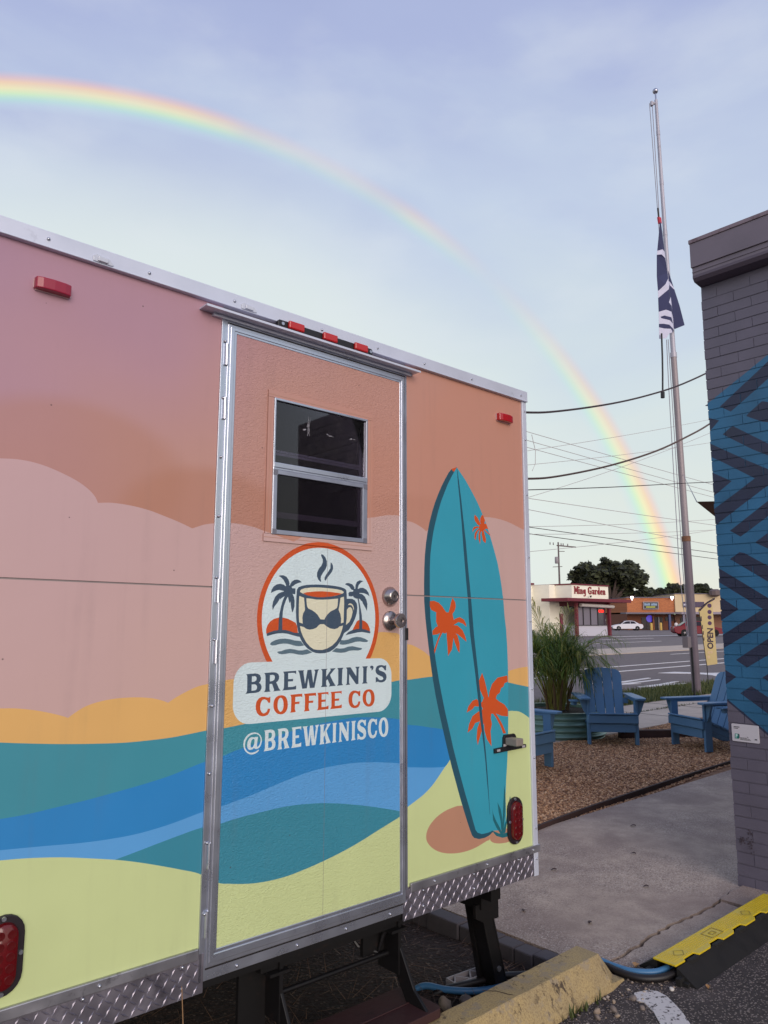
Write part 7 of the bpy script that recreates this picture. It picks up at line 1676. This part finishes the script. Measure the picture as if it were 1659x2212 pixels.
p = cam_pt(1354, 1360, 112); p.z = 0
sedan(p, FZ + math.pi - R(4), CW, 'white sedan parked in front of the trees left of the brick shop', 4.5)
p = cam_pt(1507, 1378, 71); p.z = 0
sedan(p, FZ - R(8), CR, 'dark red sedan waiting in the lot behind the flagpole', 4.55)

# ------------------------------------------------------------------ trees
LEAF = [pm('leaf_a', (58, 62, 40), .7), pm('leaf_b', (46, 48, 34), .7), pm('leaf_c', (74, 78, 50), .7), pm('leaf_d', (38, 40, 30), .7)]
BARK = pm('bark', (74, 60, 56), .9, var=(6, .2))
def tree(name, loc, blobs, trunk_h, r0, nleaf, ls, label, seed):
    rr = random.Random(seed)
    t = empty(name, loc, FZ, label, 'tree', 'trees behind the buildings')
    extra = []
    for (x, y, z, r_) in blobs:
        for q in range(4):
            a = rr.uniform(0, 6.283); extra.append((x + math.cos(a) * r_ * rr.uniform(.7, 1.15), y + rr.uniform(-.5, .5) * r_, z + math.sin(a) * r_ * rr.uniform(.6, 1.0), r_ * rr.uniform(.22, .42)))
    limbs = blobs; blobs = blobs + extra
    b = MB()
    b.tube([(0, 0, 0), (.1, 0, trunk_h * .5), (0, 0, trunk_h)], [r0 * 1.3, r0, r0 * .8], 9)
    for (x, y, z, r_) in limbs:
        m_ = Vector((x * .5, y * .5, trunk_h + (z - trunk_h) * .45)); b.tube([(0, 0, trunk_h * .9), m_, (x, y, z)], [r0 * .55, r0 * .35, r0 * .1], 6)
    b.build('trunk', BARK, t, smooth=True)
    vs = []; fs = []; mi = []
    tot = sum(q[3] ** 2 for q in blobs)
    for (x, y, z, r_) in blobs:
        for i in range(int(nleaf * r_ * r_ / tot)):
            d = Vector((rr.gauss(0, 1), rr.gauss(0, 1), rr.gauss(0, 1))).normalized(); q = r_ * (rr.random() ** .35) * (1 + .16 * math.sin(d.x * 7 + x) * math.sin(d.z * 6 + z)) 
            p = Vector((x, y, z)) + Vector((d.x * q, d.y * q, d.z * q * .8))
            a = Vector((rr.gauss(0, 1), rr.gauss(0, 1), rr.gauss(0, .6))).normalized(); bb = a.orthogonal().normalized(); s = ls * rr.uniform(.5, 1.4); k = len(vs)
            vs += [p + a * s, p + bb * s * .6, p - a * s, p - bb * s * .6]; fs.append((k, k + 1, k + 2, k + 3)); mi.append(rr.randrange(4))
    me = bpy.data.meshes.new('crown'); me.from_pydata(vs, [], fs)
    for m in LEAF: me.materials.append(m)
    me.polygons.foreach_set('material_index', mi); me.update()
    o = bpy.data.objects.new('crown', me); COL.objects.link(o); o.parent = t
    return t
D_ = 128.0; kk = D_ / 1620 * .18
oc = cam_pt(1128.1 + 1080 * .18, 1340, D_); oc.z = 0
def ob(zx, zy, rz_, dy=0): return ((zx - 1080) * kk, dy, 1.5 + (1340 - (1128.1 + zy * .18)) / 1620 * D_, rz_ * kk)
tree('oak_tree', oc, [ob(760, 560, 100), ob(700, 650, 110, 1), ob(850, 610, 110, -1), ob(940, 600, 100), ob(1030, 470, 62), ob(1040, 560, 95, 1), ob(1150, 600, 125, -1), ob(1285, 500, 62), ob(1270, 580, 115), ob(1380, 600, 105, 1), ob(1440, 680, 100), ob(1330, 690, 120, -1), ob(1120, 700, 150, 2), ob(940, 710, 130), ob(820, 760, 110), ob(1250, 800, 130, 1), ob(1100, 850, 120, 2), ob(1480, 860, 90), ob(1380, 900, 110, 3), ob(1180, 960, 110, 3), ob(1560, 850, 60, 4), ob(1130, 1080, 100, 4), ob(1230, 1100, 90, 4)], 5.0, .55, 11500, .46, 'large dark oak tree standing behind the cream restaurant', 1)
D_ = 165.0; k2 = D_ / 1620 * .16
def tree2(zx, items, label, seed):
    c = cam_pt(1313.9 + zx * .16, 1340, D_); c.z = 0
    tree('oak_tree', c, [((a - zx) * k2, 0, 1.5 + (1340 - (1227.7 + z_ * .16)) / 1620 * D_, r_ * k2) for a, z_, r_ in items], 4, .35, 3600, .42, label, seed)
tree2(930, [(800, 340, 70), (870, 290, 70), (930, 270, 70), (1000, 300, 75), (1060, 320, 60), (720, 300, 42), (720, 350, 60)], 'round dark tree behind the brick shop under the rainbow foot', 2)
tree2(1280, [(1210, 300, 60), (1260, 260, 62), (1320, 280, 62), (1365, 310, 50)], 'small loose tree behind the beige shop, right of the flagpole', 3)
tree2(600, [(560, 360, 70), (620, 340, 60), (500, 340, 80), (640, 390, 50)], 'low dark tree between the large oak and the brick shop', 4)

# ------------------------------------------------------------------ utility pole and wires
up_d = 104.0
u0 = cam_pt(1212.5, 1374, up_d); u0.z = 0
ku = up_d / 1620 * .18
up = empty('utility_pole', u0, FZ, label='wooden utility pole with crossarm rising behind the restaurant roof', cat='utility pole')
def uz(zy): return 1.5 + (1340 - (1128.1 + zy * .18)) / 1620 * up_d
WOOD = pm('pole_wood', (104, 92, 92), .85)
b = MB(); b.tube([(0, 0, 0), (0, 0, uz(232))], [.17, .10], 10); b.build('pole', WOOD, up, smooth=True)
b = MB(); b.box(-110 * ku, 125 * ku, -.08, .08, uz(285), uz(272), 0, Matrix.Rotation(R(5), 4, 'Y')); b.build('crossarm', WOOD, up)
for zx in (-100, -60, 35, 60, 115):
    b = MB(); b.lathe([(.05, 0), (.09, .12), (.05, .28), (.1, .34)], 8, 'z', (zx * ku, 0, uz(272) - zx * ku * .09)); b.build('insulator', pm('insulator', (120, 110, 112), .4), up)
b = MB(); b.lathe([(.2, 0), (.26, .1), (.26, .85), (.2, .95)], 12, 'z', (-30 * ku, -.2, uz(495))); b.build('transformer', pm('transformer_grey', (150, 142, 146), .5), up, smooth=True)
b = MB(); b.tube([(-75 * ku, 0, uz(535)), (40 * ku, 0, uz(530))], .05, 6); b.build('bracket', WOOD, up); b = MB(); b.tube([(0, 0, uz(345)), (75 * ku, 0, uz(345))], .05, 6); b.build('bracket', WOOD, up)
CAB = pm('cable_dark', (62, 50, 54), .7); THIN = pm('wire_grey', (176, 168, 168), .7)
def wire(pts, r_, mat, label, sag=0, group=None, name='overhead_wire', n=18):
    if len(pts) == 2:
        a, c = Vector(pts[0]), Vector(pts[1]); pts = [a.lerp(c, t / n) - Vector((0, 0, sag * 4 * (t / n) * (1 - t / n))) for t in range(n + 1)]
    else: pts = smooth_path(pts, 5)
    b = MB(); b.tube(pts, r_, 6); return setp(b.build(name, mat, smooth=True), label, 'wire', group)
wire([(5.4, 5.0, 3.62), (6.51, 5.0, 3.78), (7.18, 5.0, 3.92), (8.31, 5.0, 4.23), (9.3, 5.0, 4.55), (10.29, 5.0, 4.92), (11.6, 5.0, 5.5), (13, 5, 6.2)], .013, CAB, 'upper thick dark cable sagging between trailer and brick building')
wire([(5.4, 5.0, 2.9), (6.5, 5.0, 3.03), (7.13, 5.0, 3.14), (8.24, 5.0, 3.42), (9.4, 5.0, 3.78), (10.36, 5.0, 4.15), (11.1, 5.0, 4.47), (12.6, 5, 5.2)], .013, pm('cable_brown', (92, 72, 66), .7), 'lower thick brown cable crossing the rainbow in front of the flagpole')
wire([(6.6, 6.0, 3.03), (7.82, 6.0, 3.19), (9.87, 6.0, 3.47), (12.1, 6.0, 3.80), (13.27, 6.0, 3.97), (15, 6, 4.25)], .007, CAB, 'nearly level twisted dark wire below the lower thick cable')
GL = 'thin power lines over the road'
LB = 'thin grey power line running along the road above the restaurant'
for (z0, z1, nm) in ((9.95, 9.76, 'highest'), (9.6, 9.20, 'middle'), (9.27, 8.92, 'lowest')):
    wire([(14, 20, z0 + .05), (70, 20, z1 - .3)], .013, THIN, nm + ' of three parallel thin power lines sloping down to the right', .15, GL)
wire([(14, 20, 5.6), (80, 20, 5.45)], .017, CAB, 'darker lower power line above the restaurant roof, upper of a close pair', .1)
wire([(14, 20, 5.35), (80, 20, 4.98)], .017, CAB, 'darker lower power line above the restaurant roof, lower of a close pair', .1)
wire([(14, 20, 6.6), (80, 20, 7.9)], .014, THIN, 'faint power line midway between the three parallel lines and the roof', .1, GL)
wire([(14, 20, 6.6), (80, 20, 5.2)], .014, THIN, 'faint power line sloping steeply down towards the shops', .1, GL)
LC = ' thin grey wire rising to the right across the rainbow'; LO_ = ['highest', 'second highest', 'third highest and steepest', 'fourth highest', 'second lowest', 'lowest']
for (a, c) in (((13.0, 10, 5.24), (22.13, 10, 7.64)), ((13.01, 10, 4.93), (22.03, 10, 6.9)), ((13.02, 10, 4.2), (19.53, 10, 6.31)), ((13.06, 10, 3.58), (22.06, 10, 4.57)), ((13.01, 10, 3.41), (22.18, 10, 4.27)), ((13.04, 10, 3.03), (22.01, 10, 4.25))):
    A_, C_ = Vector(a), Vector(c); d = C_ - A_
    wire([A_ - d * .3, C_ + d * .5], .006, THIN, LO_.pop(0) + LC, .12, 'thin wires crossing the rainbow')
b = MB(); b.tube([(13.3 * 2, 20, 9.7), (13.42 * 2, 20, 9.0), (13.4 * 2, 20, 8.4), (13.28 * 2, 20, 8.05)], .014, 5); setp(b.build('drop_wire', THIN), 'short looping wire hanging between two thin power lines', 'wire')
# corner of a shade sail poking out past the wall
b = MB(); b.add([(6.3, 3.0, 2.52), (8.4, 2.6, 2.72), (8.2, 3.4, 2.35), (6.31, 3.0, 2.512), (8.4, 2.6, 2.712), (8.2, 3.4, 2.342)], [(0, 1, 2), (5, 4, 3), (0, 3, 4, 1), (1, 4, 5, 2), (2, 5, 3, 0)])
setp(b.build('shade_sail', pm('sail_tan', (140, 108, 82), .8), fix=True), 'pointed corner of a tan shade sail behind the brick wall', 'shade sail')
b = MB(); b.tube([(6.3, 3.0, 2.516), (15.1, 7.45, 4.55)], .004, 5); setp(b.build('sail_rope', pm('rope', (150, 146, 156), .8)), 'thin rope tying the shade sail to the flagpole', 'rope')
